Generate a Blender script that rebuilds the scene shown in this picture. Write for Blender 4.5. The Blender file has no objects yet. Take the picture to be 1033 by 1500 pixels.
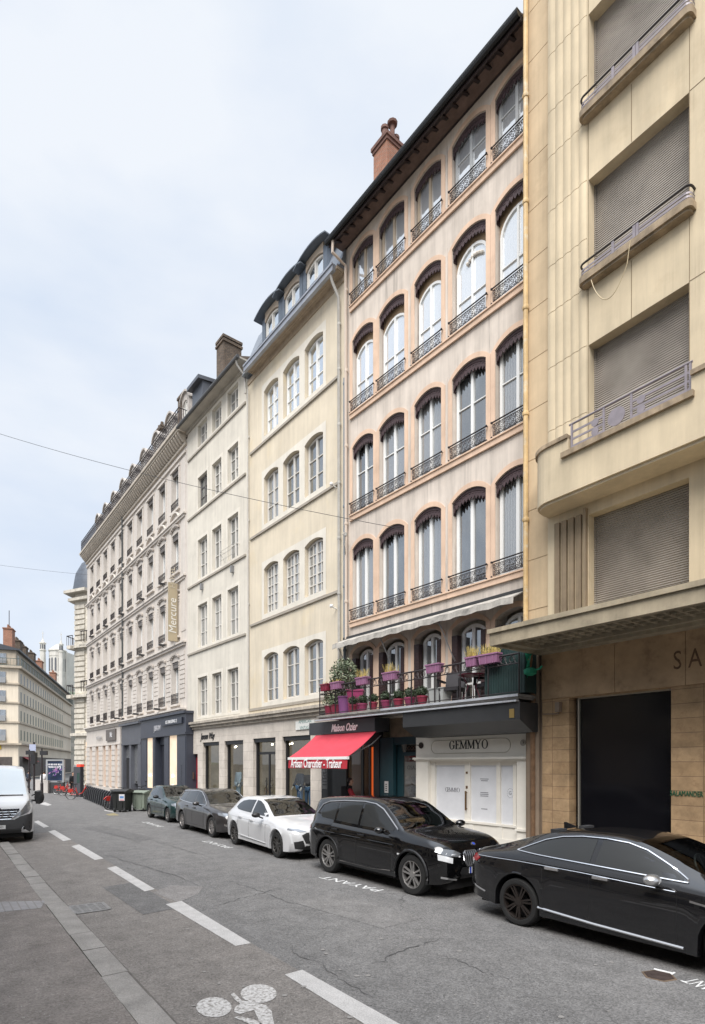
import bpy, bmesh, math, random
from math import radians as R, sin, cos, pi, sqrt, atan2, hypot
from mathutils import Vector, Matrix
random.seed(7)
sc = bpy.context.scene
col = sc.collection

# ---------------------------------------------------------------- camera, sky, sun, exposure
F, CX, HY, CH = 840.0, 516.5, 1118.0, 2.37          # focal length in photo pixels, principal column, horizon row, eye height
cam = bpy.data.objects.new('camera', bpy.data.cameras.new('camera'))
col.objects.link(cam)
cam.data.sensor_fit = 'VERTICAL'
cam.data.sensor_height = 36.0
cam.data.lens = 36.0 * F / 1500.0
cam.data.shift_y = (HY - 750.0) / 1500.0
cam.data.clip_start, cam.data.clip_end = 0.1, 5000
cam.location = (0, 0, CH)
cam.rotation_euler = (R(90), 0, 0)
sc.camera = cam

SUN_EL, SUN_AZ = R(53), R(194)                       # azimuth clockwise from +Y
w = bpy.data.worlds.new('World'); sc.world = w; w.use_nodes = True
nt = w.node_tree; nt.nodes.clear()
wo = nt.nodes.new('ShaderNodeOutputWorld'); bg = nt.nodes.new('ShaderNodeBackground')
sky = nt.nodes.new('ShaderNodeTexSky'); sky.sky_type = 'NISHITA'; sky.sun_disc = False
sky.sun_elevation = SUN_EL; sky.sun_rotation = SUN_AZ
tc = nt.nodes.new('ShaderNodeTexCoord'); mp = nt.nodes.new('ShaderNodeMapping'); mp.inputs['Scale'].default_value = (1, 1, 2.6)
nz = nt.nodes.new('ShaderNodeTexNoise'); nz.inputs['Scale'].default_value = 2.2; nz.inputs['Detail'].default_value = 7
rp = nt.nodes.new('ShaderNodeValToRGB')
rp.color_ramp.elements[0].position = .38; rp.color_ramp.elements[0].color = (3.55, 3.98, 4.65, 1)
rp.color_ramp.elements[1].position = .62; rp.color_ramp.elements[1].color = (4.45, 4.65, 4.95, 1)
mx = nt.nodes.new('ShaderNodeMixRGB'); mx.inputs[0].default_value = .95
nt.links.new(tc.outputs['Generated'], mp.inputs[0]); nt.links.new(mp.outputs[0], nz.inputs['Vector'])
nt.links.new(nz.outputs[0], rp.inputs[0]); nt.links.new(sky.outputs[0], mx.inputs[1]); nt.links.new(rp.outputs[0], mx.inputs[2])
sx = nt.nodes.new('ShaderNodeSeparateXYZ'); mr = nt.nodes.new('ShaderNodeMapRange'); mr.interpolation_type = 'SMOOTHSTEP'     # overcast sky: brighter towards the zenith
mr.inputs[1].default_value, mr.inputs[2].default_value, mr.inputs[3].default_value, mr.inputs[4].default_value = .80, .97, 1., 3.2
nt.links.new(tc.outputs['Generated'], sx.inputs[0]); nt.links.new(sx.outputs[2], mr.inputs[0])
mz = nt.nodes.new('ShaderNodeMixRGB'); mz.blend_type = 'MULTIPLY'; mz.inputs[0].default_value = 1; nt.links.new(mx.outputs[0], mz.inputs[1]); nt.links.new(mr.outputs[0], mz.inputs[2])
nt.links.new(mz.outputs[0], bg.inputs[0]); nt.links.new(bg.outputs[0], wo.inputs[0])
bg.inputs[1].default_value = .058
sl = bpy.data.lights.new('sun', 'SUN'); sl.energy = 1.5; sl.angle = R(42); sl.color = (1, .96, .92)
sun = bpy.data.objects.new('sun', sl); col.objects.link(sun)
sdir = Vector((sin(SUN_AZ) * cos(SUN_EL), cos(SUN_AZ) * cos(SUN_EL), sin(SUN_EL)))
sun.rotation_euler = sdir.to_track_quat('Z', 'Y').to_euler(); sun.location = sdir * 60
sc.view_settings.view_transform = 'Standard'; sc.view_settings.look = 'None'
sc.view_settings.exposure = 1.82; sc.view_settings.gamma = 1
sc.cycles.max_bounces = 6; sc.cycles.diffuse_bounces = 3; sc.cycles.glossy_bounces = 3; sc.cycles.transparent_max_bounces = 8

# ---------------------------------------------------------------- materials
MATS = {}
def N(nt, kind, **kw):
    n = nt.nodes.new('ShaderNode' + kind)
    for k, v in kw.items():
        if k in n.inputs: n.inputs[k].default_value = v
        else: setattr(n, k, v)
    return n
def M(name, c, rough=.7, metal=0., spec=.5, var=.0, vs=1.2, streak=0., bump=0., bs=60., c2=None, c2s=.5, c2t=(.45, .7), coat=0., speck=0., em=None):
    """plain procedural material: base colour + broad variation + vertical weather streaks + second stain colour + fine bump"""
    if name in MATS: return MATS[name]
    m = bpy.data.materials.new(name); m.use_nodes = True; MATS[name] = m
    nt = m.node_tree; p = nt.nodes['Principled BSDF']; L = nt.links.new
    p.inputs['Roughness'].default_value = rough; p.inputs['Metallic'].default_value = metal
    p.inputs['Specular IOR Level'].default_value = spec
    if coat: p.inputs['Coat Weight'].default_value = coat; p.inputs['Coat Roughness'].default_value = .03
    p.inputs['Base Color'].default_value = (*c, 1)
    if em: p.inputs['Emission Color'].default_value = (*em[0], 1); p.inputs['Emission Strength'].default_value = em[1]
    out = None
    if var or streak or c2 or bump or speck:
        tc = N(nt, 'TexCoord'); co = tc.outputs['Object']
        out = N(nt, 'RGB').outputs[0]; out.default_value = (*c, 1)
    def mul(out, fac_socket, lo, hi=1.08):
        mr = N(nt, 'MapRange'); mr.inputs[1].default_value = .3; mr.inputs[2].default_value = .7
        mr.inputs[3].default_value = lo; mr.inputs[4].default_value = hi; L(fac_socket, mr.inputs[0])
        mm = N(nt, 'MixRGB', blend_type='MULTIPLY'); mm.inputs[0].default_value = 1
        L(out, mm.inputs[1]); L(mr.outputs[0], mm.inputs[2]); return mm.outputs[0]
    if c2:
        n = N(nt, 'TexNoise', Scale=c2s, Detail=8., Roughness=.65); L(co, n.inputs['Vector'])
        r = N(nt, 'MapRange'); r.inputs[1].default_value, r.inputs[2].default_value = c2t; L(n.outputs[0], r.inputs[0])
        mm = N(nt, 'MixRGB'); L(r.outputs[0], mm.inputs[0]); L(out, mm.inputs[1]); mm.inputs[2].default_value = (*c2, 1); out = mm.outputs[0]
    if var:
        n = N(nt, 'TexNoise', Scale=vs, Detail=7., Roughness=.6); L(co, n.inputs['Vector']); out = mul(out, n.outputs[0], 1 - var)
    if streak:
        mp = N(nt, 'Mapping'); mp.inputs['Scale'].default_value = (3.2, 3.2, .22); L(co, mp.inputs[0])
        n = N(nt, 'TexNoise', Scale=1., Detail=8., Roughness=.7); L(mp.outputs[0], n.inputs['Vector']); out = mul(out, n.outputs[0], 1 - streak, 1.05)
        mp = N(nt, 'Mapping'); mp.inputs['Scale'].default_value = (9., 9., .30); L(co, mp.inputs[0])                  # thin rain runs, only here and there
        n = N(nt, 'TexNoise', Scale=1., Detail=5., Roughness=.6); L(mp.outputs[0], n.inputs['Vector']); n2 = N(nt, 'TexNoise', Scale=.55, Detail=4.); L(co, n2.inputs['Vector'])
        r1 = N(nt, 'MapRange'); r1.inputs[1].default_value = .52; r1.inputs[2].default_value = .72; L(n.outputs[0], r1.inputs[0]); r2 = N(nt, 'MapRange'); r2.inputs[1].default_value = .45; r2.inputs[2].default_value = .65; L(n2.outputs[0], r2.inputs[0])
        m1 = N(nt, 'Math', operation='MULTIPLY'); L(r1.outputs[0], m1.inputs[0]); L(r2.outputs[0], m1.inputs[1]); r3 = N(nt, 'MapRange'); r3.inputs[3].default_value = 1.; r3.inputs[4].default_value = 1 - min(.5, streak * 1.6); L(m1.outputs[0], r3.inputs[0])
        mm = N(nt, 'MixRGB', blend_type='MULTIPLY'); mm.inputs[0].default_value = 1; L(out, mm.inputs[1]); L(r3.outputs[0], mm.inputs[2]); out = mm.outputs[0]
    if speck:
        n = N(nt, 'TexNoise', Scale=70., Detail=3.); L(co, n.inputs['Vector']); out = mul(out, n.outputs[0], 1 - speck, 1 + speck)
    if bump:
        n = N(nt, 'TexNoise', Scale=bs, Detail=5.); L(co, n.inputs['Vector'])
        b = N(nt, 'Bump', Strength=bump, Distance=.02); L(n.outputs[0], b.inputs['Height']); L(b.outputs[0], p.inputs['Normal'])
    if out is not None: L(out, p.inputs['Base Color'])
    return m
def brick(name, c1, c2, mortar, bw, bh, ms=.012, rough=.85, axis='xz', var=.25, streak=.0, off=.5, bumps=.4, stain=None):
    if name in MATS: return MATS[name]
    m = bpy.data.materials.new(name); m.use_nodes = True; MATS[name] = m
    nt = m.node_tree; p = nt.nodes['Principled BSDF']; L = nt.links.new; p.inputs['Roughness'].default_value = rough
    tc = N(nt, 'TexCoord'); co = tc.outputs['Object']; sp = N(nt, 'SeparateXYZ'); L(co, sp.inputs[0]); cb = N(nt, 'CombineXYZ')
    if axis == 'xz':
        ad = N(nt, 'Math'); L(sp.outputs[0], ad.inputs[0]); L(sp.outputs[1], ad.inputs[1]); L(ad.outputs[0], cb.inputs[0]); L(sp.outputs[2], cb.inputs[1])
    else:
        L(sp.outputs[0], cb.inputs[0]); L(sp.outputs[1], cb.inputs[1])
    b = N(nt, 'TexBrick', offset=off); b.inputs['Color1'].default_value = (*c1, 1); b.inputs['Color2'].default_value = (*c2, 1); b.inputs['Mortar'].default_value = (*mortar, 1)
    b.inputs['Scale'].default_value = 1; b.inputs['Mortar Size'].default_value = ms; b.inputs['Brick Width'].default_value = bw; b.inputs['Row Height'].default_value = bh
    L(cb.outputs[0], b.inputs['Vector']); out = b.outputs[0]
    n = N(nt, 'TexNoise', Scale=1.6, Detail=9., Roughness=.7); L(co, n.inputs['Vector'])
    mr = N(nt, 'MapRange'); mr.inputs[1].default_value = .3; mr.inputs[2].default_value = .7; mr.inputs[3].default_value = 1 - var; mr.inputs[4].default_value = 1.1; L(n.outputs[0], mr.inputs[0])
    mm = N(nt, 'MixRGB', blend_type='MULTIPLY'); mm.inputs[0].default_value = 1; L(out, mm.inputs[1]); L(mr.outputs[0], mm.inputs[2]); out = mm.outputs[0]
    if stain:
        n2 = N(nt, 'TexNoise', Scale=5., Detail=8., Roughness=.75); L(co, n2.inputs['Vector'])
        r = N(nt, 'MapRange'); r.inputs[1].default_value = .52; r.inputs[2].default_value = .72; L(n2.outputs[0], r.inputs[0])
        mm = N(nt, 'MixRGB'); L(r.outputs[0], mm.inputs[0]); L(out, mm.inputs[1]); mm.inputs[2].default_value = (*stain, 1); out = mm.outputs[0]
    L(out, p.inputs['Base Color'])
    bu = N(nt, 'Bump', Strength=bumps, Distance=.01); L(b.outputs['Fac'], bu.inputs['Height']); bu.invert = True
    L(bu.outputs[0], p.inputs['Normal'])
    return m
def glass(name, base, refl, tint=(.95, .98, 1), wob=.02, curtain_or_sky=None, plain=False):
    """window glass: a dark room (or a pale curtain) behind a reflecting, slightly wavy pane"""
    if name in MATS: return MATS[name]
    m = bpy.data.materials.new(name); m.use_nodes = True; MATS[name] = m
    nt = m.node_tree; L = nt.links.new; p = nt.nodes['Principled BSDF']; o = nt.nodes['Material Output']
    p.inputs['Base Color'].default_value = (*base, 1); p.inputs['Roughness'].default_value = .6
    if curtain_or_sky:
        tc = N(nt, 'TexCoord'); wv = N(nt, 'TexWave', Scale=6., Distortion=2.5, Detail=2.); L(tc.outputs['Object'], wv.inputs['Vector'])
        cr = N(nt, 'ValToRGB'); cr.color_ramp.elements[0].color = (*base, 1); cr.color_ramp.elements[1].color = (*curtain_or_sky, 1)
        L(wv.outputs[0], cr.inputs[0]); L(cr.outputs[0], p.inputs['Base Color'])
    elif not plain:
        tc = N(nt, 'TexCoord'); mp = N(nt, 'Mapping'); mp.inputs['Scale'].default_value = (1.6, 1.6, .55); L(tc.outputs['Object'], mp.inputs[0]); nn = N(nt, 'TexNoise', Scale=1.1, Detail=4., Roughness=.6); L(mp.outputs[0], nn.inputs['Vector'])
        cr = N(nt, 'ValToRGB'); cr.color_ramp.elements[0].position = .38; cr.color_ramp.elements[0].color = (*[q * .35 for q in base], 1); cr.color_ramp.elements[1].position = .66; cr.color_ramp.elements[1].color = (*[q * 2.4 for q in base], 1)
        L(nn.outputs[0], cr.inputs[0]); L(cr.outputs[0], p.inputs['Base Color'])
    g = N(nt, 'BsdfGlossy'); g.inputs['Color'].default_value = (*tint, 1); g.inputs['Roughness'].default_value = .015
    tc = N(nt, 'TexCoord'); n = N(nt, 'TexNoise', Scale=1.7, Detail=2.); L(tc.outputs['Object'], n.inputs['Vector'])
    b = N(nt, 'Bump', Strength=wob * 6, Distance=.05); L(n.outputs[0], b.inputs['Height']); L(b.outputs[0], g.inputs['Normal'])
    lw = N(nt, 'LayerWeight', Blend=.5); pw = N(nt, 'Math', operation='POWER'); L(lw.outputs['Facing'], pw.inputs[0]); pw.inputs[1].default_value = 4.
    mr = N(nt, 'MapRange'); mr.inputs[3].default_value = refl; mr.inputs[4].default_value = 1.; L(pw.outputs[0], mr.inputs[0])
    ms = N(nt, 'MixShader'); L(mr.outputs[0], ms.inputs[0]); L(p.outputs[0], ms.inputs[1]); L(g.outputs[0], ms.inputs[2]); L(ms.outputs[0], o.inputs[0])
    return m
def clear_glass(name, tint=(.55, .6, .58), refl=.10):
    if name in MATS: return MATS[name]
    m = bpy.data.materials.new(name); m.use_nodes = True; MATS[name] = m
    nt = m.node_tree; L = nt.links.new; o = nt.nodes['Material Output']
    t = N(nt, 'BsdfTransparent'); t.inputs[0].default_value = (*tint, 1)
    g = N(nt, 'BsdfGlossy'); g.inputs['Roughness'].default_value = .01
    lw = N(nt, 'LayerWeight', Blend=.5); pw = N(nt, 'Math', operation='POWER'); L(lw.outputs['Facing'], pw.inputs[0]); pw.inputs[1].default_value = 4.
    mr = N(nt, 'MapRange'); mr.inputs[3].default_value = refl; mr.inputs[4].default_value = .95; L(pw.outputs[0], mr.inputs[0])
    ms = N(nt, 'MixShader'); L(mr.outputs[0], ms.inputs[0]); L(t.outputs[0], ms.inputs[1]); L(g.outputs[0], ms.inputs[2]); L(ms.outputs[0], o.inputs[0])
    return m

# ---------------------------------------------------------------- mesh builder
class MB:
    def __init__(s): s.v = []; s.f = []; s.m = []; s.mi = 0; s.M = None
    def add(s, vs, fs):
        o = len(s.v)
        if s.M is not None: vs = [s.M @ Vector(v) for v in vs]
        s.v += [tuple(v) for v in vs]; s.f += [tuple(i + o for i in f) for f in fs]; s.m += [s.mi] * len(fs)
        return s
    def quad(s, a, b, c, d): return s.add([a, b, c, d], [(0, 1, 2, 3)])
    def poly(s, pts): return s.add(pts, [tuple(range(len(pts)))])
    def box(s, x0, x1, y0, y1, z0, z1):
        v = [(x, y, z) for z in (z0, z1) for y in (y0, y1) for x in (x0, x1)]
        return s.add(v, [(0, 2, 3, 1), (4, 5, 7, 6), (0, 1, 5, 4), (2, 6, 7, 3), (0, 4, 6, 2), (1, 3, 7, 5)])
    def prism(s, pts, vec):
        n = len(pts); q = [tuple(Vector(p) + Vector(vec)) for p in pts]
        return s.add(list(pts) + q, [tuple(range(n))[::-1], tuple(range(n, 2 * n))] + [(i, (i + 1) % n, n + (i + 1) % n, n + i) for i in range(n)])
    def tube(s, path, r, n=6, closed=False):
        P = [Vector(p) for p in path]; k = len(P); vs = []
        for i, p in enumerate(P):
            if closed: t = P[(i + 1) % k] - P[i - 1]
            else: t = P[min(i + 1, k - 1)] - P[max(i - 1, 0)]
            t.normalize(); u = t.cross(Vector((0, 0, 1)))
            if u.length < .05: u = t.cross(Vector((0, 1, 0)))
            u.normalize(); w_ = t.cross(u)
            rr = r[i] if isinstance(r, (list, tuple)) else r
            vs += [p + (u * cos(2 * pi * j / n) + w_ * sin(2 * pi * j / n)) * rr for j in range(n)]
        fs = []
        for i in range(k if closed else k - 1):
            a = i * n; b = ((i + 1) % k) * n
            fs += [(a + j, a + (j + 1) % n, b + (j + 1) % n, b + j) for j in range(n)]
        if not closed: fs += [tuple(range(n))[::-1], tuple((k - 1) * n + j for j in range(n))]
        return s.add(vs, fs)
    def lathe(s, prof, n=16, c=(0, 0, 0), axis='z', cap=True):
        vs = []
        for r, h in prof:
            for j in range(n):
                a = 2 * pi * j / n
                p = (r * cos(a), r * sin(a), h) if axis == 'z' else ((r * cos(a), h, r * sin(a)) if axis == 'y' else (h, r * cos(a), r * sin(a)))
                vs.append((p[0] + c[0], p[1] + c[1], p[2] + c[2]))
        fs = [(i * n + j, i * n + (j + 1) % n, (i + 1) * n + (j + 1) % n, (i + 1) * n + j) for i in range(len(prof) - 1) for j in range(n)]
        if cap: fs += [tuple(range(n))[::-1], tuple((len(prof) - 1) * n + j for j in range(n))]
        return s.add(vs, fs)
    def ball(s, c, r, n=10, m=6, sq=(1, 1, 1)):
        prof = [(max(r * sin(pi * i / m), 1e-4), -r * cos(pi * i / m)) for i in range(m + 1)]
        o = len(s.v); M0 = s.M; s.M = None
        s.lathe([(a * 1.0, b) for a, b in prof], n, (0, 0, 0))
        s.M = M0
        for i in range(o, len(s.v)):
            v = Vector((s.v[i][0] * sq[0] + c[0], s.v[i][1] * sq[1] + c[1], s.v[i][2] * sq[2] + c[2]))
            s.v[i] = tuple(M0 @ v) if M0 is not None else tuple(v)
        return s
    def build(s, name, mats, parent=None, smooth=False, angle=40, loc=None, rz=0, recalc=True):
        me = bpy.data.meshes.new(name); me.from_pydata(s.v, [], s.f)
        if not isinstance(mats, (list, tuple)): mats = [mats]
        for m in mats: me.materials.append(m)
        if len(mats) > 1: me.polygons.foreach_set('material_index', s.m)
        if recalc and s.f:
            bm = bmesh.new(); bm.from_mesh(me); bmesh.ops.recalc_face_normals(bm, faces=bm.faces[:]); bm.to_mesh(me); bm.free()
        if smooth: me.shade_smooth(); me.set_sharp_from_angle(angle=R(angle))
        o = bpy.data.objects.new(name, me); col.objects.link(o)
        if parent is not None: o.parent = parent
        if loc is not None: o.location = loc
        o.rotation_euler[2] = rz
        return o
def tag(o, label=None, cat=None, group=None, kind=None):
    if label: o['label'] = label
    if cat: o['category'] = cat
    if group: o['group'] = group
    if kind: o['kind'] = kind
    return o
def thing(name, label, cat, loc=(0, 0, 0), rz=0, group=None):
    o = bpy.data.objects.new(name, None); col.objects.link(o); o.location = loc; o.rotation_euler = (0, 0, rz)
    o.empty_display_size = .2
    return tag(o, label, cat, group)
def copy_tree(o, parent=None):
    c = o.copy(); col.objects.link(c)
    if parent is not None: c.parent = parent
    for ch in list(o.children): copy_tree(ch, c)
    return c
def text(body, size, mat, name, parent, M4, ext=.004, shear=0., align='CENTER', sx=1., sp=1., bold=0.):
    cu = bpy.data.curves.new('lettering', 'FONT'); cu.body = body; cu.size = size; cu.extrude = ext; cu.shear = shear; cu.offset = bold * size; cu.space_character = sp
    cu.align_x = align; cu.align_y = 'CENTER'; cu.resolution_u = 3
    o = bpy.data.objects.new('lettering', cu); col.objects.link(o)
    me = bpy.data.meshes.new_from_object(o.evaluated_get(bpy.context.evaluated_depsgraph_get()))
    bpy.data.objects.remove(o); bpy.data.curves.remove(cu)
    me.transform(M4 @ Matrix.Diagonal((sx, 1, 1, 1))); me.materials.clear(); me.materials.append(mat); me.name = name
    o = bpy.data.objects.new(name, me); col.objects.link(o)
    if parent is not None: o.parent = parent
    return o
def wallM(x, y, z):      # text standing on a facade, facing the street (-y)
    return Matrix.Translation((x, y, z)) @ Matrix.Rotation(R(90), 4, 'X')

# ---------------------------------------------------------------- photogrammetry: photo pixels to places
def G(px, py, z=0.):     # a point of the photo that lies at height z
    Y = (CH - z) * F / (py - HY); return Vector(((px - CX) * Y / F, Y, z))
class Fac:               # a vertical facade plane: u along it (towards the viewer), y into the building, z up
    def __init__(s, P, vp):
        dx, dy = CX - vp, -F; L = hypot(dx, dy); s.d = (dx / L, dy / L); s.n = (-s.d[1], s.d[0]); s.P = P
        s.rz = atan2(s.d[1], s.d[0])
    def pt(s, u, t=0.): return (s.P[0] + s.d[0] * u - s.n[0] * t, s.P[1] + s.d[1] * u - s.n[1] * t)
    def s(s, px, t=0.):
        k = (px - CX) / F; P = s.pt(0, t); Y = (s.n[0] * P[0] + s.n[1] * P[1]) / (s.n[0] * k + s.n[1])
        return (k * Y - P[0]) * s.d[0] + (Y - P[1]) * s.d[1]
    def z(s, px, py, t=0.): return CH + (HY - py) * s.pt(s.s(px, t), t)[1] / F
    def t(s, u, px):
        k = (px - CX) / F; P = s.pt(u); return (P[0] - k * P[1]) / (s.n[0] - k * s.n[1])
    def at(s, px): return s.pt(s.s(px))
    def w(s, u, t, z): p = s.pt(u, t); return Vector((p[0], p[1], z))
PK = Fac((4.2, 16.0), -155)                   # pink house
YE = Fac(PK.at(507), -142)                    # yellow house
WH = Fac(YE.at(364), -155)                    # white house
HO = Fac(WH.at(275), -115)                    # hotel
RI = Fac(PK.pt(PK.s(767, .5), .5), -115)      # beige house on the right
ROAD_D = Vector((.588, -.809, 0)); ROAD_N = Vector((.809, .588, 0)); ROAD_RZ = atan2(-.809, .588)

# ---------------------------------------------------------------- facade pieces
def arc(a, b, d, rise, n=10):
    if rise <= 1e-4: return [(a, d), (b, d)]
    hw = (b - a) / 2; r = (hw * hw + rise * rise) / (2 * rise); zc = d + rise - r; th = math.asin(min(1, hw / r))
    return [((a + b) / 2 + r * sin(-th + 2 * th * i / n), zc + r * cos(-th + 2 * th * i / n)) for i in range(n + 1)]
def wall(mb, s0, s1, z0, z1, ops, depth=.25, y=0.):
    """front sheet with openings (a, b, sill, spring, rise) and their reveals"""
    xs = sorted({s0, s1, *[o[0] for o in ops], *[o[1] for o in ops]}); zs = sorted({z0, z1, *[o[2] for o in ops], *[o[3] + o[4] for o in ops]})
    xs = [x for x in xs if s0 <= x <= s1]; zs = [z for z in zs if z0 <= z <= z1]
    for i in range(len(xs) - 1):
        for j in range(len(zs) - 1):
            cx, cz = (xs[i] + xs[i + 1]) / 2, (zs[j] + zs[j + 1]) / 2
            if any(o[0] < cx < o[1] and o[2] < cz < o[3] + o[4] for o in ops): continue
            mb.quad((xs[i], y, zs[j]), (xs[i + 1], y, zs[j]), (xs[i + 1], y, zs[j + 1]), (xs[i], y, zs[j + 1]))
    for a, b, c, d, rise in ops:
        A = arc(a, b, d, rise)
        if rise > 1e-4:
            for (p, q), (r_, t_) in zip(A, A[1:]): mb.quad((p, y, q), (r_, y, t_), (r_, y, d + rise), (p, y, d + rise))
        loop = [(a, c)] + A + [(b, c)]
        for (p, q), (r_, t_) in zip(loop, loop[1:] + loop[:1]): mb.quad((p, y, q), (r_, y, t_), (r_, y + depth, t_), (p, y + depth, q))
def surround(mb, a, b, c, d, rise, wd, proud, y=0.):
    """raised band round an opening: jambs and a (curved) head"""
    for x0, x1 in ((a - wd, a), (b, b + wd)): mb.box(x0, x1, y - proud, y, c, d)
    I = arc(a, b, d, rise); O = arc(a - wd, b + wd, d, rise + wd, len(I) - 1) if rise > 1e-4 else [(a - wd, d + wd), (b + wd, d + wd)]
    I[0], I[-1] = (a, d), (b, d); 
    if rise > 1e-4: O[0], O[-1] = (a - wd, d), (b + wd, d)
    else: I = [(a - wd, d), (b + wd, d)]
    for (i0, i1, o0, o1) in zip(I, I[1:], O, O[1:]):
        f = [(i0[0], y - proud, i0[1]), (i1[0], y - proud, i1[1]), (o1[0], y - proud, o1[1]), (o0[0], y - proud, o0[1])]
        mb.prism(f, (0, proud, 0))
def window(parent, a, b, c, d, rise, y, fm, gm, trans=(), fw=.07, mull=.08, bars=(), bw=.03, name='window', flat=False):
    mb = MB(); e = .06
    mb.box(a, a + fw, y, y + e, c, d); mb.box(b - fw, b, y, y + e, c, d); mb.box(a + fw, b - fw, y, y + e, c, c + fw * 1.3)
    A = arc(a, b, d, rise); B = arc(a + fw, b - fw, d - (0 if rise > 1e-4 else fw), rise - (fw if rise > 1e-4 else 0) if rise > fw else 0, len(A) - 1)
    if len(B) != len(A): B = [(min(max(p, a + fw), b - fw), d - fw) for p, q in A]
    for a0, a1, b0, b1 in zip(A, A[1:], B, B[1:]): mb.prism([(b0[0], y, b0[1]), (b1[0], y, b1[1]), (a1[0], y, a1[1]), (a0[0], y, a0[1])], (0, e, 0))
    m = (a + b) / 2
    if mull: mb.box(m - mull / 2, m + mull / 2, y - .012, y + e - .006, c + fw * 1.3, d + rise - fw * .8)
    for t in trans:
        z = c + (d - c) * t; mb.box(a + fw, b - fw, y + .004, y + e - .012, z - bw / 2, z + bw / 2)
    for t in bars:
        x = a + (b - a) * t; mb.box(x - bw / 2, x + bw / 2, y + .006, y + e - .014, c + fw * 1.3, d + rise - fw)
    o = mb.build(name, fm, parent)
    g = MB(); g.poly([(a + fw * .5, y + .045, c + fw), *[(p, y + .045, q) for p, q in B], (b - fw * .5, y + .045, c + fw)]); g.build('pane', gm, parent if flat else o, recalc=False)
    return o
def ring(mb, cx, cy, cz, r, tr=.008, n=10, m=4, a0=0, a1=2 * pi, k=1.):
    full = abs(a1 - a0) > 6.2; c = n if full else n + 1
    mb.tube([(cx + r * k * cos(a0 + (a1 - a0) * i / n), cy, cz + r * sin(a0 + (a1 - a0) * i / n)) for i in range(c)], tr, m, closed=full)
def railing(parent, a, b, c, h, mat, y=-.10, name='window_railing', cell=.21, ext=.05, dense=1, t=.008):
    """cast-iron guard: top rail with ball ends, bottom rail, scrollwork between"""
    mb = MB(); mb.tube([(a - ext, y, c + h), (b + ext, y, c + h)], .02, 6); mb.tube([(a, y, c + h * .84), (b, y, c + h * .84)], .010, 5); mb.tube([(a, y, c + .06), (b, y, c + .06)], .013, 5)
    for x in (a - ext, b + ext):
        mb.ball((x, y, c + h), .036, 6, 4); mb.ball((x, y, c + .03), .03, 6, 4); mb.tube([(x, y, c + h), (x, y + .1, c + h)], .012, 4)
    k = max(2, round((b - a) / cell)); st = (b - a) / k; r = st * .25; lo, hi = c + .06, c + h * .84
    for i in range(k + 1): mb.tube([(a + st * i, y, lo), (a + st * i, y, hi)], t, 4)
    for i in range(k):
        x = a + st * (i + .5); zm = (lo + hi) / 2; H = hi - lo
        for sgn in (-1, 1):
            ring(mb, x + sgn * r, y, lo + H * .22, r * .85, t, 8); ring(mb, x + sgn * r, y, hi - H * .20, r * .85, t, 8)
            if dense: mb.tube([(x + sgn * r * 1.7, y, lo), (x + sgn * r * .3, y, zm - H * .1), (x + sgn * r * 1.5, y, zm + H * .12), (x + sgn * r * .3, y, hi)], t, 4)
        if dense: ring(mb, x, y, zm, r * .7, t, 8, k=.8)
    return mb.build(name, mat, parent)
def valance(parent, a, b, d, rise, h, mat, y=.05, scal=.11, sc=.13, name='lambrequin', side=.0):
    """pierced metal valance hanging under an arch, with a scalloped lower edge"""
    mb = MB(); n = max(8, int((b - a) / scal) * 4); A = arc(a, b, d, rise, n)
    per = 4
    low = []
    for i, (x, z) in enumerate(A):
        ph = (i % per) / per; low.append(z - h + (0 if ph == .5 else (sc if ph == 0 else sc * .45)))
    for i in range(len(A) - 1):
        f = [(A[i][0], y, low[i]), (A[i + 1][0], y, low[i + 1]), (A[i + 1][0], y, A[i + 1][1]), (A[i][0], y, A[i][1])]; mb.prism(f, (0, .015, 0))
    for i in range(2, len(A) - 1, per):                         # raised pattern on the sheet
        x, z = A[i]; mb.box(x - .022, x + .022, y - .012, y, low[i] + .03, low[i] + .09); mb.box(x - .035, x + .035, y - .010, y, z - h * .45, z - h * .36)
    mb.tube([(x, y - .008, z - h * .28) for x, z in A], .012, 4)
    if side: mb.box(a, a + .015, y, y + side, d - h, d + .02)
    return mb.build(name, mat, parent)
def downpipe(parent, pts, r, mat, clips=(), name='downpipe'):
    mb = MB(); mb.tube(pts, r, 8)
    x, y = pts[-1][0], pts[-1][1]
    for z in clips: mb.lathe([(r * 1.25, z - .05), (r * 1.45, z), (r * 1.25, z + .05)], 8, (x, y, 0))
    return mb.build(name, mat, parent, smooth=True)
def leafs(mb, c, rad, n, size, rnd, flat=.0):
    """many small leaf-shaped faces through an ellipsoid"""
    for _ in range(n):
        while True:
            p = Vector((rnd.uniform(-1, 1), rnd.uniform(-1, 1), rnd.uniform(-1, 1)))
            if .25 < p.length < 1: break
        p = Vector((p.x * rad[0], p.y * rad[1], p.z * rad[2])) + Vector(c)
        d = Vector((rnd.uniform(-1, 1), rnd.uniform(-1, 1), rnd.uniform(-.4, 1))).normalized(); u = d.orthogonal().normalized(); s_ = size * rnd.uniform(.6, 1.3)
        mb.mi = rnd.randrange(2); mb.add([p - d * s_, p + u * s_ * .4, p + d * s_, p - u * s_ * .4], [(0, 1, 2, 3)])
    mb.mi = 0
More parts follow.
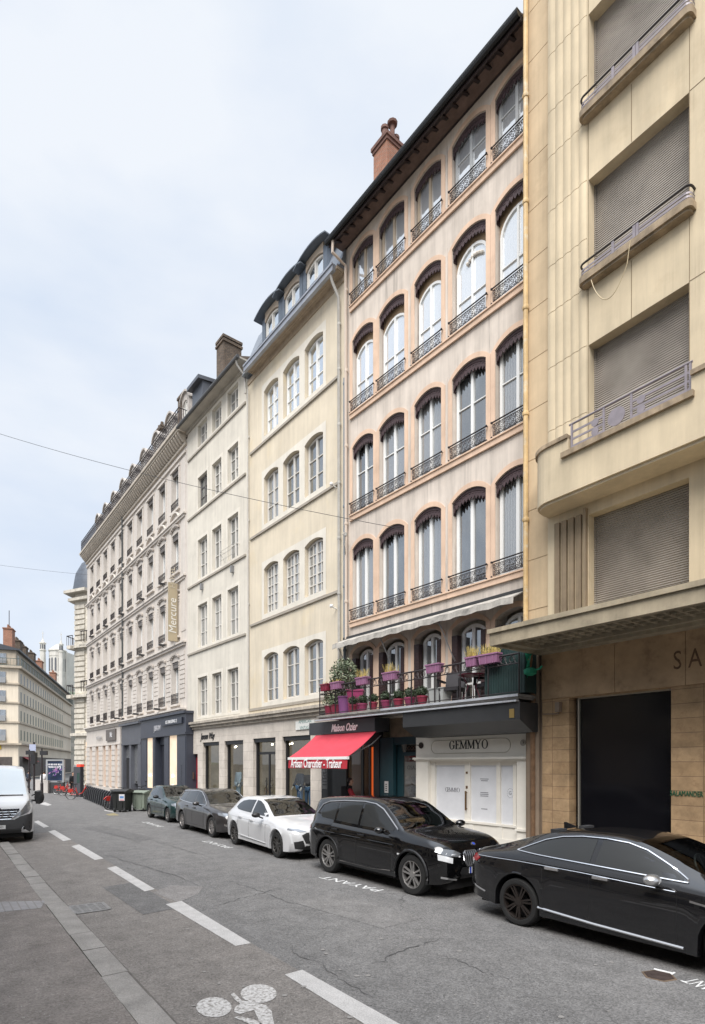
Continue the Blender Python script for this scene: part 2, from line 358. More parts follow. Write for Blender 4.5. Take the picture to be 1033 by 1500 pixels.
# ================================================================ shared facade materials
white_paint = M('white_window_paint', (.74, .74, .72), .45)
grey_paint = M('grey_window_paint', (.45, .46, .46), .5)
iron = M('black_cast_iron', (.035, .028, .03), .5, .3, var=.3, vs=8)
zinc = M('zinc_sheet', (.27, .30, .34), .45, .55, var=.25, vs=1.5)
black_glossy = M('black_gloss_panel', (.006, .006, .008), .12, spec=.45)
black_matt = M('black_matt_paint', (.012, .012, .014), .5)
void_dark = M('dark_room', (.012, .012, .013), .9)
g_dark = glass('window_glass', (.032, .035, .036), .28)
g_curt = glass('curtained_window_glass', (.05, .054, .054), .27, curtain_or_sky=(.27, .27, .265))
g_pale = glass('sky_pale_window_glass', (.48, .50, .53), .62, curtain_or_sky=(.62, .64, .66))  # pale base stands in for bright sky mirrored in upper panes
g_sky = glass('upper_window_glass', (.10, .11, .12), .80)
g_shop = clear_glass('shop_glass', (.82, .86, .84), .12)
copper = M('old_copper_pipe', (.28, .17, .10), .5, .5, var=.4, vs=6)

# ================================================================ beige art deco house on the right
B = RI
beige = M('beige_render', (.60, .50, .345), .85, var=.16, vs=.8, streak=.16, bump=.12, bs=90, c2=(.42, .32, .19), c2s=.35, c2t=(.58, .82))
strip_m = M('ochre_side_render', (.56, .43, .275), .85, var=.18, vs=.9, streak=.12, bump=.1, c2=(.38, .28, .17), c2s=.5, c2t=(.58, .8))
sill_m = M('stained_sill_render', (.44, .34, .225), .85, var=.4, vs=3, streak=.45, c2=(.22, .17, .125), c2s=2.2, c2t=(.52, .8))
lime = brick('brown_limestone_cladding', (.50, .34, .19), (.41, .27, .145), (.22, .14, .085), .86, .30, .006, .8, var=.5, off=.0, bumps=.35, stain=(.25, .155, .085))
lintel_m = M('limestone_lintel', (.48, .33, .195), .8, var=.4, vs=1.1, bump=.1, c2=(.26, .17, .10), c2s=2.6, c2t=(.52, .75))
pale_metal = M('lilac_grey_metal', (.27, .24, .26), .5, .2, var=.2, vs=5)
def shutter_mat():
    m = M('roller_shutter_slats', (.32, .285, .245), .5, .1, var=.35, vs=1.1); nt = m.node_tree; p = nt.nodes['Principled BSDF']
    tc = N(nt, 'TexCoord'); wv = N(nt, 'TexWave', Scale=6.2, wave_type='BANDS', bands_direction='Z', wave_profile='SIN'); nt.links.new(tc.outputs['Object'], wv.inputs['Vector'])
    bu = N(nt, 'Bump', Strength=1., Distance=.03); nt.links.new(wv.outputs[0], bu.inputs['Height']); nt.links.new(bu.outputs[0], p.inputs['Normal']); return m
shut_m = shutter_mat()
bl = thing('apartment_house', 'beige rendered apartment house with fluted pilaster, roller shutters and wide flat canopy', 'building', (*B.pt(0), 0), B.rz)
END = 12.
wb_ = MB()
wb_.quad((0, 0, 5.2), (.79, 0, 5.2), (.79, 0, 26), (0, 0, 26)); wb_.quad((0, 0, 5.2), (0, 9, 5.2), (0, 9, 26), (0, 0, 26))
for z in [6.3 + 1.28 * i for i in range(16)]:                     # joints of the side strip: shallow grooves as proud courses
    wb_.box(.0, .785, -.012, -.001, z, z + 1.262)
wb_.build('side_strip', strip_m, bl)
ops = [(1.88, 4.06, s0, s1, 0) for s0, s1 in ((21.3, 23.6), (17.45, 19.78), (13.6, 15.93), (9.35, 12.09), (6.02, 8.15))] + [(6.3, 8.5, s0, s1, 0) for s0, s1 in ((21.3, 23.6), (17.45, 19.78), (13.6, 15.93), (9.35, 12.09), (6.02, 8.15))]
wl = MB(); wall(wl, .79, END, 5.2, 26, ops, .38, y=-.10); wl.quad((.79, -.10, 5.2), (.79, 0, 5.2), (.79, 0, 26), (.79, -.10, 26))
wl.box(0, END, 9, 9.3, 0, 26); wl.box(0, END, .05, 9, 25.6, 26); wl.quad((END, -.1, 0), (END, 9, 0), (END, 9, 26), (END, -.1, 26))
wl.build('wall', beige, bl, recalc=False)
# fluted pilaster: five convex reeds, cut by dark joints at each storey
fl = MB()
zc = [9.45, 10.55, 12.1, 13.45, 14.6, 15.95, 17.3, 18.4, 19.8, 21.2, 22.3, 23.6, 26]
def reeds(mb, z0, z1, x0=.80, x1=1.84, n=5, amp=.028):
    wd = (x1 - x0) / n; pts = []
    for i in range(n):
        for k in range(6): pts.append((x0 + wd * (i + k / 6), -.115 - amp * sin(pi * k / 6)))
    pts.append((x1, -.115))
    for (xa, ya), (xb, yb) in zip(pts, pts[1:]): mb.quad((xa, ya, z0), (xb, yb, z0), (xb, yb, z1), (xa, ya, z1))
    mb.poly([(x, y, z0) for x, y in pts] + [(x1, -.10, z0), (x0, -.10, z0)]); mb.poly([(x, y, z1) for x, y in pts] + [(x1, -.10, z1), (x0, -.10, z1)])
for a, b_ in zip(zc, zc[1:]): reeds(fl, a, b_ - .014)
fl.build('fluted_pilaster', beige, bl)
pl = MB()
for i in range(4): pl.box(1.02 + i * .19, 1.02 + i * .19 + .13, -.17, -.10, 5.5, 8.2)
pl.box(1.80, 1.86, -.20, -.10, 5.5, 8.3)
pl.build('lower_pilaster', M('grimy_pilaster_render', (.34, .26, .17), .85, var=.35, streak=.4), bl)
jt = MB()                                                          # fine vertical and horizontal joints of the panels
for z0, z1 in ((19.8, 21.1), (15.95, 17.2), (12.1, 13.35)):
    jt.box(2.88, 2.892, -.106, -.1, z0, z1)
for z in (19.79, 15.94, 12.1): jt.box(4.07, 6.28, -.106, -.1, z, z + .012)
for x in (1.868, 4.066): jt.box(x, x + .01, -.106, -.1, 9.6, 26)
jt.build('joint', M('joint_shadow_gap', (.20, .15, .09), .9), bl)
for k, (a, b_, c, d, _) in enumerate(ops):
    s_ = MB(); s_.box(a + .03, b_ - .03, .16, .2, c + (.04 if c > 7 else .1), d); s_.box(a, a + .05, .13, .23, c, d); s_.box(b_ - .05, b_, .13, .23, c, d); s_.box(a + .05, b_ - .05, .14, .22, c, c + .05)
    s_.build('roller_shutter', shut_m, bl)
def sill_rail(x0, x1, z):                                          # rounded stone sill with a low streamlined metal guard
    y = -.1; pr = .24; m = MB()
    def plan(o, n=5):
        P = [(x0 - .12 - o, y)] ; r = .11
        P += [(x0 - .12 - o + r - r * cos(pi / 2 * i / n), y - pr - o + r - r * sin(pi / 2 * i / n)) for i in range(n + 1)]
        Q = [(x1 + .12 + o - p[0] + x0 - .12 - o, p[1]) for p in P][::-1]
        return P + [(x1 + x0 - p[0], p[1]) for p in P][::-1]
    m.prism([(px_, py_, z - .15) for px_, py_ in plan(0)], (0, 0, .15)); m.prism([(px_, py_, z - .20) for px_, py_ in plan(-.05)], (0, 0, .05))
    so = m.build('window_sill', sill_m, bl)
    g = MB(); P = plan(-.03)
    for zz, hh in ((.05, .04), (.125, .04)):
        for (ax, ay), (bx, by) in zip(P, P[1:]): g.prism([(ax, ay, z + zz), (bx, by, z + zz), (bx, by, z + zz + hh), (ax, ay, z + zz + hh)], (0, .012, 0))
    mid = (x0 + x1) / 2
    for xx in (mid - .42, mid + .05, mid + .12): g.box(xx, xx + .06, y - pr + .01, y - pr + .04, z, z + .27)
    g.build('guard_rail', pale_metal, so)
    t = MB(); t.tube([(a_, b2, z + .285) for a_, b2 in P], .024, 6); t.build('top_rail', M('black_rail_paint', (.02, .017, .018), .35), so)
for z in (21.2, 17.45, 13.6):
    sill_rail(1.86, 4.08, z); sill_rail(6.28, 8.52, z)
# curved balcony
bz0, bz1 = 8.48, 9.72
def bplan(o):
    r = .50; x0 = .76; yo = -.82; n = 8
    P = [(x0 + o, 0 - .0)] + [(x0 + o + (r - o) - (r - o) * cos(pi / 2 * i / n), yo + o + (r - o) - (r - o) * sin(pi / 2 * i / n)) for i in range(n + 1)]
    return P + [(END, yo + o)]
bm_ = MB(); P = bplan(0); I = bplan(.14)
nl = 1.45
def strip(mb, P, I, z0, z1, x0=-9, x1=99):
    for (a, b_), (c, d) in zip(zip(P, P[1:]), zip(I, I[1:])):
        if not (x0 <= (a[0] + b_[0]) / 2 <= x1): continue
        f = [(a[0], a[1], z0), (b_[0], b_[1], z0), (d[0], d[1], z0), (c[0], c[1], z0)]; mb.prism(f, (0, 0, z1 - z0))
def split(P, xs):
    out = list(P)
    for x in xs: out.insert(len(out) - 1, (x, P[-1][1]))
    return out
XS = [1.80, 4.40, 6.2, 8.8]
P2, I2 = split(P, XS), split(I, XS)
strip(bm_, P2, I2, bz0, 9.32)
strip(bm_, P2, I2, 9.32, bz1, -9, 1.80); strip(bm_, P2, I2, 9.32, bz1, 4.40, 6.2)
bm_.prism([(x, y, bz0 - .06) for x, y in bplan(.06)] + [(END, 0, bz0 - .06)], (0, 0, .16))
bo = bm_.build('balcony', beige, bl)
cp = MB(); C0, C1 = split(bplan(-.05), XS), split(bplan(.18), XS); strip(cp, C0, C1, bz1, bz1 + .09, -9, 1.80); strip(cp, C0, C1, bz1, bz1 + .09, 4.40, 6.2)
cp.box(1.66, 4.46, -.90, -.62, 9.30, 9.42); cp.build('coping', sill_m, bo)
rl = MB(); y0 = -.76
rl.tube([(1.80, y0, 10.03), (4.40, y0, 10.03)], .024, 6)
for z, h in ((9.50, .045), (9.66, .045), (9.82, .045)):
    rl.box(1.86, 2.62, y0 - .008, y0 + .008, z, z + h); rl.box(3.2, 4.36, y0 - .008, y0 + .008, z, z + h)
for x in (1.84, 2.60, 3.20, 4.26, 4.34): rl.box(x, x + .045, y0 - .015, y0 + .015, 9.42, 10.02)
rl.lathe([(.19, -.01), (.19, .01)], 20, (2.9, y0, 9.70), 'y')
for x in (2.42, 3.42):
    for z in (9.60, 9.80): rl.lathe([(.085, -.01), (.085, .01)], 14, (x, y0, z), 'y')
rl.build('balcony_rail', pale_metal, bo)
# canopy over the shops
ca = MB(); x0 = .50; T = -1.95
ca.box(x0, END, T, 0, 5.42, 5.52); ca.box(x0 - .03, END, T - .05, T + .06, 5.46, 5.56); ca.box(x0, END, T, T + .10, 5.18, 5.42); ca.box(x0, x0 + .10, T + .10, 0, 5.18, 5.42)
ca.box(x0 + .1, END, T + .10, T + .22, 5.22, 5.42); ca.box(x0 + .1, END, -.34, 0, 5.17, 5.42); ca.box(x0 + .1, END, -.46, -.34, 5.25, 5.42)
ca.box(x0 + .1, x0 + .3, T + .22, -.46, 5.24, 5.42)
cm = M('grimy_concrete_canopy', (.42, .355, .25), .85, var=.3, vs=1.5, streak=.2, c2=(.2, .17, .12), c2s=1.2, c2t=(.5, .75))
co_ = ca.build('canopy', cm, bl); co_.location.z = -.09
cf = MB()                                                          # glass-lens soffit: rows of small recessed lights
nx = int((END - x0 - .5) / .24)
for j in range(4):
    ya = T + .38 + j * .29; cf.box(x0 + .3, END, ya - .075, ya - .02, 5.30, 5.41)
    for i in range(nx): cf.box(x0 + .44 + i * .24, x0 + .50 + i * .24, ya - .02, ya + .21, 5.31, 5.405)
cf.box(x0 + .3, END, T + .22, T + .305, 5.30, 5.41)
cf.build('soffit_grid', cm, co_)
# ground floor in brown limestone
st = MB(); wall(st, .55, END, 0, 5.17, [(1.30, 3.66, -.01 + .12, 3.95, 0), (4.30, 8.4, .12, 3.95, 0)], .30, y=.02)
st.build('stone_ground_floor', lime, bl, recalc=False)
ln = MB(); ln.box(.56, 2.45, -.015, .018, 3.97, 5.15); ln.box(2.46, 3.95, -.015, .018, 3.97, 5.15); ln.box(3.96, 8.0, -.015, .018, 3.97, 5.15); ln.build('lintel', lintel_m, bl)
pn = MB(); pn.box(1.45, 3.66, .26, .30, .12, 3.93); pn.build('shop_panel', black_glossy, bl)
pn = MB(); pn.box(1.42, 1.45, .20, .30, .12, 3.95); pn.box(1.45, 3.66, .22, .30, 3.92, 3.95); pn.build('panel_trim', M('pale_metal_trim', (.5, .47, .40), .4, .6), bl)
pn = MB(); pn.box(4.30, 8.4, .26, .30, .12, 3.93); pn.build('shop_panel', black_glossy, bl)
rb_ = MB(); rb_.box(0, .55, .1, .14, 0, 5.3); rb_.box(.36, .46, .0, .1, 0, 5.2); rb_.box(.10, .2, .02, .1, 0, 5.2)
rb_.build('party_wall', M('brown_party_wall', (.28, .21, .15), .8, var=.3, streak=.3), bl)
downpipe(bl, [(.14, -.10, 26), (.14, -.10, 5.6)], .062, M('ochre_pipe_paint', (.60, .42, .20), .6, var=.25, vs=4, c2=(.62, .55, .42), c2s=3, c2t=(.55, .7)), [5.9 + 2.72 * i for i in range(8)])
downpipe(bl, [(.46, -.35, 5.2), (.44, -.34, 4.95), (.30, -.22, 4.72), (.26, -.2, 4.5), (.26, -.12, 4.3), (.28, .0, 4.1), (.28, .02, .12)], .07, copper, (4.6,))
k = MB(); k.box(1.0, 1.12, -.12, .0, 3.62, 3.86); k.tube([(.62, -.04, 3.60), (1.06, -.05, 3.58), (1.06, -.05, 3.7)], .018, 6); k.build('junction_box', M('grey_brown_box', (.2, .15, .11), .6), bl)
green = M('green_sign_letters', (.02, .10, .05), .5)
u = (RI.s(984) + RI.s(1027)) / 2
text('SALAMANDER', .155, green, 'lettering', bl, wallM(u, .012, RI.z(1005, 1163)), .012, sx=.62, sp=1.05)
ghost = M('ghost_letter_stain', (.16, .095, .055), .9, var=.5, vs=14)
for ch, x in (('S', 3.80), ('A', 4.14), ('L', 4.5), ('A', 4.85)): text(ch, .55, ghost, 'faded_letter', bl, wallM(x, -.017, 4.48), .001, sx=.72)
cb = MB(); c0 = [(2.08 + .9 * i / 14, -.34 - .03 * sin(pi * i / 14), 13.35 - .72 * sin(pi * i / 14) ** .8 + (.25 if i == 14 else 0)) for i in range(15)]
cb.tube(c0, .009, 4); cb.build('loose_cable', M('pale_cable', (.45, .36, .22), .6), bl)
# ================================================================ pink house with iron guards, balcony and two shops
B = PK
pink = M('pink_beige_render', (.68, .60, .52), .9, var=.14, vs=.9, streak=.30, bump=.1, bs=80, c2=(.56, .48, .41), c2s=.6, c2t=(.52, .85))
orange = M('orange_tan_surround_paint', (.67, .485, .355), .85, var=.14, vs=1.3, streak=.12, c2=(.54, .37, .26), c2s=1.4, c2t=(.55, .85))
tan_reveal = M('tan_reveal_render', (.42, .30, .19), .9, var=.3, vs=3)
lamb_m = M('dark_plum_metal', (.075, .045, .048), .6, .1, var=.5, vs=14)
eave_m = M('dark_stained_eave_wood', (.030, .018, .018), .6, var=.4, vs=1.5, c2=(.075, .055, .05), c2s=.9, c2t=(.55, .8))
ph = thing('pink_house', 'pink rendered five storey house with orange window surrounds and dark plum valances', 'building', (*B.pt(0), 0), B.rz)
g_brt = glass('sky_white_window_glass', (.62, .64, .67), .62, curtain_or_sky=(.74, .75, .77))  # white base paints bright mirrored sky into the top-floor panes
cols = [(-6.72, -5.53), (-5.22, -3.94), (-3.48, -2.30), (-1.86, -.58), (-.26, 1.02)]
rows = [(7.60, 10.27), (11.54, 14.02), (15.32, 17.98), (19.29, 21.10)]
RISE = .22
ops = [(a, b, c, d, RISE) for c, d in rows for a, b in cols] + [(a, b, 4.15, 6.42, RISE) for a, b in cols]
L0, R0, RE = -7.12, 2.2, 1.06
wl = MB(); wall(wl, L0, R0, 3.9, 22.0, ops, .30); wl.quad((L0, 0, 0), (L0, 10, 0), (L0, 10, 22), (L0, 0, 22)); wl.box(L0, R0, 9.9, 10, 0, 22); wl.box(L0, R0, 0.001, 9.9, 21.9, 22)
wl.build('wall', pink, ph, recalc=False)
for c, d in rows + [(4.15, 6.42)]:
    for a, b in cols: su = MB(); surround(su, a, b, c, d, RISE, .155, .022); su.build('window_surround', orange, ph)
    if c > 5: su = MB(); su.box(L0 + .3, R0, -.075, -.0225, c - .20, c - .0); su.box(L0 + .3, R0, -.11, -.075, c - .04, c - .0); su.build('sill_band', orange, ph)
for c, d in rows:
    for a, b in zip(cols, cols[1:]):
        x = (a[1] + b[0]) / 2
        if b[0] - a[1] > .4: ls = MB(); ls.box(x - .03, x + .03, -.012, -.001, c, d + .2); ls.build('pale_strip', pink, ph)
tb = MB()
for a, b in cols: tb.box(a + .001, b - .001, .17, .24, 17.52, 18.19)
for i, (c, d) in enumerate(rows):
    for j, (a, b) in enumerate(cols):
        if i == 2:      # arched inner windows under a plaster tympanum
            win_d = d - .62; rs = .34 if j < 3 else .55
            if j >= 3: win_d -= .12
            window(ph, a + .05, b - .03, c, win_d, rs, .15, white_paint if j < 4 else white_paint, g_pale, trans=(.52,), fw=.075, mull=.075 if j < 3 else .06, bw=.028)
            tm = MB()
            A = arc(a, b, win_d - .02, rs + .04, 12)
            for (p, q), (r_, t_) in zip(A, A[1:]): tm.prism([(p, .20, q), (r_, .20, t_), (r_, .20, 18.18), (p, .20, 18.18)], (0, .06, 0))
            tm.build('tympanum', tan_reveal, ph)
        else:
            gm = {0: (g_curt, g_dark, g_curt, g_dark, g_curt), 1: (g_dark, g_curt, g_curt, g_dark, g_curt), 3: (g_brt, g_brt, g_brt, g_brt, g_brt)}[i][j]
            fm = white_paint if i < 3 else (M('weathered_wood_window', (.42, .34, .25), .6) if j < 3 else grey_paint)
            window(ph, a + .03, b - .03, c, d - .02, RISE - .02, .11 if i == 3 else .16, fm, gm, trans=() if i == 0 else ((.62,) if i == 1 else ((.70,) if j > 2 else ())), fw=.10 if i == 0 else .085, mull=.11 if i == 0 else .09, bw=.03)
        valance(ph, a, b, d, RISE, .36 if i < 3 else .34, lamb_m, y=.04, scal=.115, side=.16)
        railing(ph, a - .02, b + .02, c, .44 if i < 3 else .46, iron, y=-.085, cell=.20)
orn = MB()                                                        # shell ornament over the arched window
x0 = (cols[3][0] + cols[3][1]) / 2 + .1
for i in range(7): orn.ball((x0 - .28 + .09 * i, .16, 17.33 + .10 * sin(pi * i / 6)), .055, 6, 4)
orn.build('plaster_ornament', M('pale_plaster_ornament', (.6, .55, .48), .8), ph)
# first floor: french windows with dark folded shutters behind the balcony
plum = M('dark_brown_shutter_paint', (.040, .020, .020), .6, var=.2, vs=3)
for j, (a, b) in enumerate(cols):
    window(ph, a + .20, b - .16, 4.15, 6.30, .22, .20, white_paint, g_dark if j % 2 else g_curt, trans=(.28,), fw=.11, mull=.10, bw=.06)
    for x, dx in ((a + .02, .22), (b - .16, .16)):
        s_ = MB(); s_.box(x, x + dx, -.05, .12, 4.15, 6.22)
        for i in range(18): s_.box(x + .02, x + dx - .02, -.062, -.05, 4.3 + i * .1, 4.35 + i * .1)
        s_.build('shutter', plum, ph)
# eaves, gutter, roof, chimney
OV = .70
ev = MB(); ev.prism([(L0 - .15, 0, 21.86), (L0 - .15, -OV, 21.55), (L0 - .15, -OV, 21.61), (L0 - .15, 0, 21.95)], (RE - L0 + .15, 0, 0))
for i in range(20): ev.prism([(L0 + .1 + i * .4, 0, 21.80), (L0 + .1 + i * .4, -OV + .05, 21.51), (L0 + .1 + i * .4, -OV + .05, 21.57), (L0 + .1 + i * .4, 0, 21.87)], (.09, 0, 0))
ev.box(L0 - .15, RE, -OV, -OV + .05, 21.47, 21.63); ev.box(L0, R0, -.06, -.001, 21.66, 21.88)
ev.build('eave', eave_m, ph)
gu = MB(); gu.tube([(L0 - .2, -OV - .07, 21.60), (RE, -OV - .07, 21.60)], .085, 8); gu.box(L0 - .2, RE, -OV - .15, -OV + .1, 21.63, 21.69)
gu.build('gutter', M('black_gutter', (.012, .012, .012), .45, .4), ph)
rf = MB(); rf.prism([(L0 - .15, -OV - .05, 21.65), (L0 - .15, 5, 24.3), (L0 - .15, 10, 22.0)], (RE - L0 + .15, 0, 0))
ro = rf.build('roof', M('grey_brown_tiles', (.16, .11, .09), .9, var=.4, vs=3), ph)
redbrick = brick('red_brick', (.40, .16, .09), (.30, .12, .07), (.30, .22, .17), .24, .075, .012, .9, var=.35)
ch = MB(); x = -6.31; ch.box(x - .38, x + .38, 1.0, 1.85, 22.3, 25.65)
chim = ch.build('chimney', redbrick, ph)
cc = MB(); cc.box(x - .46, x + .46, .92, 1.93, 25.65, 25.78); cc.box(x - .42, x + .42, .96, 1.89, 25.52, 25.65)
for yy in (1.12, 1.68): cc.lathe([(.14, 25.78), (.11, 26.12), (.15, 26.14), (.15, 26.24)], 10, (x + .12, yy, 0))
cc.lathe([(.09, 25.78), (.09, 26.4), (.18, 26.42), (.2, 26.5), (.08, 26.6)], 10, (x + .24, 1.4, 0))
cc.build('chimney_pot', M('sooty_clay_pot', (.16, .08, .06), .8, var=.4, vs=3), chim)
pipe_g = M('pale_grey_pipe', (.46, .44, .40), .5, .3, var=.2, vs=3)
downpipe(ph, [(L0 + .12, -.70, 21.55), (L0 + .12, -.72, 21.1), (L0 + .14, -.12, 20.9), (L0 + .14, -.10, 7.0)], .055, M('beige_painted_pipe', (.55, .46, .38), .55), [20, 17, 14.2, 11.3, 8.4])
downpipe(ph, [(L0 + .02, -.08, 16.8), (L0 + .02, -.08, 5.1)], .05, M('blue_grey_cable_duct', (.16, .19, .22), .5), [16.6, 12, 9, 6.6])
lk = MB(); lk.tube([(L0 + .05, -.12, 11.0), (L0 + .18, -.3, 10.85), (L0 + .42, -.34, 10.75), (L0 + .3, -.3, 10.4), (L0 + .12, -.12, 10.1)], .02, 5); lk.lathe([(.05, -.02), (.05, .1)], 8, (L0 + .42, -.34, 10.72)); lk.build('wall_hook', pipe_g, ph)
# rolled-down fabric awning over the balcony, with its arms
fab = M('dirty_white_canvas', (.52, .49, .44), .9, var=.35, vs=2.2, streak=.35, c2=(.25, .24, .22), c2s=2.5, c2t=(.5, .72))
aw = MB(); n = 40; xl, xr = L0 - .02, .78
for i in range(n):
    xa, xb = xl + (xr - xl) * i / n, xl + (xr - xl) * (i + 1) / n; za, zb = .016 * sin(i * 1.7), .016 * sin((i + 1) * 1.7)
    aw.prism([(xa, -.10, 6.96), (xb, -.10, 6.96), (xb, -.62, 6.72 + zb), (xa, -.62, 6.72 + za)], (0, 0, .03))
    aw.prism([(xa, -.62, 6.73 + za), (xb, -.62, 6.73 + zb), (xb, -.64, 6.57 + zb * 1.2), (xa, -.64, 6.57 + za * 1.2)], (0, .02, 0))
awn = aw.build('balcony_awning', fab, ph)
ar = MB(); ar.box(xl, xr, -.13, -.001, 6.98, 7.07)
ar.build('awning_cassette', M('dark_cassette', (.03, .03, .03), .5), awn)
ar = MB()
for x in (-6.9, -4.6, -1.95): ar = MB(); ar.tube([(x, -.6, 6.75), (x + .25, -.18, 5.6)], .018, 5); ar.tube([(x + .25, -.18, 5.6), (x + .25, -.05, 5.45)], .028, 5); ar.build('awning_arm', M('grey_arm_metal', (.3, .3, .3), .4, .6), awn)
# balcony slab and iron guard
D = 1.22; BL = L0 - .05; BR = 1.35
zt = 4.10
sb = MB(); sb.box(BL, BR, -D, 0, 3.97, zt); sb.box(BL - .04, BR + .04, -D - .06, -.001, 4.02, 4.07)
sl_ = sb.build('balcony_slab', M('grey_stone_slab', (.33, .31, .28), .85, var=.4, vs=2, streak=.4, c2=(.13, .12, .11), c2s=4, c2t=(.5, .7)), ph)
fs = MB(); fs.box(-3.7, BR + .05, -D - .075, -D - .06, 4.025, 4.085); fs.box(BL - .05, BR + .05, -D - .14, -D - .02, 3.89, 3.935); fs.build('metal_flashing', M('pale_aluminium', (.60, .62, .66), .35, .5, var=.25, vs=4), sl_)
rl = MB(); y = -D + .05; h = 1.0
rl.tube([(BL, y, zt + h), (BR, y, zt + h)], .026, 6); rl.tube([(BL, y, zt + .76), (BR, y, zt + .76)], .018, 5); rl.tube([(BL, y, zt + .05), (BR, y, zt + .05)], .014, 5)
rl.tube([(BL, y, zt + h), (BL, 0, zt + h)], .022, 6); rl.tube([(BL, y, zt + .76), (BL, 0, zt + .76)], .012, 5); rl.tube([(BL, y, zt + .05), (BL, 0, zt + .05)], .014, 5)
k = 9
for i in range(k + 1):
    x = BL + (BR - BL) * i / k; rl.tube([(x, y, zt), (x, y, zt + h)], .023, 5)
    if i < k:
        w0 = (BR - BL) / k
        for q in range(3):
            xa = x + w0 * (.5 + (q - 1) * .28); ring(rl, xa, y, zt + .88, .085, .011, 10)
            rl.tube([(xa - .12, y, zt + .76), (xa, y, zt + .97), (xa + .12, y, zt + .76)], .010, 4)
for i in range(12):
    yy = y + (0 - y) * i / 12
    for q in range(6): ring(rl, BL, yy + .05, zt + .12 + q * .13, .05, .007, 8, k=.01)
    rl.tube([(BL, yy, zt), (BL, yy, zt + h)], .009, 4)
rl.build('balcony_guard', iron, ph)
# ---- charcuterie: sign box, red awning, dark front
char = M('charcoal_shopfront', (.022, .023, .025), .45, var=.3, vs=2)
xs0, xs1 = PK.s(453, .95), PK.s(549, .95)
sg = MB(); sg.box(xs0, xs1, -.95, -.3, 3.43, 3.885)
sgo = sg.build('shop_sign_box', M('dark_slate_sign', (.035, .037, .042), .4), ph)
text('Maison Ozier', .37, M('bright_white_letters', (.92, .92, .92), .5), 'lettering', sgo, wallM((xs0 + xs1) / 2 + .25, -.957, 3.62), .008, shear=.35, sx=.72, bold=.022)
red = M('red_awning_canvas', (.47, .042, .064), .8, var=.12, vs=3)
redv = M('dark_red_valance_canvas', (.36, .018, .03), .8)
xa0, xa1 = PK.s(463, .92), PK.s(551, .92)
T1 = PK.t(xa1, 509); zA = PK.z(508, 1109, T1)
aw = MB()
n = 12
for i in range(n):
    f0, f1 = i / n, (i + 1) / n; e = lambda f: (-.92 - (T1 - .92) * f, 3.40 + (zA - 3.40) * f - .05 * sin(pi * f))
    (ya, za), (yb, zb) = e(f0), e(f1)
    aw.prism([(xa0, ya, za), (xa1, ya, za), (xa1, yb, zb), (xa0, yb, zb)], (0, 0, .015))
ao = aw.build('shop_awning', red, ph)
bar = MB(); bar.box(xa0 - .03, xa1 + .03, -T1 - .03, -T1 + .05, zA - .07, zA + .02); bar.build('front_bar', white_paint, ao)
va = MB(); xv0 = xa0 - .06
k = 30
for i in range(k):
    x_a, x_b = xa0 + (xa1 - xa0) * i / k, xa0 + (xa1 - xa0) * (i + 1) / k
    q = lambda x: -T1 - .015 - .012 * sin(x * 9)
    va.prism([(x_a, q(x_a), zA - .07), (x_b, q(x_b), zA - .07), (x_b, q(x_b) - .02, zA - .37), (x_a, q(x_a) - .02, zA - .37)], (0, .012, 0))
vo = va.build('awning_valance', redv, ao)
text('Artisan Charcutier - Traiteur', .42, M('white_sign_letters', (.8, .8, .8), .5), 'lettering', ao, wallM((xa0 + xa1) / 2, -T1 - .055, zA - .215), .004, sx=.60, bold=.012)
am = MB()
for x in (xa0 + .15, xa1 - .12): am = MB(); am.tube([(x, -.6, 3.3), (x, -1.0, 3.0), (x, -T1 + .05, zA - .02)], .02, 5); am.build('awning_arm', M('grey_arm_metal', (.3, .3, .3), .4, .6), ao)
S = PK.s
fr = MB()
x0, x1 = L0 + .02, S(553)
def shopwall(mb, a, b, z0, z1, y): mb.box(a, b, y, y + .1, z0, z1)
fr.box(x0, S(471), 0, .12, 0, 3.9); fr.box(S(480), S(487), 0, .12, 0, 3.9); fr.box(S(549), x1 + .15, -.06, .12, 0, 3.9); fr.box(S(471), S(549), 0.001, .12, 3.0, 3.9); fr.box(S(471), S(480), .02, .12, 0, 3.0)
fr.box(S(526), S(529), .1, .16, 0, 3.0); fr.box(S(537), S(539.5), .1, .16, 0, 3.0); fr.box(S(487), S(526), .1, .16, 0, .6)
fo = fr.build('charcuterie_front', char, ph)
ps = MB(); ps.box(S(472), S(479.5), .0, .018, 1.35, 2.55); ps.build('menu_poster', M('white_grey_poster', (.42, .43, .44), .6), fo)
pt_ = MB()
for i in range(5): pt_.box(S(473), S(478.5), -.004, .0, 1.5 + i * .12, 1.55 + i * .12)
pt_.ball((S(475.8), -.002, 2.3), .10, 8, 5, (1, .03, 1)); pt_.build('poster_print', M('dark_print', (.05, .05, .055), .6), fo)
inn = MB(); inn.box(S(487), x1, 2.6, 2.7, 0, 3.2); inn.box(S(487), S(489), .2, 2.6, 0, 3.2); inn.box(S(549), x1, .2, 2.6, 0, 3.2); inn.box(S(487), x1, .2, 2.6, 3.1, 3.2); inn.box(S(487), x1, .2, 2.6, .02, .14)
inn.build('shop_interior', M('dim_shop_interior', (.05, .045, .04), .8), fo)
it = MB(); it.box(S(540), S(549), .14, .2, .2, 2.95); it.build('orange_lit_wall', M('orange_red_lit_wall', (.5, .10, .02), .6, em=((1, .16, .03), .13)), fo)
it = MB()
for i in range(5): it.box(S(527 + i * 2), S(528.3 + i * 2), .5, .55, 1.75 + .16 * (i % 3), 1.95 + .2 * (i % 2))
it.build('lit_display', M('warm_lit_goods', (.6, .45, .2), .6, em=((1, .62, .25), .35)), fo)
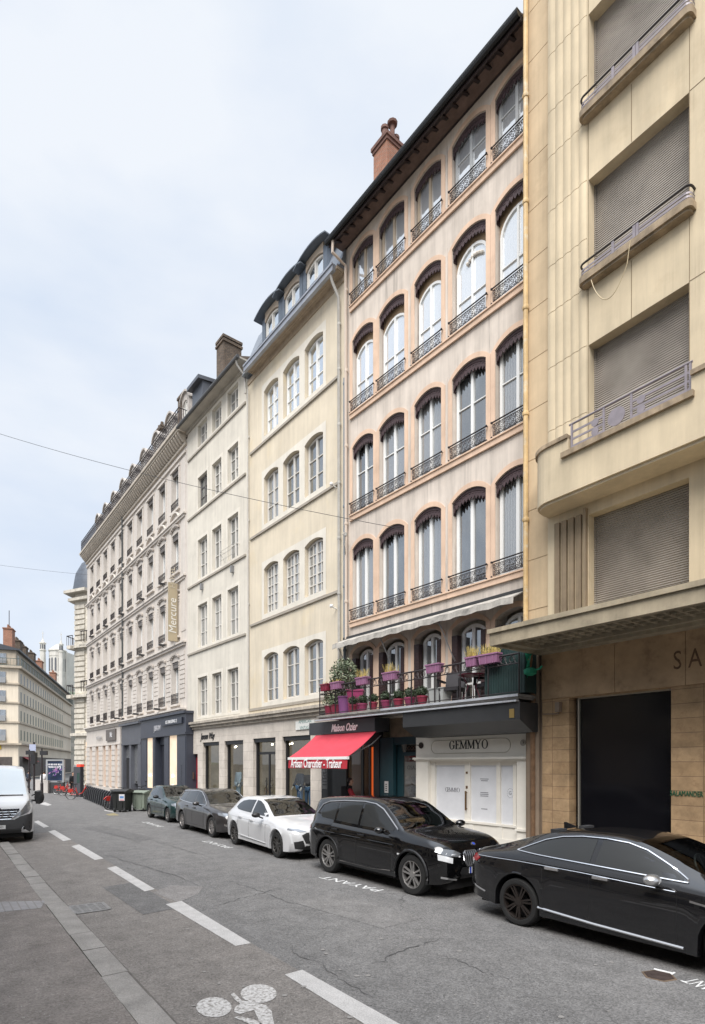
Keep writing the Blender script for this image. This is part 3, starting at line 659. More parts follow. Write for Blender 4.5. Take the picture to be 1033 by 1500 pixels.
cn = MB(); cn.box(S(490), S(536), .35, .95, .14, 1.15); cn.build('counter', M('steel_counter', (.25, .24, .22), .4, .4), fo)
gl = MB(); gl.quad((S(487), .13, .6), (S(526), .13, .6), (S(526), .13, 3.0), (S(487), .13, 3.0)); gl.quad((S(529), .13, .1), (S(537), .13, .1), (S(537), .13, 3.), (S(529), .13, 3.)); gl.build('shop_pane', clear_glass('dim_shop_glass', (.7, .7, .7), .06), fo, recalc=False)
hl = MB(); hl.tube([(S(540), .1, 3.02), (S(541), -.25, 3.0)], .02, 5); hl.lathe([(.03, 0), (.05, .14)], 8, (S(541), -.28, 2.88)); hl.build('spot_lamp', M('grey_lamp', (.3, .3, .3), .4, .5), fo)
# ---- teal entrance between the shops
teal = M('dark_teal_paint', (.012, .040, .050), .4)
te = MB(); a0, a1, a2, a3 = S(553) + .16, S(577), S(586), S(609.5) + .05
te.box(a0, a1, -.03, .12, 0, 3.25); te.box(a1, a3, -.001, .12, 3.0, 3.25); te.box(a1, a2, .16, .24, 0, 3.0); te.box(a2, a3, .161, .24, 2.62, 2.74); te.box(a2, a3, .162, .24, .0, .5)
to = te.build('entrance_door', teal, ph)
tg = MB(); tg.quad((a2, .2, .5), (a3, .2, .5), (a3, .2, 2.62), (a2, .2, 2.62)); tg.build('pane', glass('dim_door_glass', (.05, .045, .04), .22), to, recalc=False)
tf = MB(); tf.box(a2 + .05, a3 - .02, .19, .198, 1.95, 2.42); tfo = tf.build('frosted_notice', M('grey_frosted_notice', (.17, .17, .16), .5), to)
text('OSAZI', .19, M('dim_notice_letters', (.05, .05, .05), .6), 'lettering', to, wallM((a2 + a3) / 2 + .02, .187, 2.22), .002)
tf = MB(); tf.box(a2, a3, .22, .26, 2.74, 3.0); tf.build('transom_panel', void_dark, to)
sc_ = MB()
for i in range(5): ring(sc_, a2 + .12 + i * .14, .17, 2.87, .06, .009, 8)
sc_.build('transom_scrollwork', M('rusty_scrollwork', (.10, .05, .03), .6), to)
ic = MB(); ic.box(a1 - .42, a1 - .24, -.05, -.03, 1.35, 1.75); ic.build('intercom', M('pale_intercom', (.62, .61, .6), .4, .3), to)
ib = MB()
for i in range(4): ib.box(a1 - .37, a1 - .29, -.056, -.05, 1.42 + i * .07, 1.45 + i * .07)
ib.build('intercom_button', black_matt, to)
lf = MB(); lf.box(S(572), a3, .0, .12, 3.25, 3.9); lf.build('stone_lintel', M('brown_wood_lintel', (.22, .16, .11), .8, var=.4, vs=4), ph)
# ---- jeweller: black cassette and cream joinery
PT = .14
g0, g1 = S(609.5, PT), S(783, PT)
cx0, cx1 = PK.s(590, 1.28), BR + .1
bx = MB(); bx.prism([(cx0, -D - .06, 3.885), (cx0, -D - .06, 3.45), (cx0, -.75, 3.16), (cx0, -.1, 3.16), (cx0, -.1, 3.885)], (cx1 - cx0, 0, 0))
bo_ = bx.build('awning_housing', M('anthracite_housing', (.030, .031, .033), .45, var=.2, vs=2), ph)
bs_ = MB(); bs_.box(cx1 - .30, cx1 - .16, -D - .075, -D - .06, 3.50, 3.72); bs_.build('brass_fitting', M('brass_fitting', (.5, .36, .14), .35, .8), bo_)
cream = M('cream_joinery_paint', (.78, .745, .67), .5, var=.06, vs=1.5)
jw = MB(); sx0, sx1, sx2 = S(627, PT), S(757, PT), g1
zc0 = PK.z(700, 1112, PT)                                         # cornice
jw.box(g0, g1, -PT, .1, zc0 + .06, 3.2); jw.box(g0 - .07, g1 + .07, -PT - .09, .1, zc0 - .0, zc0 + .06); jw.box(g0 - .04, g1 + .04, -PT - .05, .1, zc0 - .035, zc0)
jw.box(g0, sx0, -PT, .1, 0.1, zc0 - .035); jw.box(sx1, g1, -PT, .1, .1, zc0 - .035)
zr = PK.z(722, 1207, 0)
jw.box(g0 - .02, sx0, -PT - .03, -PT, zr - .05, zr); jw.box(sx1 - .02, g1 + .04, -PT - .05, -PT, zr - .1, zr - .04); jw.box(sx1 - .01, g1 + .03, -PT - .035, -PT, .1, .32)
jw.box(sx0, sx1, -.02, .1, .1, zr - .04); jw.box(sx0, sx1, -.06, .1, zr - .04, zr + .02); jw.box(sx0, sx1, -.04, -.02, .1, .26)
for xx in (633, 688, 730): jw.box(S(xx), S(xx) + .16, -.035, -.02, .26, zr - .04)
jw.box(sx0, sx1, -.03, .1, zc0 - .09, zc0 - .035)
jo = jw.build('jeweller_front', cream, ph)
posts = [(627, 638), (681, 689), (727.5, 733), (752, 757)]
pf = MB()
for p_, q_ in posts: pf.box(S(p_, .0), S(q_, .0), -.012, .1, zr + .02, zc0 - .09)
pf.box(S(638), S(752), .012, .1, zc0 - .18, zc0 - .09); pf.build('window_post', cream, jo)
film = M('white_window_film', (.70, .71, .735), .28, var=.05, vs=2)
for p_, q_ in ((638, 681), (689, 727.5), (733, 752)):
    f = MB(); f.box(S(p_), S(q_), .05, .08, zr + .02, zc0 - .18); f.build('window_film', film, jo)
hd = MB(); hx = S(684.5); hd.tube([(hx, -.07, .98), (hx, -.07, 1.55)], .028, 6); hd.tube([(hx, 0, 1.02), (hx, -.07, 1.02)], .014, 5); hd.tube([(hx, 0, 1.5), (hx, -.07, 1.5)], .014, 5); hd.box(hx - .03, hx + .03, -.03, -.012, 2.06, 2.12); hd.box(hx - .03, hx + .03, -.03, -.012, 1.62, 1.70)
hd.build('door_handle', M('brown_brass_handle', (.20, .12, .06), .4, .7), jo)
ov = MB(); n = 12; xl, xr, zl, zh = S(632, PT), S(748, PT), zc0 + .18, 3.06; r = (zh - zl) / 2
path = [(xr - r + r * sin(pi * i / n), -PT - .004, (zl + zh) / 2 + r * cos(pi * i / n)) for i in range(n + 1)] + [(xl + r - r * sin(pi * i / n), -PT - .004, (zl + zh) / 2 - r * cos(pi * i / n)) for i in range(n + 1)]
ov.tube(path, .014, 4, closed=True); ov.build('sign_moulding', M('cream_moulding_paint', (.58, .54, .46), .5), jo)
def serif_word(word, x, z, h, mat, parent, y, depth=.012, gap=.30):
    mb = MB(); t, th = h * .16, h * .06
    def bar(x0, z0, x1, z1, w_): 
        d = Vector((x1 - x0, 0, z1 - z0)).normalized(); u = Vector((d.z, 0, -d.x)) * w_ / 2
        mb.prism([(x0 - u.x, y, z0 - u.z), (x1 - u.x, y, z1 - u.z), (x1 + u.x, y, z1 + u.z), (x0 + u.x, y, z0 + u.z)], (0, depth, 0))
    def ser(x0, z0, w_): mb.box(x0 - w_ / 2, x0 + w_ / 2, y + .001, y + depth + .001, z0 - th / 2, z0 + th / 2)
    def bowl(cx, cz, rx, rz, a0, a1, n=18):
        for i in range(n):
            a, b = a0 + (a1 - a0) * i / n, a0 + (a1 - a0) * (i + 1) / n; wa = th + (t - th) * abs(cos(a)); wb2 = th + (t - th) * abs(cos(b))
            mb.prism([(cx + rx * cos(a), y, cz + rz * sin(a)), (cx + rx * cos(b), y, cz + rz * sin(b)), (cx + (rx - wb2) * cos(b), y, cz + (rz - th) * sin(b)), (cx + (rx - wa) * cos(a), y, cz + (rz - th) * sin(a))], (0, depth, 0))
    for c in word:
        if c == 'G': w_ = .8 * h; bowl(x + w_ / 2, z + h / 2, w_ / 2, h * .52, R(42), R(320)); bar(x + w_ * .86, z + h * .08, x + w_ * .86, z + h * .45, t); ser(x + w_ * .84, z + h * .45, t * 2.2); bar(x + w_ * .86, z + h * .7, x + w_ * .88, z + h, th)
        elif c == 'E': w_ = .62 * h; bar(x + t, z, x + t, z + h, t); bar(x, z + th / 2, x + w_, z + th / 2, th); bar(x, z + h - th / 2, x + w_ * .95, z + h - th / 2, th); bar(x + t, z + h * .52, x + w_ * .7, z + h * .52, th); bar(x + w_, z, x + w_, z + h * .22, th); bar(x + w_ * .95, z + h * .8, x + w_ * .95, z + h, th); bar(x + w_ * .7, z + h * .42, x + w_ * .7, z + h * .62, th)
        elif c == 'M': w_ = 1.0 * h; bar(x + .1 * h, z, x + .1 * h, z + h, th); bar(x + .1 * h, z + h, x + w_ / 2, z + th, t * .9); bar(x + w_ / 2, z + th, x + w_ - .12 * h, z + h, th); bar(x + w_ - .12 * h, z, x + w_ - .12 * h, z + h, t); ser(x + .1 * h, z + th / 2, h * .26); ser(x + w_ - .12 * h, z + th / 2, h * .32); ser(x + .06 * h, z + h - th / 2, h * .2); ser(x + w_ - .08 * h, z + h - th / 2, h * .22)
        elif c == 'Y': w_ = .8 * h; bar(x + .08 * h, z + h, x + w_ / 2, z + h * .45, t); bar(x + w_ - .08 * h, z + h, x + w_ / 2, z + h * .45, th); bar(x + w_ / 2, z, x + w_ / 2, z + h * .48, t); ser(x + w_ / 2, z + th / 2, h * .34); ser(x + .08 * h, z + h - th / 2, h * .3); ser(x + w_ - .08 * h, z + h - th / 2, h * .26)
        elif c == 'O': w_ = .86 * h; bowl(x + w_ / 2, z + h / 2, w_ / 2, h * .52, 0, 2 * pi, 28)
        x += w_ + gap * h
    mb.build('lettering', mat, parent); return x
blk = M('black_sign_letters', (.02, .02, .02), .5)
wx0, wx1 = S(658.5, PT), S(715, PT); h_ = (PK.z(700, 1084, PT) - PK.z(700, 1097, PT)); tot = (.8 + .62 + 1 + 1 + .8 + .86) * h_
serif_word('GEMMYO', wx0, PK.z(688, 1097, PT) - .0, h_, blk, jo, -PT - .012, gap=(wx1 - wx0 - tot) / 5 / h_)
lg = M('grey_film_print', (.22, .22, .24), .6)
a, b = S(651), S(672); hh = .13; tot = (.8 + .62 + 1 + 1 + .8 + .86) * hh
serif_word('GEMMYO', a, PK.z(660, 1160, 0), hh, lg, jo, .044, .004, gap=(b - a - tot) / 5 / hh)
pr = MB()
for px_, py_, wd in ((708, 1141, .30), (708, 1143.5, .24), (708, 1161, .28), (708, 1163.5, .30), (708, 1166, .28), (708, 1185, .22)):
    x, z = S(px_), PK.z(px_, py_, 0); pr.box(x - wd / 2, x + wd / 2, .046, .05, z - .014, z + .008)
x, z = S(746), PK.z(746, 1162, 0)
for i in range(14): a = 2 * pi * i / 14; pr.box(x + .10 * cos(a) - .008, x + .10 * cos(a) + .008, .046, .05, z + .13 * sin(a) - .008, z + .13 * sin(a) + .008)
pr.build('film_print', lg, jo); text('G', .14, lg, 'film_lettering', jo, wallM(x, .046, z), .002)
sp_ = MB(); x, z = S(617.5, PT), PK.z(617.5, 1092, PT); sp_.lathe([(.10, -PT - .03), (.10, -PT)], 12, (x, 0, z), 'y'); sp_.tube([(x, -PT, z), (x - .05, -PT - .3, z + .02), (x - .12, -PT - .62, z + .02)], .014, 5); sp_.lathe([(.04, 0), (.085, .24)], 10, (x - .14, -PT - .62, z - .22)); sp_.build('sign_lamp', M('dark_steel_lamp', (.06, .055, .05), .35, .7), jo)
sp_ = MB(); x, z = S(766.5, PT), PK.z(766.5, 1088, PT); sp_.lathe([(.085, -PT - .02), (.085, -PT)], 12, (x, 0, z), 'y'); sp_.lathe([(.035, -PT - .05), (.035, -PT - .02)], 8, (x, 0, z), 'y'); sp_.build('lamp_rose', M('grey_lamp_rose', (.4, .38, .35), .4, .5), jo)
sd = MB(); sd.box(g1, g1 + .22, -.02, .1, 0, 3.3); sd.build('side_pier', M('grey_brown_pier', (.42, .36, .29), .85, var=.25, streak=.25), ph)

# ---------------------------------------------------------------- things standing on the balcony
rnd = random.Random(3)
pinkpl = M('pink_plastic_pot', (.21, .035, .085), .4)
lilac = M('lilac_plastic_planter', (.29, .135, .235), .45)
redpot = M('raspberry_red_pot', (.20, .022, .045), .45)
leaf_m = [M('dark_box_leaf', (.018, .034, .012), .6), M('box_leaf', (.032, .058, .02), .6)]
dry_m = [M('dry_straw_grass', (.42, .33, .13), .8), M('yellow_dry_grass', (.5, .38, .10), .8)]
varie = [M('variegated_leaf', (.17, .20, .12), .6), M('dark_ivy_leaf', (.05, .075, .035), .6)]
boxes = [(478, 1008, .5, redpot, 'raspberry trough with dry yellow grass at the far left end of the balcony rail', 9), (494, 1005, .62, lilac, 'lilac trough beside the raspberry one on the balcony rail', 10), (532, 1000, .62, lilac, 'lilac trough with tall dry grass before the leftmost french window', 30),
         (573, 994, .68, lilac, 'lilac trough with dry grass on the rail before the second french window', 22), (637, 982, .62, lilac, 'lilac trough with one green sprig on the rail', 4), (693, 973, .42, lilac, 'short tilted lilac trough of long straw beside the wider one on the rail', 40), (718, 968, .72, lilac, 'wide lilac trough nearest the dark green cabinet on the rail', 40)]
for px_, py_, wd, m_, lb, ng in boxes:
    x = PK.s(px_, D - .05); y = -D + .05; z = zt + .95; wd *= .86
    t = thing('planter_box', lb, 'planter', PK.w(x, D - .05, z), PK.rz, 'planters hung on the balcony rail')
    b = MB(); b.prism([(-wd / 2 + .03, -.09, -.09), (wd / 2 - .03, -.09, -.09), (wd / 2, -.12, .13), (-wd / 2, -.12, .13)], (0, .2, 0)); b.box(-wd / 2 - .015, wd / 2 + .015, -.14, .10, .12, .155)
    for i in range(3): b.box(-wd / 2 + .05 + i * wd / 3, -wd / 2 + .07 + i * wd / 3, -.125, -.10, -.1, .12)
    b.build('trough', m_, t)
    g = MB()
    for i in range(ng * 3):
        xx = rnd.uniform(-wd / 2 + .05, wd / 2 - .05); yy = rnd.uniform(-.1, .06); hh = rnd.uniform(.08, .34) if ng > 12 else rnd.uniform(.05, .16); lx, ly = rnd.uniform(-.12, .12), rnd.uniform(-.1, .1)
        g.mi = rnd.randrange(2); g.add([(xx - .006, yy, .12), (xx + .006, yy, .12), (xx + lx + .004, yy + ly, .12 + hh), (xx + lx - .004, yy + ly, .12 + hh)], [(0, 1, 2, 3)])
    g.build('dry_plant', dry_m if ng != 4 else leaf_m, t)
names = ['leftmost', 'second from left', 'third from left', 'fourth from left', 'fifth from left', 'sixth from left', 'rightmost']
for i, px_ in enumerate((517.4, 531.7, 547, 566, 584, 600.7, 618.8)):
    x = PK.s(px_, D - .22); t = thing('topiary_pot', f'clipped box ball in pink pot on the balcony edge, {names[i]} of seven', 'potted plant', PK.w(x, D - .22, zt), PK.rz, 'clipped box balls along the balcony')
    b = MB(); k_ = (.74, .78, .70, .83, .80, .84, .78)[i]; b.lathe([(.15 * k_, 0), (.205 * k_, .22), (.22 * k_, .22), (.22 * k_, .27), (.19 * k_, .27), (.18 * k_, .24)], 14); b.build('pot', pinkpl if i % 2 else redpot, t, smooth=True)
    g = MB(); g.ball((0, 0, .40), .19 * k_, 10, 7, (1, 1, .85)); leafs(g, (0, 0, .40), (.26 * k_, .26 * k_, .22 * k_), 330, .035, rnd); g.build('clipped_foliage', leaf_m, t)
def pot(px_, tdist, lb, m_, r0, r1, h, sq=False, foliage=None):
    x = PK.s(px_, tdist); t = thing('flower_pot', lb, 'flower pot', PK.w(x, tdist, zt), PK.rz)
    b = MB(); b.lathe([(r0, 0), (r1, h * .93), (r1 * 1.08, h * .93), (r1 * 1.08, h), (r1 * .92, h), (r1 * .9, h * .9)], 4 if sq else 16)
    b.build('pot', m_, t, smooth=not sq)
    if foliage: g = MB(); leafs(g, (0, 0, h + foliage * .6), (r1 * 1.4, r1 * 1.4, foliage), 220, .05, rnd); g.build('foliage', varie, t)
pot(521, .55, 'large square pink pot behind the balcony rail', M('hot_pink_pot', (.27, .035, .11), .45), .30, .40, .85, True)
pot(505, .85, 'tall purple pot behind the rail beside the large pink one', M('purple_pot', (.18, .06, .17), .45), .20, .25, .62)
pot(484, .9, 'low raspberry pot at the left end of the balcony floor', redpot, .17, .22, .34, foliage=.3)
pot(493.5, .95, 'low raspberry pot with leaves beside the purple pot', redpot, .17, .22, .34, foliage=.28)
t = thing('balcony_shrub', 'tall loose variegated shrub at the left end of the balcony', 'shrub', PK.w(L0 + .55, .55, zt), PK.rz)
b = MB(); b.lathe([(.2, 0), (.25, .4), (.22, .4)], 12); b.build('pot', redpot, t)
b = MB()
for i in range(9): a = i * .7; b.tube([(0, 0, .35), (.12 * cos(a), .12 * sin(a), 1.0), (.34 * cos(a), .3 * sin(a), 1.6 + .1 * (i % 3))], [.02, .012, .005], 5)
b.build('stem', M('brown_stem', (.10, .07, .04), .8), t)
g = MB(); leafs(g, (.05, 0, 1.45), (.62, .5, .62), 1500, .055, rnd); leafs(g, (-.25, -.2, .8), (.4, .4, .5), 500, .05, rnd); g.build('foliage', varie, t)
def on(px_, tdist): x = PK.s(px_, tdist); return PK.w(x, tdist, zt)
rattan = M('dark_rattan', (.022, .020, .024), .7, var=.4, vs=30); dkred = M('dark_red_metal', (.13, .01, .03), .45)
def chair(px_, td, rz, lb, m_):
    t = thing('garden_chair', lb, 'chair', on(px_, td), PK.rz + rz, 'armchairs on the balcony')
    b = MB(); b.box(-.3, .3, -.28, .28, .34, .44); b.build('seat', m_, t)
    b = MB(); b.prism([(-.3, .24, .44), (.3, .24, .44), (.32, .40, .95), (-.32, .40, .95)], (0, .05, 0)); b.build('backrest', m_, t)
    for s_ in (-1, 1):
        b = MB(); b.box(s_ * .33 - .03, s_ * .33 + .03, -.28, .3, .62, .68); b.box(s_ * .33 - .03, s_ * .33 + .03, -.28, -.22, .44, .62); b.build('armrest', m_, t)
        for q in (-1, 1): b = MB(); b.box(s_ * .27 - .025, s_ * .27 + .025, q * .24 - .025, q * .24 + .025, 0, .34); b.build('leg', m_, t)
chair(662, .70, R(20), 'dark rattan armchair beside the grey tub on the balcony', rattan)
chair(716, .55, R(-25), 'dark rattan armchair in front of the green cabinet', rattan)
t = thing('garden_table', 'dark red round metal table between the two rattan armchairs', 'table', on(692, .72), PK.rz)
b = MB(); b.lathe([(.36, .70), (.38, .71), (.38, .73), (.0, .735)], 18); b.build('tabletop', dkred, t)
for i in range(3): a = i * 2.1; b = MB(); b.tube([(.3 * cos(a), .3 * sin(a), 0), (.12 * cos(a), .12 * sin(a), .4), (.28 * cos(a), .28 * sin(a), .70)], .016, 5); b.build('leg', dkred, t)
t = thing('plastic_tub', 'pale grey plastic tub on the balcony floor', 'tub', on(645, .85), PK.rz)
b = MB(); b.prism([(-.24, -.17, 0), (.24, -.17, 0), (.24, .17, 0), (-.24, .17, 0)], (0, 0, .02)); b.prism([(-.24, -.17, .02), (.24, -.17, .02), (.28, -.2, .42), (-.28, -.2, .42)], (0, .02, 0)); b.prism([(-.24, .15, .02), (.24, .15, .02), (.28, .2, .42), (-.28, .2, .42)], (0, .02, 0))
for s_ in (-1, 1): b.prism([(s_ * .24, -.15, .02), (s_ * .24, .15, .02), (s_ * .28, .2, .42), (s_ * .28, -.2, .42)], (.01, 0, 0))
b.build('tub_wall', M('pale_grey_plastic', (.36, .37, .36), .5), t); b = MB(); b.box(-.30, .30, -.22, .22, .42, .45); b.build('lid', M('grey_plastic_lid', (.30, .31, .3), .5), t)
t = thing('storage_cabinet', 'large dark green ribbed garden cabinet at the right end of the balcony', 'cabinet', on(752, .62), PK.rz)
cg = M('dark_green_plastic', (.018, .042, .040), .5, var=.25, vs=4)
b = MB(); b.box(-.62, .62, -.38, .38, .04, 1.28)
for i in range(16): b.box(-.6 + i * .078, -.57 + i * .078, -.392, -.38, .08, 1.24)
b.build('body', cg, t); b = MB(); b.prism([(-.66, -.42, 1.28), (.66, -.42, 1.28), (.66, .42, 1.36), (-.66, .42, 1.36)], (0, 0, .05)); b.build('lid', cg, t)
gc = M('bright_green_cloth', (.01, .20, .11), .8)
t = MB(); p = PK.w(PK.s(770, .95), .95, zt)
nn = 7
for i in range(nn):
    for j in range(nn):
        f = lambda i, j: (-.10 + .30 * i / nn * (1 - .5 * j / nn), .05 * sin(i * 1.3 + j), 1.1 - .62 * j / nn - .1 * (i / nn))
        t.quad(f(i, j), f(i + 1, j), f(i + 1, j + 1), f(i, j + 1))
tag(t.build('hanging_cloth', gc, None, loc=p, rz=PK.rz, recalc=False), 'bright green cloth hanging from the right end of the balcony rail', 'cloth')
t = MB(); t.lathe([(.05, 0), (.15, .05), (.16, .15), (.06, .2)], 12); t.tube([(.1, 0, .12), (.26, 0, .14), (.33, 0, .20)], .025, 6)
tag(t.build('watering_can', gc, None, loc=PK.w(PK.s(777, 1.05), 1.05, zt + .42), rz=PK.rz), 'green watering can at the right corner of the balcony', 'watering can')
# ================================================================ yellow house and white house with the stone clothes shop
stone_sh = brick('pale_ashlar', (.62, .565, .50), (.56, .51, .45), (.36, .32, .28), .9, .42, .006, .8, var=.22, streak=.2, bumps=.25)
yel = M('pale_yellow_render', (.64, .565, .44), .9, var=.10, vs=.7, streak=.13, bump=.1, bs=80, c2=(.69, .575, .38), c2s=.5, c2t=(.55, .8))
band_m = M('off_white_band_paint', (.66, .62, .54), .85, var=.08, vs=1, streak=.08)
string_m = M('grey_stone_string', (.40, .36, .30), .85, var=.35, vs=2, c2=(.22, .20, .17), c2s=2, c2t=(.5, .75))
whr = M('cream_white_render', (.63, .59, .51), .9, var=.10, vs=.8, streak=.14, bump=.1, bs=80, c2=(.5, .47, .41), c2s=.6, c2t=(.55, .85))
off_frame = M('off_white_frame', (.60, .575, .53), .5)
gut_m = M('zinc_gutter', (.36, .38, .42), .4, .5, var=.2, vs=2)
wood_sof = M('pale_soffit_boards', (.42, .34, .25), .8, var=.2, vs=3)
tile_m = M('old_brown_tiles', (.13, .10, .08), .9, var=.4, vs=4)
cream_int = M('dim_cream_shop_interior', (.36, .32, .25), .8, var=.5, vs=1.6, em=((1, .8, .55), .02))

def shop_openings(Bd, par, specs, z1, y=0.):
    for px0, px1, kind in specs:
        a, b = Bd.s(px0), Bd.s(px1)
        f = MB(); f.box(a, b, .06, .30, z1 - .18, z1); f.box(a, a + .1, .17, .30, .1, z1 - .18); f.box(b - .05, b, .22, .30, .1, z1 - .18); f.box(a + .1, b - .05, .22, .30, .1, .25)
        if kind == 'door':
            f.box(a + .1, b - .05, .22, .28, 2.78, 2.9); m_ = (a + b) / 2 + .1; f.box(m_ - .05, m_ + .05, .22, .28, .25, 2.78)
            for x in (m_ - .14, m_ + .14): f.tube([(x, .18, .9), (x, .16, 1.3), (x, .18, 1.7)], .022, 5)
            for q in (-1, 1):
                for zz in (.55, .85, 1.15, 1.45): ring(f, m_ + q * .26, .215, zz, .13, .012, 10)
        o = f.build('shop_window', black_matt, par)
        g = MB(); g.quad((a + .1, .25, .25), (b - .05, .25, .25), (b - .05, .25, z1 - .18), (a + .1, .25, z1 - .18)); g.build('pane', g_shop, o, recalc=False)
def shop_room(Bd, par, a, b, z1):
    r_ = MB(); r_.quad((a, 2.6, .05), (b, 2.6, .05), (b, 2.6, z1), (a, 2.6, z1)); r_.quad((a, .32, .05), (a, 2.6, .05), (a, 2.6, z1), (a, .32, z1)); r_.quad((b, .32, .05), (b, 2.6, .05), (b, 2.6, z1), (b, .32, z1)); r_.quad((a, .32, z1), (b, .32, z1), (b, 2.6, z1), (a, 2.6, z1)); r_.quad((a, .32, .14), (b, .32, .14), (b, 2.6, .14), (a, 2.6, .14))
    for i in range(int((b - a) / 1.1)): r_.box(a + .4 + i * 1.1, a + .8 + i * 1.1, 2.2, 2.55, .2, 2.2 + .2 * (i % 2))
    r_.build('shop_interior', cream_int, par)
    l_ = MB()
    for i in range(int((b - a) / .9)): l_.ball((a + .5 + i * .9, 1.0 + .4 * (i % 2), z1 - .35), .05, 6, 4)
    l_.build('shop_lamp', M('lit_shop_lamp', (1, .9, .7), .5, em=((1, .85, .6), 4)), par)

# ---------------------------------------------------------------- yellow house
B = YE
yh = thing('yellow_house', 'pale yellow four storey house with three arched window columns and zinc mansard dormers', 'building', (*B.pt(0), 0), B.rz)
cols = [(-6.21, -4.93), (-4.52, -3.21), (-2.81, -1.48)]; rows = [(17.42, 19.48), (13.36, 15.50), (9.22, 11.30), (5.16, 7.22)]; RS = .17; L0 = -7.74
ops = [(a, b, c, d, RS) for c, d in rows for a, b in cols]
wl = MB(); wall(wl, L0, 0, 4.5, 20.75, ops, .30); wl.quad((0, 0, 0), (0, 9, 0), (0, 9, 20.7), (0, 0, 20.7)); wl.quad((L0, 0, 0), (L0, 9, 0), (L0, 9, 20.7), (L0, 0, 20.7)); wl.box(L0, 0, 9, 9.1, 0, 20.7); wl.box(L0, 0, .001, 9, 20.6, 20.75); wl.build('wall', yel, yh, recalc=False)
for c, d in rows:
    su = MB(); wall(su, cols[0][0] - .2, cols[-1][1] + .2, c, d + RS + .2, [(a, b, c, d, RS) for a, b in cols], .013, y=-.014); su.build('window_surround', band_m, yh, recalc=False)
    su = MB(); su.box(cols[0][0] - .2, cols[-1][1] + .2, -.0135, -.001, c - .20, c)
    su.build('sill_band', band_m, yh); st = MB(); st.box(L0 + .25, -.42, -.07, -.001, c - .34, c - .24) if c > 6 else st.box(L0 + .1, -.3, -.03, -.001, 4.86, 4.98); st.build('string_course', string_m, yh)
for i, (c, d) in enumerate(rows):
    for j, (a, b) in enumerate(cols):
        window(yh, a + .03, b - .03, c, d - .02, RS - .02, .16, off_frame if i else white_paint, (g_sky, g_dark, g_curt, g_dark)[i] if not (i == 1 and j == 0) else g_curt, trans=((.36, .68) if i != 3 else (.30, .72)) if i < 2 or i == 3 else (.22, .42, .62, .82), fw=.08, mull=.10, bw=.035, bars=(.27, .73) if i == 2 else ())
ev = MB(); T = .42; EL = -7.15; ev.box(EL, .0, -T, 0, 20.78, 20.88); ev.box(L0, 0, -.05, -.001, 20.55, 20.78)
for i in range(4): ev.box(EL, -.05, -.1 - i * .09, -.02 - i * .09, 20.765, 20.78)
ev.build('eave', wood_sof, yh)
gu = MB(); gu.box(EL - .02, -.1, -T - .14, -T, 20.70, 20.95); gu.box(EL - .02, -.1, -T - .18, -T - .14, 20.90, 20.98); gu.box(EL, .02, -T, -.0, 20.885, 20.93); gu.build('gutter', gut_m, yh)
rf = MB(); rf.prism([(L0 - .1, -T + .1, 20.93), (L0 - .1, .6, 23.3), (L0 - .1, 4.5, 24.2), (L0 - .1, 9, 20.93)], (-L0 + .1, 0, 0))
rf.prism([(-.16, -T + .1, 20.95), (-.16, .62, 23.45), (-.16, .75, 23.45), (-.16, -T + .24, 20.95)], (.18, 0, 0))
ro = rf.build('roof', zinc, yh)
dm = M('dormer_wood', (.44, .36, .28), .7, var=.2); zinc_d = M('blue_grey_zinc', (.16, .19, .23), .45, .5, var=.3, vs=2)
for j, (a, b) in enumerate(cols):
    x0, x1, y = a - .22, b + .22, .02; z0, z1 = 21.0, 22.88
    d_ = MB(); d_.box(x0, x0 + .26, y, y + 2.2, z0, z1); d_.box(x1 - .26, x1, y, y + 2.2, z0, z1); d_.box(x0 + .26, x1 - .26, y, y + .1, z0, z0 + .12); d = d_.build('dormer', zinc_d, yh)
    n = 8; A = arc(x0 - .27, x1 + .27, z1 + .04, .24, n); t_ = MB()
    for (p, q), (r_, s_) in zip(A, A[1:]): t_.prism([(p, y - .30, q), (r_, y - .30, s_), (r_, y - .30, s_ + .055), (p, y - .30, q + .055)], (0, 2.6, 0))
    t_.build('dormer_roof', M('blue_grey_dormer_zinc', (.13, .15, .175), .5, .4), d)
    t_ = MB(); A = arc(x0 + .26, x1 - .26, z1 - .22, .20, n)
    for (p, q), (r_, s_) in zip(A, A[1:]): t_.prism([(p, y + .0, q), (r_, y + .0, s_), (r_, y + .0, z1 + .22), (p, y + .0, z1 + .22)], (0, .12, 0))
    t_.build('dormer_tympanum', dm, d)
    w_ = window(d, x0 + .27, x1 - .27, z0 + .12, z1 - .24, .18, y + .06, off_frame, g_sky, trans=(.5,), fw=.09, mull=.09, name='dormer_window', flat=True)
    g_ = MB()
    for zz in (z0 + .1, z0 + .42): g_.tube([(x0 + .2, y - .32, zz), (x1 - .2, y - .32, zz)], .014, 5)
    for i in range(9): x = x0 + .2 + (x1 - x0 - .4) * i / 8; g_.tube([(x, y - .32, z0 + .0), (x, y - .32, z0 + .42)], .009, 4)
    for i in range(4): ring(g_, x0 + .4 + (x1 - x0 - .8) * i / 3, y - .32, z0 + .26, .11, .008, 8)
    g_.tube([(x1 - .2, y - .32, z0 + .42), (x1 - .2, y, z0 + .42)], .014, 4); g_.tube([(x0 + .2, y - .32, z0 + .42), (x0 + .2, y, z0 + .42)], .014, 4); g_.build('dormer_guard', iron, d)
sp = MB(); sp.box(L0, -.02, -.02, .05, 20.9, 21.25); sp.build('zinc_upstand', zinc, ro)
downpipe(yh, [(-.32, -.48, 20.75), (-.32, -.42, 20.5), (-.30, -.12, 20.0), (-.30, -.10, 5.0)], .055, pipe_g, [19, 17.3, 15.2, 13, 10.9, 8.8, 6.7])
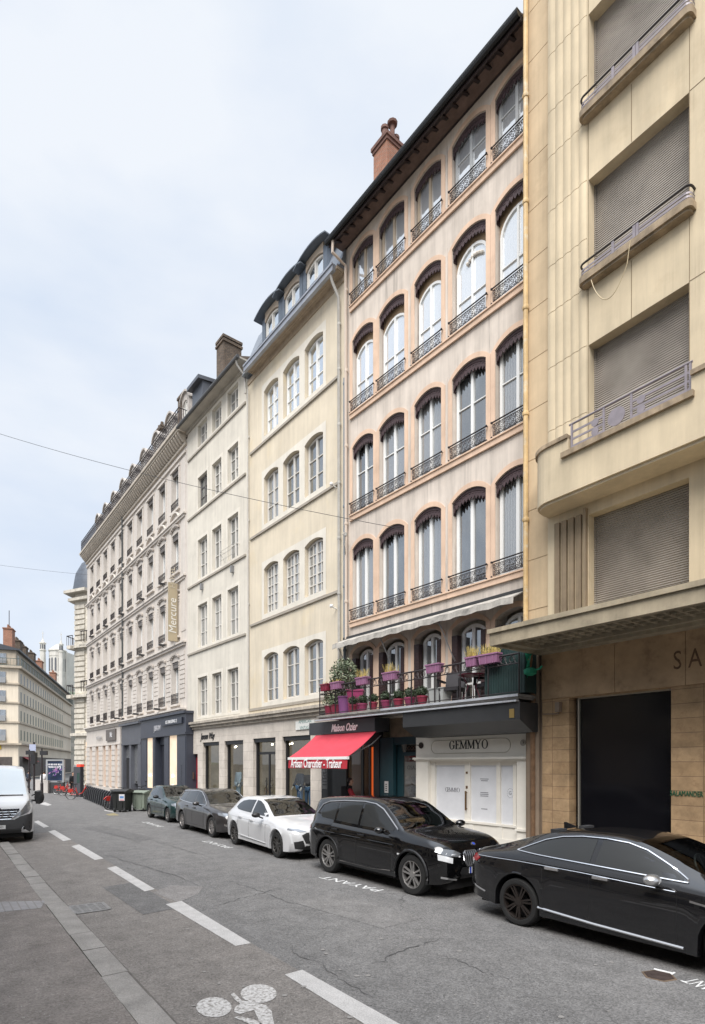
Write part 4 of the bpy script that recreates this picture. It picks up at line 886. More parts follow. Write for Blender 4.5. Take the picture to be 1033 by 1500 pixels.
downpipe(yh, [(L0 + .14, -.12, 20.3), (L0 + .14, -.06, 5.0)], .032, pipe_g, [18, 14, 10, 7])
lt = MB()
for z in (12.95, 8.3): lt = MB(); lt.tube([(-.6, 0, z), (-.6, -.22, z + .05)], .025, 5); lt.ball((-.58, -.26, z + .06), .075, 8, 5); lt.build('wall_lamp', white_paint, yh)
cn = MB(); cn.box(L0, .0, -.30, -.001, 4.56, 4.68); cn.box(L0, .0, -.22, -.001, 4.42, 4.56); cn.box(L0, 0, -.10, -.001, 4.28, 4.42); cn.build('shop_cornice', M('weathered_cornice_stone', (.56, .50, .42), .85, var=.4, vs=2.5, streak=.3, c2=(.36, .31, .26), c2s=3, c2t=(.55, .8)), yh)
zt3 = YE.z(387, 1081)
S = YE.s
gw = MB(); wall(gw, L0, 0, 0, 4.28, [(S(370.8), S(403.7), .1, zt3, 0), (S(413.8), S(455), .1, zt3, 0)], .3, y=0); gw.build('shop_stone_front', stone_sh, yh, recalc=False)
shop_openings(YE, yh, [(370.8, 403.7, 'door'), (413.8, 455, 'win')], zt3); shop_room(YE, yh, L0 + .05, -.3, zt3 + .1)
ws = MB(); xa, xb = S(434.5), S(462); ws.box(xa, xb, -.05, -.003, YE.z(440, 1069), YE.z(440, 1056.5)); wo = ws.build('shop_wall_sign', M('white_shop_sign', (.68, .69, .66), .5), yh)
ti = M('teal_sign_letters', (.10, .22, .20), .5)
zc_ = (YE.z(440, 1069) + YE.z(440, 1056.5)) / 2
text('AMERICAN', .20, ti, 'lettering', wo, wallM(xa + .72, -.052, zc_ + .14), .002, sx=.95); text('VINTAGE', .20, ti, 'lettering', wo, wallM(xa + .72, -.052, zc_ - .12), .002, sx=.95)

# ---------------------------------------------------------------- white house
B = WH
wh_ = thing('white_house', 'narrow cream white house with square windows and brick chimney next to the hotel', 'building', (*B.pt(0), 0), B.rz)
cols = [(-5.89, -4.65), (-4.03, -2.91), (-2.21, -1.04)]; rows = [(20.08, 21.32), (16.62, 18.38), (12.68, 14.88), (8.84, 11.22), (4.95, 7.16)]; L0 = -7.33
ops = [(a, b, c, d, 0) for c, d in rows for a, b in cols]
wl = MB(); wall(wl, L0, 0, 4.5, 21.7, ops, .34); wl.quad((0, 0, 0), (0, 9, 0), (0, 9, 21.7), (0, 0, 21.7)); wl.quad((L0, 0, 0), (L0, 9, 0), (L0, 9, 21.7), (L0, 0, 21.7)); wl.box(L0, 0, 9, 9.1, 0, 21.7); wl.box(L0, 0, .001, 9, 21.6, 21.7); wl.build('wall', whr, wh_, recalc=False)
for c, d in rows:
    for i, (a, b) in enumerate(cols): su = MB(); surround(su, a, b, c, d, 0, .16, .012); su.build('window_surround', band_m, wh_)
    su = MB(); su.box(cols[0][0] - .16, cols[-1][1] + .16, -.0115, -.001, c - .12, c); su.build('sill_band', band_m, wh_)
    if c > 6: st = MB(); st.box(L0 + .1, -.22, -.07, -.001, c - .26, c - .16); st.build('string_course', string_m, wh_)
for i, (c, d) in enumerate(rows):
    for j, (a, b) in enumerate(cols):
        window(wh_, a + .02, b - .02, c, d - .01, 0, .16, M('grey_shutter_frame', (.14, .13, .12), .6) if (i == 1 and j == 0) else off_frame, g_dark if i in (1, 2, 4) else g_curt, trans=(.36, .68) if i > 0 else (.55,), fw=.08, mull=.10, bw=.035)
bb = MB()
for zz in (12.72, 13.0, 13.2):
    bb.tube([(-2.5, -.28, zz), (-.9, -.28, zz)], .010, 4)
for i in range(11): x = -2.5 + .16 * i; bb.tube([(x, -.28, 12.72), (x, -.28, 13.2)], .007, 4)
bb.tube([(-2.5, -.28, 13.2), (-2.5, 0, 13.2)], .01, 4); bb.tube([(-2.5, -.28, 13.2), (-2.5, 0, 12.7)], .01, 4); bb.tube([(-.9, -.28, 13.2), (-.9, 0, 13.2)], .01, 4); bb.build('window_guard', pipe_g, wh_)
lt = MB()
for x, z in ((-1.55, 11.95), (-5.2, 11.95)): lt = MB(); lt.box(x - .07, x + .07, -.16, 0, z, z + .34); lt.build('wall_lantern', M('grey_lantern', (.2, .2, .2), .5), wh_)
T = .55
ev = MB(); ev.box(L0, .12, -T, 0, 21.62, 21.70); ev.box(L0, 0, -.10, -.001, 21.46, 21.62); ev.build('eave', M('pale_grey_soffit', (.40, .37, .32), .8, var=.2), wh_)
gu = MB(); gu.tube([(L0, -T - .08, 21.66), (.15, -T - .08, 21.66)], .085, 8); gu.build('gutter', M('dark_zinc_gutter', (.10, .10, .10), .45, .5), wh_)
rf = MB(); rf.prism([(L0, -T, 21.72), (L0, 4.5, 23.7), (L0, 9, 21.72)], (-L0 + .1, 0, 0)); ro = rf.build('roof', tile_m, wh_)
sootbrick = brick('sooty_brown_brick', (.22, .16, .11), (.15, .105, .075), (.10, .085, .07), .26, .08, .018, .95, var=.5, bumps=.9, stain=(.035, .03, .028))
s0, s1 = -3.55, -1.25
ch = MB(); x = -4.96; ch.box(x - .44, x + .44, .9, 2.0, 22.2, 26.0); ch.box(x - .50, x + .50, .84, 2.06, 25.78, 25.9); ch.box(x - .49, x + .49, .85, 2.05, 26.0, 26.14); ch.build('chimney', sootbrick, ro)
ch = MB(); x = L0 + .05 - 2.0; ch.box(x - .4, x + .4, .35, .95, 22.0, 24.75); ch.box(x - .46, x + .46, .3, 1.0, 24.75, 24.9); ch.build('chimney', sootbrick, ro)
sk = MB(); sk.box(L0 + .2, L0 + 1.6, .2, .9, 22.5, 24.0); sk.prism([(L0 + .1, -.1, 23.9), (L0 + .1, 1.6, 24.1), (L0 + .1, 1.6, 24.3), (L0 + .1, -.1, 24.1)], (1.6, 0, 0)); sk.build('roof_light', M('grey_zinc_dormer', (.12, .13, .15), .5, .4), ro)
downpipe(wh_, [(-.1, -T - .05, 21.62), (-.1, -T, 21.4), (-.1, -.14, 21.0), (-.1, -.1, 20.2)], .05, pipe_g, ())
cn = MB(); cn.box(L0, 0, -.30, -.001, 4.56, 4.68); cn.box(L0, 0, -.22, -.001, 4.42, 4.56); cn.box(L0, 0, -.10, -.001, 4.28, 4.42); cn.build('shop_cornice', MATS['weathered_cornice_stone'], wh_)
S = WH.s; zt1 = WH.z(309, 1087)
gw = MB(); wall(gw, L0, 0, 0, 4.28, [(S(281.4), S(289.7), .1, WH.z(285, 1104.4), 0), (S(297), S(321), .1, zt1, 0), (S(329), S(356.4), .1, zt1, 0)], .3); gw.build('shop_stone_front', stone_sh, wh_, recalc=False)
shop_openings(WH, wh_, [(297, 321, 'win'), (329, 356.4, 'win')], zt1); shop_room(WH, wh_, S(294), -.05, zt1 + .1)
rd = MB(); rd.box(S(281.4), S(289.7), .2, .26, .1, WH.z(285, 1104.4)); rd.box(S(281.4) + .15, S(289.7) - .15, .18, .2, .4, 1.2); rd.box(S(281.4) + .15, S(289.7) - .15, .18, .2, 1.4, 2.7); rd.build('red_door', M('dark_red_door_paint', (.30, .012, .022), .45), wh_)
pq = MB(); pq.box(S(278.6), S(284.5), -.05, .0, WH.z(281, 1141), WH.z(281, 1131)); pq.build('brown_plaque', M('brown_plaque', (.10, .065, .05), .4), wh_)
text('Jensen Way', .50, black_matt, 'lettering', wh_, wallM((S(295) + S(314)) / 2, -.02, WH.z(305, 1078.5)), .012, shear=.4, sx=.78, sp=.92)

# ---------------------------------------------------------------- shop window display
def P_(Bd, px, t, z): return Bd.w(Bd.s(px), t, z)
t = thing('flower_display', 'yellow green flower arrangement behind the first shop window', 'flowers', P_(WH, 312, -.75, .14), WH.rz)
b = MB(); b.lathe([(.16, 0), (.2, .5), (.13, .75), (.16, .8)], 12); b.build('vase', M('dark_glass_vase', (.05, .07, .05), .2), t)
g = MB(); leafs(g, (0, 0, 1.25), (.42, .32, .6), 420, .07, rnd); g.build('foliage', [M('olive_flower_leaf', (.10, .13, .04), .7), M('yellow_petals', (.5, .42, .09), .7)], t)

# ================================================================ hotel
B = HO
ho_m = M('pinkish_hotel_stone', (.62, .57, .515), .85, var=.12, vs=1.2, streak=.18, bump=.15, bs=40, c2=(.42, .375, .335), c2s=1.2, c2t=(.5, .8))
ho_d = M('carved_hotel_stone', (.50, .45, .40), .85, var=.35, vs=6, streak=.1, bump=.9, bs=18, c2=(.30, .27, .25), c2s=4, c2t=(.5, .75))
lamb_g = M('grey_weathered_lambrequin', (.17, .155, .145), .7, .1, var=.4, vs=8)
slate_p = M('slate_blue_joinery', (.040, .045, .062), .45, var=.12, vs=2)
hh = thing('hotel_building', 'long pale stone hotel with carved lintels, grey valances, balustrade and round dormers', 'building', (*B.pt(0), 0), B.rz)
L0 = -25.26; cx_ = [-1.97 - 2.362 * i for i in range(10)]; HW = .60
rows = [(17.74, 20.2), (13.92, 16.35), (10.03, 12.5), (5.95, 8.55)]
ops = [(x - HW, x + HW, c, d, 0) for c, d in rows for x in cx_]
wl = MB(); wall(wl, L0, 0, 5.0, 21.3, ops, .34); wl.quad((0, 0, 0), (0, 12, 0), (0, 12, 22), (0, 0, 22)); wl.quad((L0, 0, 0), (L0, 12, 0), (L0, 12, 22), (L0, 0, 22)); wl.box(L0, 0, 12, 12.1, 0, 22); wl.box(L0, 0, .001, 12, 21.2, 21.3); wl.build('wall', ho_m, hh, recalc=False)
tr = MB()
for z, pr in ((5.52, .34), (9.46, .22), (13.36, .16), (17.0, .18)): tr = MB(); tr.box(L0 - .1, -.2, -pr, -.001, z, z + .10); tr.box(L0, -.3, -pr * .6, -.001, z - .14, z); tr.build('string_course', ho_m, hh)
tr = MB()
tr.box(L0, -.2, -.10, -.001, 20.55, 20.7); tr.build('frieze_band', ho_m, hh)
for (c, d), k in zip(rows, range(4)):
    for x in cx_:
        tr = MB(); dk = MB()
        for q in (-1, 1): tr.box(x + q * (HW + .09) - .09, x + q * (HW + .09) + .09, -.05, -.001, c, d)
        if k == 0:
            tr.box(x - HW - .2, x + HW + .2, -.09, -.001, d, d + .14); tr.box(x - HW - .2, x + HW + .2, -.12, -.001, c - .12, c)
            A = arc(x - .72, x + .72, 17.12, .42, 8)
            for (p, q), (r_, s_) in zip(A, A[1:]): tr.prism([(p, -.14, q), (r_, -.14, s_), (r_, -.14, s_ + .10), (p, -.14, q + .10)], (0, .139, 0))
        else:
            tr.box(x - HW - .2, x + HW + .2, -.14, -.001, c - .12, c)
            A = arc(x - HW - .12, x + HW + .12, d + .16, .22, 6)
            for (p, q), (r_, s_) in zip(A, A[1:]): dk.prism([(p, -.13, q), (r_, -.13, s_), (r_, -.13, s_ + .11), (p, -.13, q + .11)], (0, .129, 0))
            for i in range(9): dk.ball((x - .56 + .14 * i, -.05, d + .22 + .14 * sin(pi * i / 8) + .05 * (i % 2)), .085, 6, 4)
            if k > 1:
                for q in (-1, 1):
                    for i in range(4): dk.ball((x + q * (HW + .12), -.06, d - .1 - i * .16), .07 - .008 * i, 5, 4)
        tr.build('window_surround', ho_m, hh)
        if k: dk.build('carved_lintel', ho_d, hh)
    tr = MB()
    if k == 3:
        for i in range(10):
            z = 6.25 + .28 * i
            if z > 8.9: continue
            for x in cx_ + [-.15, L0 - .4]:
                a, b = (x + HW + .2, x + 2.362 - HW - .2) if x != L0 - .4 else (L0, cx_[-1] - HW - .2)
                if x == -.15: continue
                b = min(b, -.25); tr.box(a, b, -.045, -.001, z, z + .23)
        tr.build('rustication', ho_m, hh)
tr = MB()
tr.box(-1.0, -.25, -.03, -.001, 10.2, 20.4)
tr.build('end_pilaster', ho_m, hh)
for k, (c, d) in enumerate(rows):
    for j, x in enumerate(cx_):
        window(hh, x - HW + .02, x + HW - .02, c, d - .01, 0, .24, white_paint, (g_dark, g_curt)[(j + k) % 2], trans=(), fw=.10, mull=.09)
        if k: valance(hh, x - HW, x + HW, d - .01, 0, .42, lamb_g, y=.05, scal=.12, sc=.08)
        else: valance(hh, x - HW, x + HW, d - .01, 0, .34, lamb_g, y=.05, scal=.12, sc=.07)
for k, (c, d) in enumerate(rows):
    for x in cx_:
        g_ = MB(); h = .52 if k < 3 else .62
        for zz in (.04, h * .85, h): g_.tube([(x - HW - .02, -.07, c + zz), (x + HW + .02, -.07, c + zz)], .018, 4)
        for i in range(13): xx = x - HW + 1.2 * i / 12; g_.tube([(xx, -.07, c), (xx, -.07, c + h)], .012, 3)
        for i in range(6): ring(g_, x - .5 + .2 * i, -.075, c + h * .42, .085, .012, 7, 3)
        g_.build('window_railing', iron, hh)
co2 = MB()                                                       # main cornice with modillions
co2.box(L0 - .2, -.10, -.12, -.001, 20.95, 21.12); co2.box(L0 - .3, -.08, -.54, 0.0, 21.62, 21.76); co2.box(L0 - .36, -.05, -.62, 0.0, 21.76, 21.92); co2.box(L0 - .2, -.15, -.22, -.001, 21.44, 21.62)
n = 74
for i in range(n): x = L0 + .0 + (25.0) * i / (n - 1); co2.prism([(x - .09, -.50, 21.62), (x - .09, -.50, 21.50), (x - .09, -.2, 21.14), (x - .09, -.05, 21.12), (x - .09, -.05, 21.62)], (.18, 0, 0))
co2.build('cornice', M('tan_cornice_stone', (.56, .50, .42), .85, var=.3, vs=3, streak=.2, c2=(.36, .30, .24), c2s=3, c2t=(.5, .78)), hh)
ba = MB(); y = -.48; zb = 21.92; h = 1.05
for zz in (.05, h * .8, h): ba.tube([(L0 - .2, y, zb + zz), (-.15, y, zb + zz)], .03, 4)
ba.tube([(-.15, y, zb + h), (-.15, 0, zb + h)], .03, 4); ba.tube([(-.15, y, zb + .05), (-.15, 0, zb + .05)], .03, 4)
nb = 84
for i in range(nb + 1):
    x = L0 - .2 + (25.1) * i / nb; ba.tube([(x, y, zb), (x, y, zb + h)], .018, 4)
    if i < nb: ring(ba, x + .15, y, zb + h * .42, .12, .022, 8, 3); ring(ba, x + .15, y, zb + h * .66, .06, .016, 6, 3); ring(ba, x + .15, y, zb + h * .18, .06, .016, 6, 3)
for i in range(4):
    yy = y + .48 * (i + .5) / 4; ba.tube([(-.15, yy, zb), (-.15, yy, zb + h)], .02, 4); ring(ba, -.15, yy, zb + h * .45, .1, .02, 8, 3, k=.02)
ba.build('roof_balustrade', iron, hh)
rf = MB(); rf.prism([(L0, .75, 21.92), (L0, 2.0, 24.4), (L0, 6, 26), (L0, 12, 21.92)], (-L0 - .02, 0, 0)); ro = rf.build('roof', M('slate_roof', (.07, .075, .085), .6, var=.35, vs=4), hh)
dst = M('grey_stone_dormer', (.50, .46, .42), .85, var=.35, vs=4, c2=(.24, .22, .2), c2s=3, c2t=(.52, .75))
for j in range(9):
    x = -1.2 - 2.66 * j; y = .30; z0 = 22.4
    d_ = MB(); d_.box(x - .62, x - .36, y, y + 1.9, z0, z0 + 1.75); d_.box(x + .36, x + .62, y, y + 1.9, z0, z0 + 1.75); d_.box(x - .36, x + .36, y + .02, y + 1.9, z0, z0 + .5)
    A = arc(x - .72, x + .72, z0 + 1.75, .5, 10); A2 = arc(x - .36, x + .36, z0 + 1.45, .36, 10)
    for (p, q), (r_, s_), (p2, q2), (r2, s2) in zip(A, A[1:], A2, A2[1:]):
        d_.prism([(p, y - .12, q), (r_, y - .12, s_), (r_, y - .12, s_ + .12), (p, y - .12, q + .12)], (0, 2.0, 0)); d_.prism([(p2, y, q2), (r2, y, s2), (r_, y, s_ + .02), (p, y, q + .02)], (0, .12, 0))
    d = d_.build('dormer', dst, hh)
    window(d, x - .36, x + .36, z0 + .5, z0 + 1.45, .34, y + .05, off_frame, g_sky, fw=.07, mull=.07, name='dormer_window', flat=True)
for x in (-8.0, ):
    ch = MB(); ch.box(x - .8, x + .8, .85, 1.4, 22.5, 25.7); ch.box(x - .9, x + .9, .78, 1.47, 25.5, 25.62); ch.box(x - .85, x + .85, .82, 1.43, 25.7, 25.85)
    for i in range(2): ch.lathe([(.13, 25.85), (.11, 26.3)], 8, (x - .3 + .55 * i, 1.12, 0))
    ch.build('chimney', sootbrick, ro)
xp = HO.s(181.5); downpipe(hh, [(xp, -.12, 21.4), (xp, -.10, 5.6)], .065, M('dark_green_grey_pipe', (.05, .055, .055), .5), [20, 17.2, 13.5, 9.6, 7])
for x in [HO.s(p) for p in (244, 214, 184, 160, 139)]:
    for z in (9.75, 13.6): sp_ = MB(); sp_.box(x - .09, x + .09, -.48, -.12, z, z + .1); sp_.tube([(x, -.14, z - .1), (x, -.3, z)], .02, 4); sp_.build('facade_spotlight', M('black_spotlight', (.02, .02, .022), .5), hh)
for x in [HO.s(p) for p in (240, 208, 180, 158)]: sp_ = MB(); sp_.box(x - .10, x + .10, -.62, -.25, 5.75, 5.86); sp_.build('facade_spotlight', M('black_spotlight', (.02, .02, .022), .5), hh)
# blade sign
sg = HO.s(263); TT = HO.t(sg, 247); z0, z1 = HO.z(255, 935, .6), HO.z(255, 848, .6)
bs_ = MB(); bs_.box(sg - .12, sg + .0, -TT, -.14, z0, z1); bs_.build('blade_sign', M('beige_gold_banner', (.36, .30, .20), .6, var=.08), hh)
be = MB(); be.box(sg - .125, sg + .012, -.14, -.04, z0, z1)
for z in (z0 + .3, z1 - .3): be.box(sg - .08, sg - .04, -.04, .0, z, z + .06)
bo = be.build('sign_frame', M('taupe_sign_edge', (.24, .20, .15), .5), hh)
Mv = Matrix(((0, 0, 1, sg + .008), (0, -1, 0, -(TT + .14) / 2), (1, 0, 0, z0 + .45), (0, 0, 0, 1)))
text('Mercure', .66, M('cream_sign_letters', (.68, .66, .60), .5), 'lettering', hh, Mv, .006, align='LEFT', sx=.92, shear=.12)
Mv2 = Mv.copy(); Mv2[2][3] = z0 + 3.15; text('HOTEL', .40, M('pale_gold_letters', (.46, .41, .31), .5), 'lettering', hh, Mv2, .006, align='LEFT')
# ground floor shops
S = HO.s
lit = M('warm_lit_showcase', (.62, .52, .40), .6, var=.35, vs=1.2, em=((1, .74, .50), .15))
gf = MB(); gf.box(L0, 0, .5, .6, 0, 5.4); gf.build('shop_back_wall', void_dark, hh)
s1 = MB()
S0 = S; S = lambda p, t=.40: HO.s(p, t); a, b = S(207), S(273); T = -.42
s1.box(a, b, T, .3, 4.15, 5.22); s1.box(a - .06, b + .06, T - .14, .3, 5.22, 5.36); s1.box(a - .03, b + .03, T - .06, .3, 4.02, 4.15); s1.box(a, b, T + .02, .3, .1, .75)
for p, q in ((207, 215.5), (223.5, 227.5), (240.5, 248), (259, 272.8)): s1.box(S(p), S(q), T + .03, .3, .75, 4.02); s1.box(S(p) + .1, S(q) - .08, T + .0, T + .03, .9, 3.9); 
s1.box(S(227.5), S(240.5), -.1, .3, 3.55, 4.02)
so = s1.build('slate_shopfront', slate_p, hh)
w_ = MB()
for p, q in ((215.5, 223.5), (248, 259)): w_.box(S(p), S(q), T + .06, T + .12, .75, 4.02)
w_.build('lit_showcase', lit, so)
ln_ = MB()
for p in (216.2, 249): ln_.ball((S(p) + .45, T + .05, 1.6), .09, 8, 6)
ln_.build('showcase_lamp', M('lit_white_lamp', (1, 1, 1), .5, em=((1, .9, .75), 3)), so)
dr = MB(); dr.box(S(229), S(240), -.05, .0, .1, 3.5); dr.build('shop_door', M('dark_slate_door', (.018, .02, .027), .4), so)
ss = MB(); ss.box(S(239.5), S(269), T - .10, T - .04, 4.66, 5.02); sso = ss.build('name_sign', M('dark_blue_sign', (.025, .03, .045), .45), so)
wl_ = M('white_sign_letters', (.8, .8, .8), .5)
text('LE DRESSING 2', .27, wl_, 'lettering', so, wallM((S(239.5) + S(269)) / 2, T - .105, 4.84), .004, sx=1.1)
text('J.BRAN', .50, M('silver_letters', (.5, .5, .52), .4, .3), 'lettering', so, wallM(S(231), T - .01, 4.58), .01, sx=.8)
text('LE DRESSING', .20, M('dim_slate_letters', (.02, .022, .03), .5), 'lettering', so, Matrix.Translation((S(266.5), T - .003, 1.7)) @ Matrix.Rotation(R(90), 4, 'X') @ Matrix.Rotation(R(90), 4, 'Z'), .003)
S = lambda p, t=.2: HO.s(p, t)
s2 = MB(); a, b = S(178), S(206.5); T = -.2
s2.box(a, b, T, .3, 3.85, 5.15); s2.box(a - .1, b + .02, T - .2, .3, 5.15, 5.3); s2.box(a, b, T - .03, .3, 3.72, 3.85)
for p, q in ((178, 180.5), (189.5, 192), (202, 206.5)): s2.box(S(p), S(q), T, .3, .1, 3.72)
so2 = s2.build('grey_shopfront', M('grey_slate_joinery', (.085, .09, .105), .5, var=.15, vs=2), hh)
w_ = MB(); w_.box(S(180.5), S(189.5), .05, .1, 2.75, 3.72); w_.box(S(192), S(202), .05, .1, .9, 3.72); w_.build('pane', g_curt, so2)
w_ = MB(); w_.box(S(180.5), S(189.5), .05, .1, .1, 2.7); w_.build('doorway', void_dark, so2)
S = S0; s3 = MB(); a, b = L0, S(177.5); T = -.06
open3 = [(133, 136.5), (141.5, 146), (152, 156.5), (160.5, 165), (170, 174)]
s3.box(a, b, T, .3, 3.95, 5.3); s3.box(a, b, T - .1, .3, 5.3, 5.45); s3.box(a, b, T - .05, .3, 3.85, 3.95); s3.box(a, b, T, .3, 0.1, .4)
prev = a
for p, q in open3:
    s3.box(prev, S(p), T, .3, .4, 3.85)
    for i in range(8): s3.box(prev + .02, S(p) - .02, T - .05, T, .5 + i * .42, .5 + i * .42 + .36)
    prev = S(q)
s3.box(prev, b, T, .3, .4, 3.85)
for i in range(8): s3.box(prev + .02, b - .02, T - .05, T, .5 + i * .42, .5 + i * .42 + .36)
so3 = s3.build('rusticated_shop_piers', ho_m, hh)
w_ = MB()
for p, q in open3: w_.box(S(p), S(q), .1, .2, .4, 3.85)
w_.build('shop_window', M('warm_dim_window', (.42, .27, .16), .5, var=.3, em=((1, .6, .35), .06)), so3)
sg_ = MB(); sg_.box(S(158.5), S(172), T - .12, T - .02, 4.2, 5.1); sgo = sg_.build('square_sign', M('dark_taupe_sign', (.11, .095, .085), .5), so3)
text('Nc', .62, wl_, 'lettering', so3, wallM(S(166), T - .13, 4.66), .004, shear=.2)
text('BORSARINI', .42, M('faded_grey_letters', (.38, .37, .36), .5), 'lettering', so3, wallM(S(148), T - .11, 4.55), .01, sx=.9)
for p in (140, 147, 154): 
    pass
# ================================================================ ground, road, pavements, markings
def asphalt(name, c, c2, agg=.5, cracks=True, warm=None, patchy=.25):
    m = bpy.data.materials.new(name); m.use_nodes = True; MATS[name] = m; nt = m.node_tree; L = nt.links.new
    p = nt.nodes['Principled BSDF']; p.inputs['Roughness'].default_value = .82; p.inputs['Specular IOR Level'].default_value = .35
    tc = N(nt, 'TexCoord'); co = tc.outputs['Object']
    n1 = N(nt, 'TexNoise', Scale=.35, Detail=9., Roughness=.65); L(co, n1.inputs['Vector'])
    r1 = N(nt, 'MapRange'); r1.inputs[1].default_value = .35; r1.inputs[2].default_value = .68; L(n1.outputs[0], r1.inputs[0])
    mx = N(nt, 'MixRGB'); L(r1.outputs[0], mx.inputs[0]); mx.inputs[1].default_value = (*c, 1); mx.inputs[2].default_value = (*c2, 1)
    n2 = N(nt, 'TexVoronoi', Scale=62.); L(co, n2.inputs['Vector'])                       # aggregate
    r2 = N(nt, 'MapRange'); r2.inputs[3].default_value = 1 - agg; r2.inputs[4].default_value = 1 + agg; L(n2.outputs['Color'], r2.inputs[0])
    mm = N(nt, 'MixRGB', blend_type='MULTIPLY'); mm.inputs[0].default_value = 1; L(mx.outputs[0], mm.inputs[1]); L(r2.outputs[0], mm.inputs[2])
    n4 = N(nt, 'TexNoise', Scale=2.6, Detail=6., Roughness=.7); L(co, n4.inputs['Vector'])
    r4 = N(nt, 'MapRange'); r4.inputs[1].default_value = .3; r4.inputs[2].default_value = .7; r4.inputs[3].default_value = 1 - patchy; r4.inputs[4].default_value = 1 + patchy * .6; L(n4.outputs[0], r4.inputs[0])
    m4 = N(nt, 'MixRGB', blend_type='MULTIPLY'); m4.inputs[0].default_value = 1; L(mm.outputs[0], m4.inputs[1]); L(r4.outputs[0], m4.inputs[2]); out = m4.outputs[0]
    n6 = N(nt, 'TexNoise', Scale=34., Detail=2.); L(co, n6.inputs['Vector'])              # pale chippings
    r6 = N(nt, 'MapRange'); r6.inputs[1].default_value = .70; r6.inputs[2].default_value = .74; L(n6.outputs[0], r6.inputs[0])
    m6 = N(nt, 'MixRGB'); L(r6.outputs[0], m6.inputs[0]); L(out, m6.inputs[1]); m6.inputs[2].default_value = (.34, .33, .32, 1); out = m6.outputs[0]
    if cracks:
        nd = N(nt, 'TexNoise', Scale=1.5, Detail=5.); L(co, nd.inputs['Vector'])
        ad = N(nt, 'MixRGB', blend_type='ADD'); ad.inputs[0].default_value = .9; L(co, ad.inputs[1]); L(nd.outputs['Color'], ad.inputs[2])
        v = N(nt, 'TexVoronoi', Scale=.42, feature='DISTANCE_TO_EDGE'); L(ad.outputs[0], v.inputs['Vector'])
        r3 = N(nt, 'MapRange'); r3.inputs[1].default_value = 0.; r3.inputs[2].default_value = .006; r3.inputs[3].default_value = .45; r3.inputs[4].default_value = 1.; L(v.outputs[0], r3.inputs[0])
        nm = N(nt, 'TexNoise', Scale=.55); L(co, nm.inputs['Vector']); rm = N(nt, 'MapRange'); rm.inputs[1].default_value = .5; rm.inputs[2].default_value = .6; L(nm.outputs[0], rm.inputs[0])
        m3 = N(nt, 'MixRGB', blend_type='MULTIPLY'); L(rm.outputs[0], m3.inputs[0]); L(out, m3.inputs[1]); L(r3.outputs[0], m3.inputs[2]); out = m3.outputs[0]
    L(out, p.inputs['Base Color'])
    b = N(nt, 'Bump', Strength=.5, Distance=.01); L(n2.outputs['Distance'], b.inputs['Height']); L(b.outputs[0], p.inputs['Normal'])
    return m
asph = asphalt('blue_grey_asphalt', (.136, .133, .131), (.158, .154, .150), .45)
asph_b = asphalt('brownish_old_asphalt', (.160, .147, .136), (.182, .169, .158), .40, cracks=False)
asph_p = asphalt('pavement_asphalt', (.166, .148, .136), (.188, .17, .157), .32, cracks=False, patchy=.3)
asph_t = asphalt('trench_patch_asphalt', (.185, .176, .17), (.205, .196, .19), .35, cracks=False)
def rw(a, b, z=0.):      # road frame: a metres along the street (towards the viewer), b metres to the right across it
    v = ROAD_D * a + ROAD_N * b; return Vector((v.x, v.y, z))
def inv(p): return (p.x * ROAD_D.x + p.y * ROAD_D.y, p.x * ROAD_N.x + p.y * ROAD_N.y)
def sheet(name, pts, m, z, kind='structure', rz=True):
    b = MB(); b.poly([(q[0], q[1], 0) for q in pts]); o = b.build(name, m, None, loc=(0, 0, z), rz=ROAD_RZ, recalc=False); o['kind'] = kind; return o
# local frame of ROAD_RZ: x = along, y = across to the right (rot +90 of along)
sheet('ground', [(-900, -900), (900, -900), (900, 900), (-900, 900)], M('far_ground', (.10, .098, .094), .9, var=.2), -.02)
KB = 1.73                                                         # kerb line
lane = (inv(G(305, 1353))[1] + inv(G(192, 1287))[1] + inv(G(500, 1465))[1]) / 3
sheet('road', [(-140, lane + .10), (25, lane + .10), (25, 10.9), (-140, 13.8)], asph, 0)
sheet('bike_lane', [(-22, KB - 6), (-22, lane + .1), (25, lane + .1), (25, KB - 6)], asph_b, 0)
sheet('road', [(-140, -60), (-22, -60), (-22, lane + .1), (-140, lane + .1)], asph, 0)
tp = [G(225, 1308), G(250, 1297), G(298, 1299), G(291, 1309), G(262, 1322)]
sheet('trench_patch', [inv(q) for q in tp], asph_t, .004)
kx = inv(G(8, 1236))[0]
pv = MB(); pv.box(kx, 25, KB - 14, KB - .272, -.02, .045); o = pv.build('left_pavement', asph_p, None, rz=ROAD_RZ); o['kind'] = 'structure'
pv = MB(); o = None
gran = M('pale_granite', (.245, .232, .217), .8, var=.3, vs=3, speck=.22, bump=.2, bs=150)
kb = MB(); x = kx; rnd = random.Random(5)
while x < 24:
    l = rnd.uniform(.75, 1.05); j = rnd.uniform(-.008, .008); kb.box(x + .006, x + l - .006, KB - .27 + j, KB + j, -.02, .052 + rnd.uniform(-.006, .006)); x += l
o = kb.build('kerb', gran, None, rz=ROAD_RZ); o['kind'] = 'structure'
gt = MB(); gt.poly([(q.x, q.y, 0) for q in [rw(kx, KB + .006), rw(24, KB + .006), rw(24, KB + .05), rw(kx, KB + .05)]]); o = gt.build('kerb_shadow_line', M('dark_kerb_shadow', (.12, .11, .10), .95, var=.4, vs=5), None, loc=(0, 0, .006), recalc=False); o['kind'] = 'structure'  # dark strip laid along the kerb as a painted shadow line
cr = [inv(G(q[0], q[1], .05)) for q in ((-40, 1340), (60, 1330), (66, 1319), (-40, 1322))]
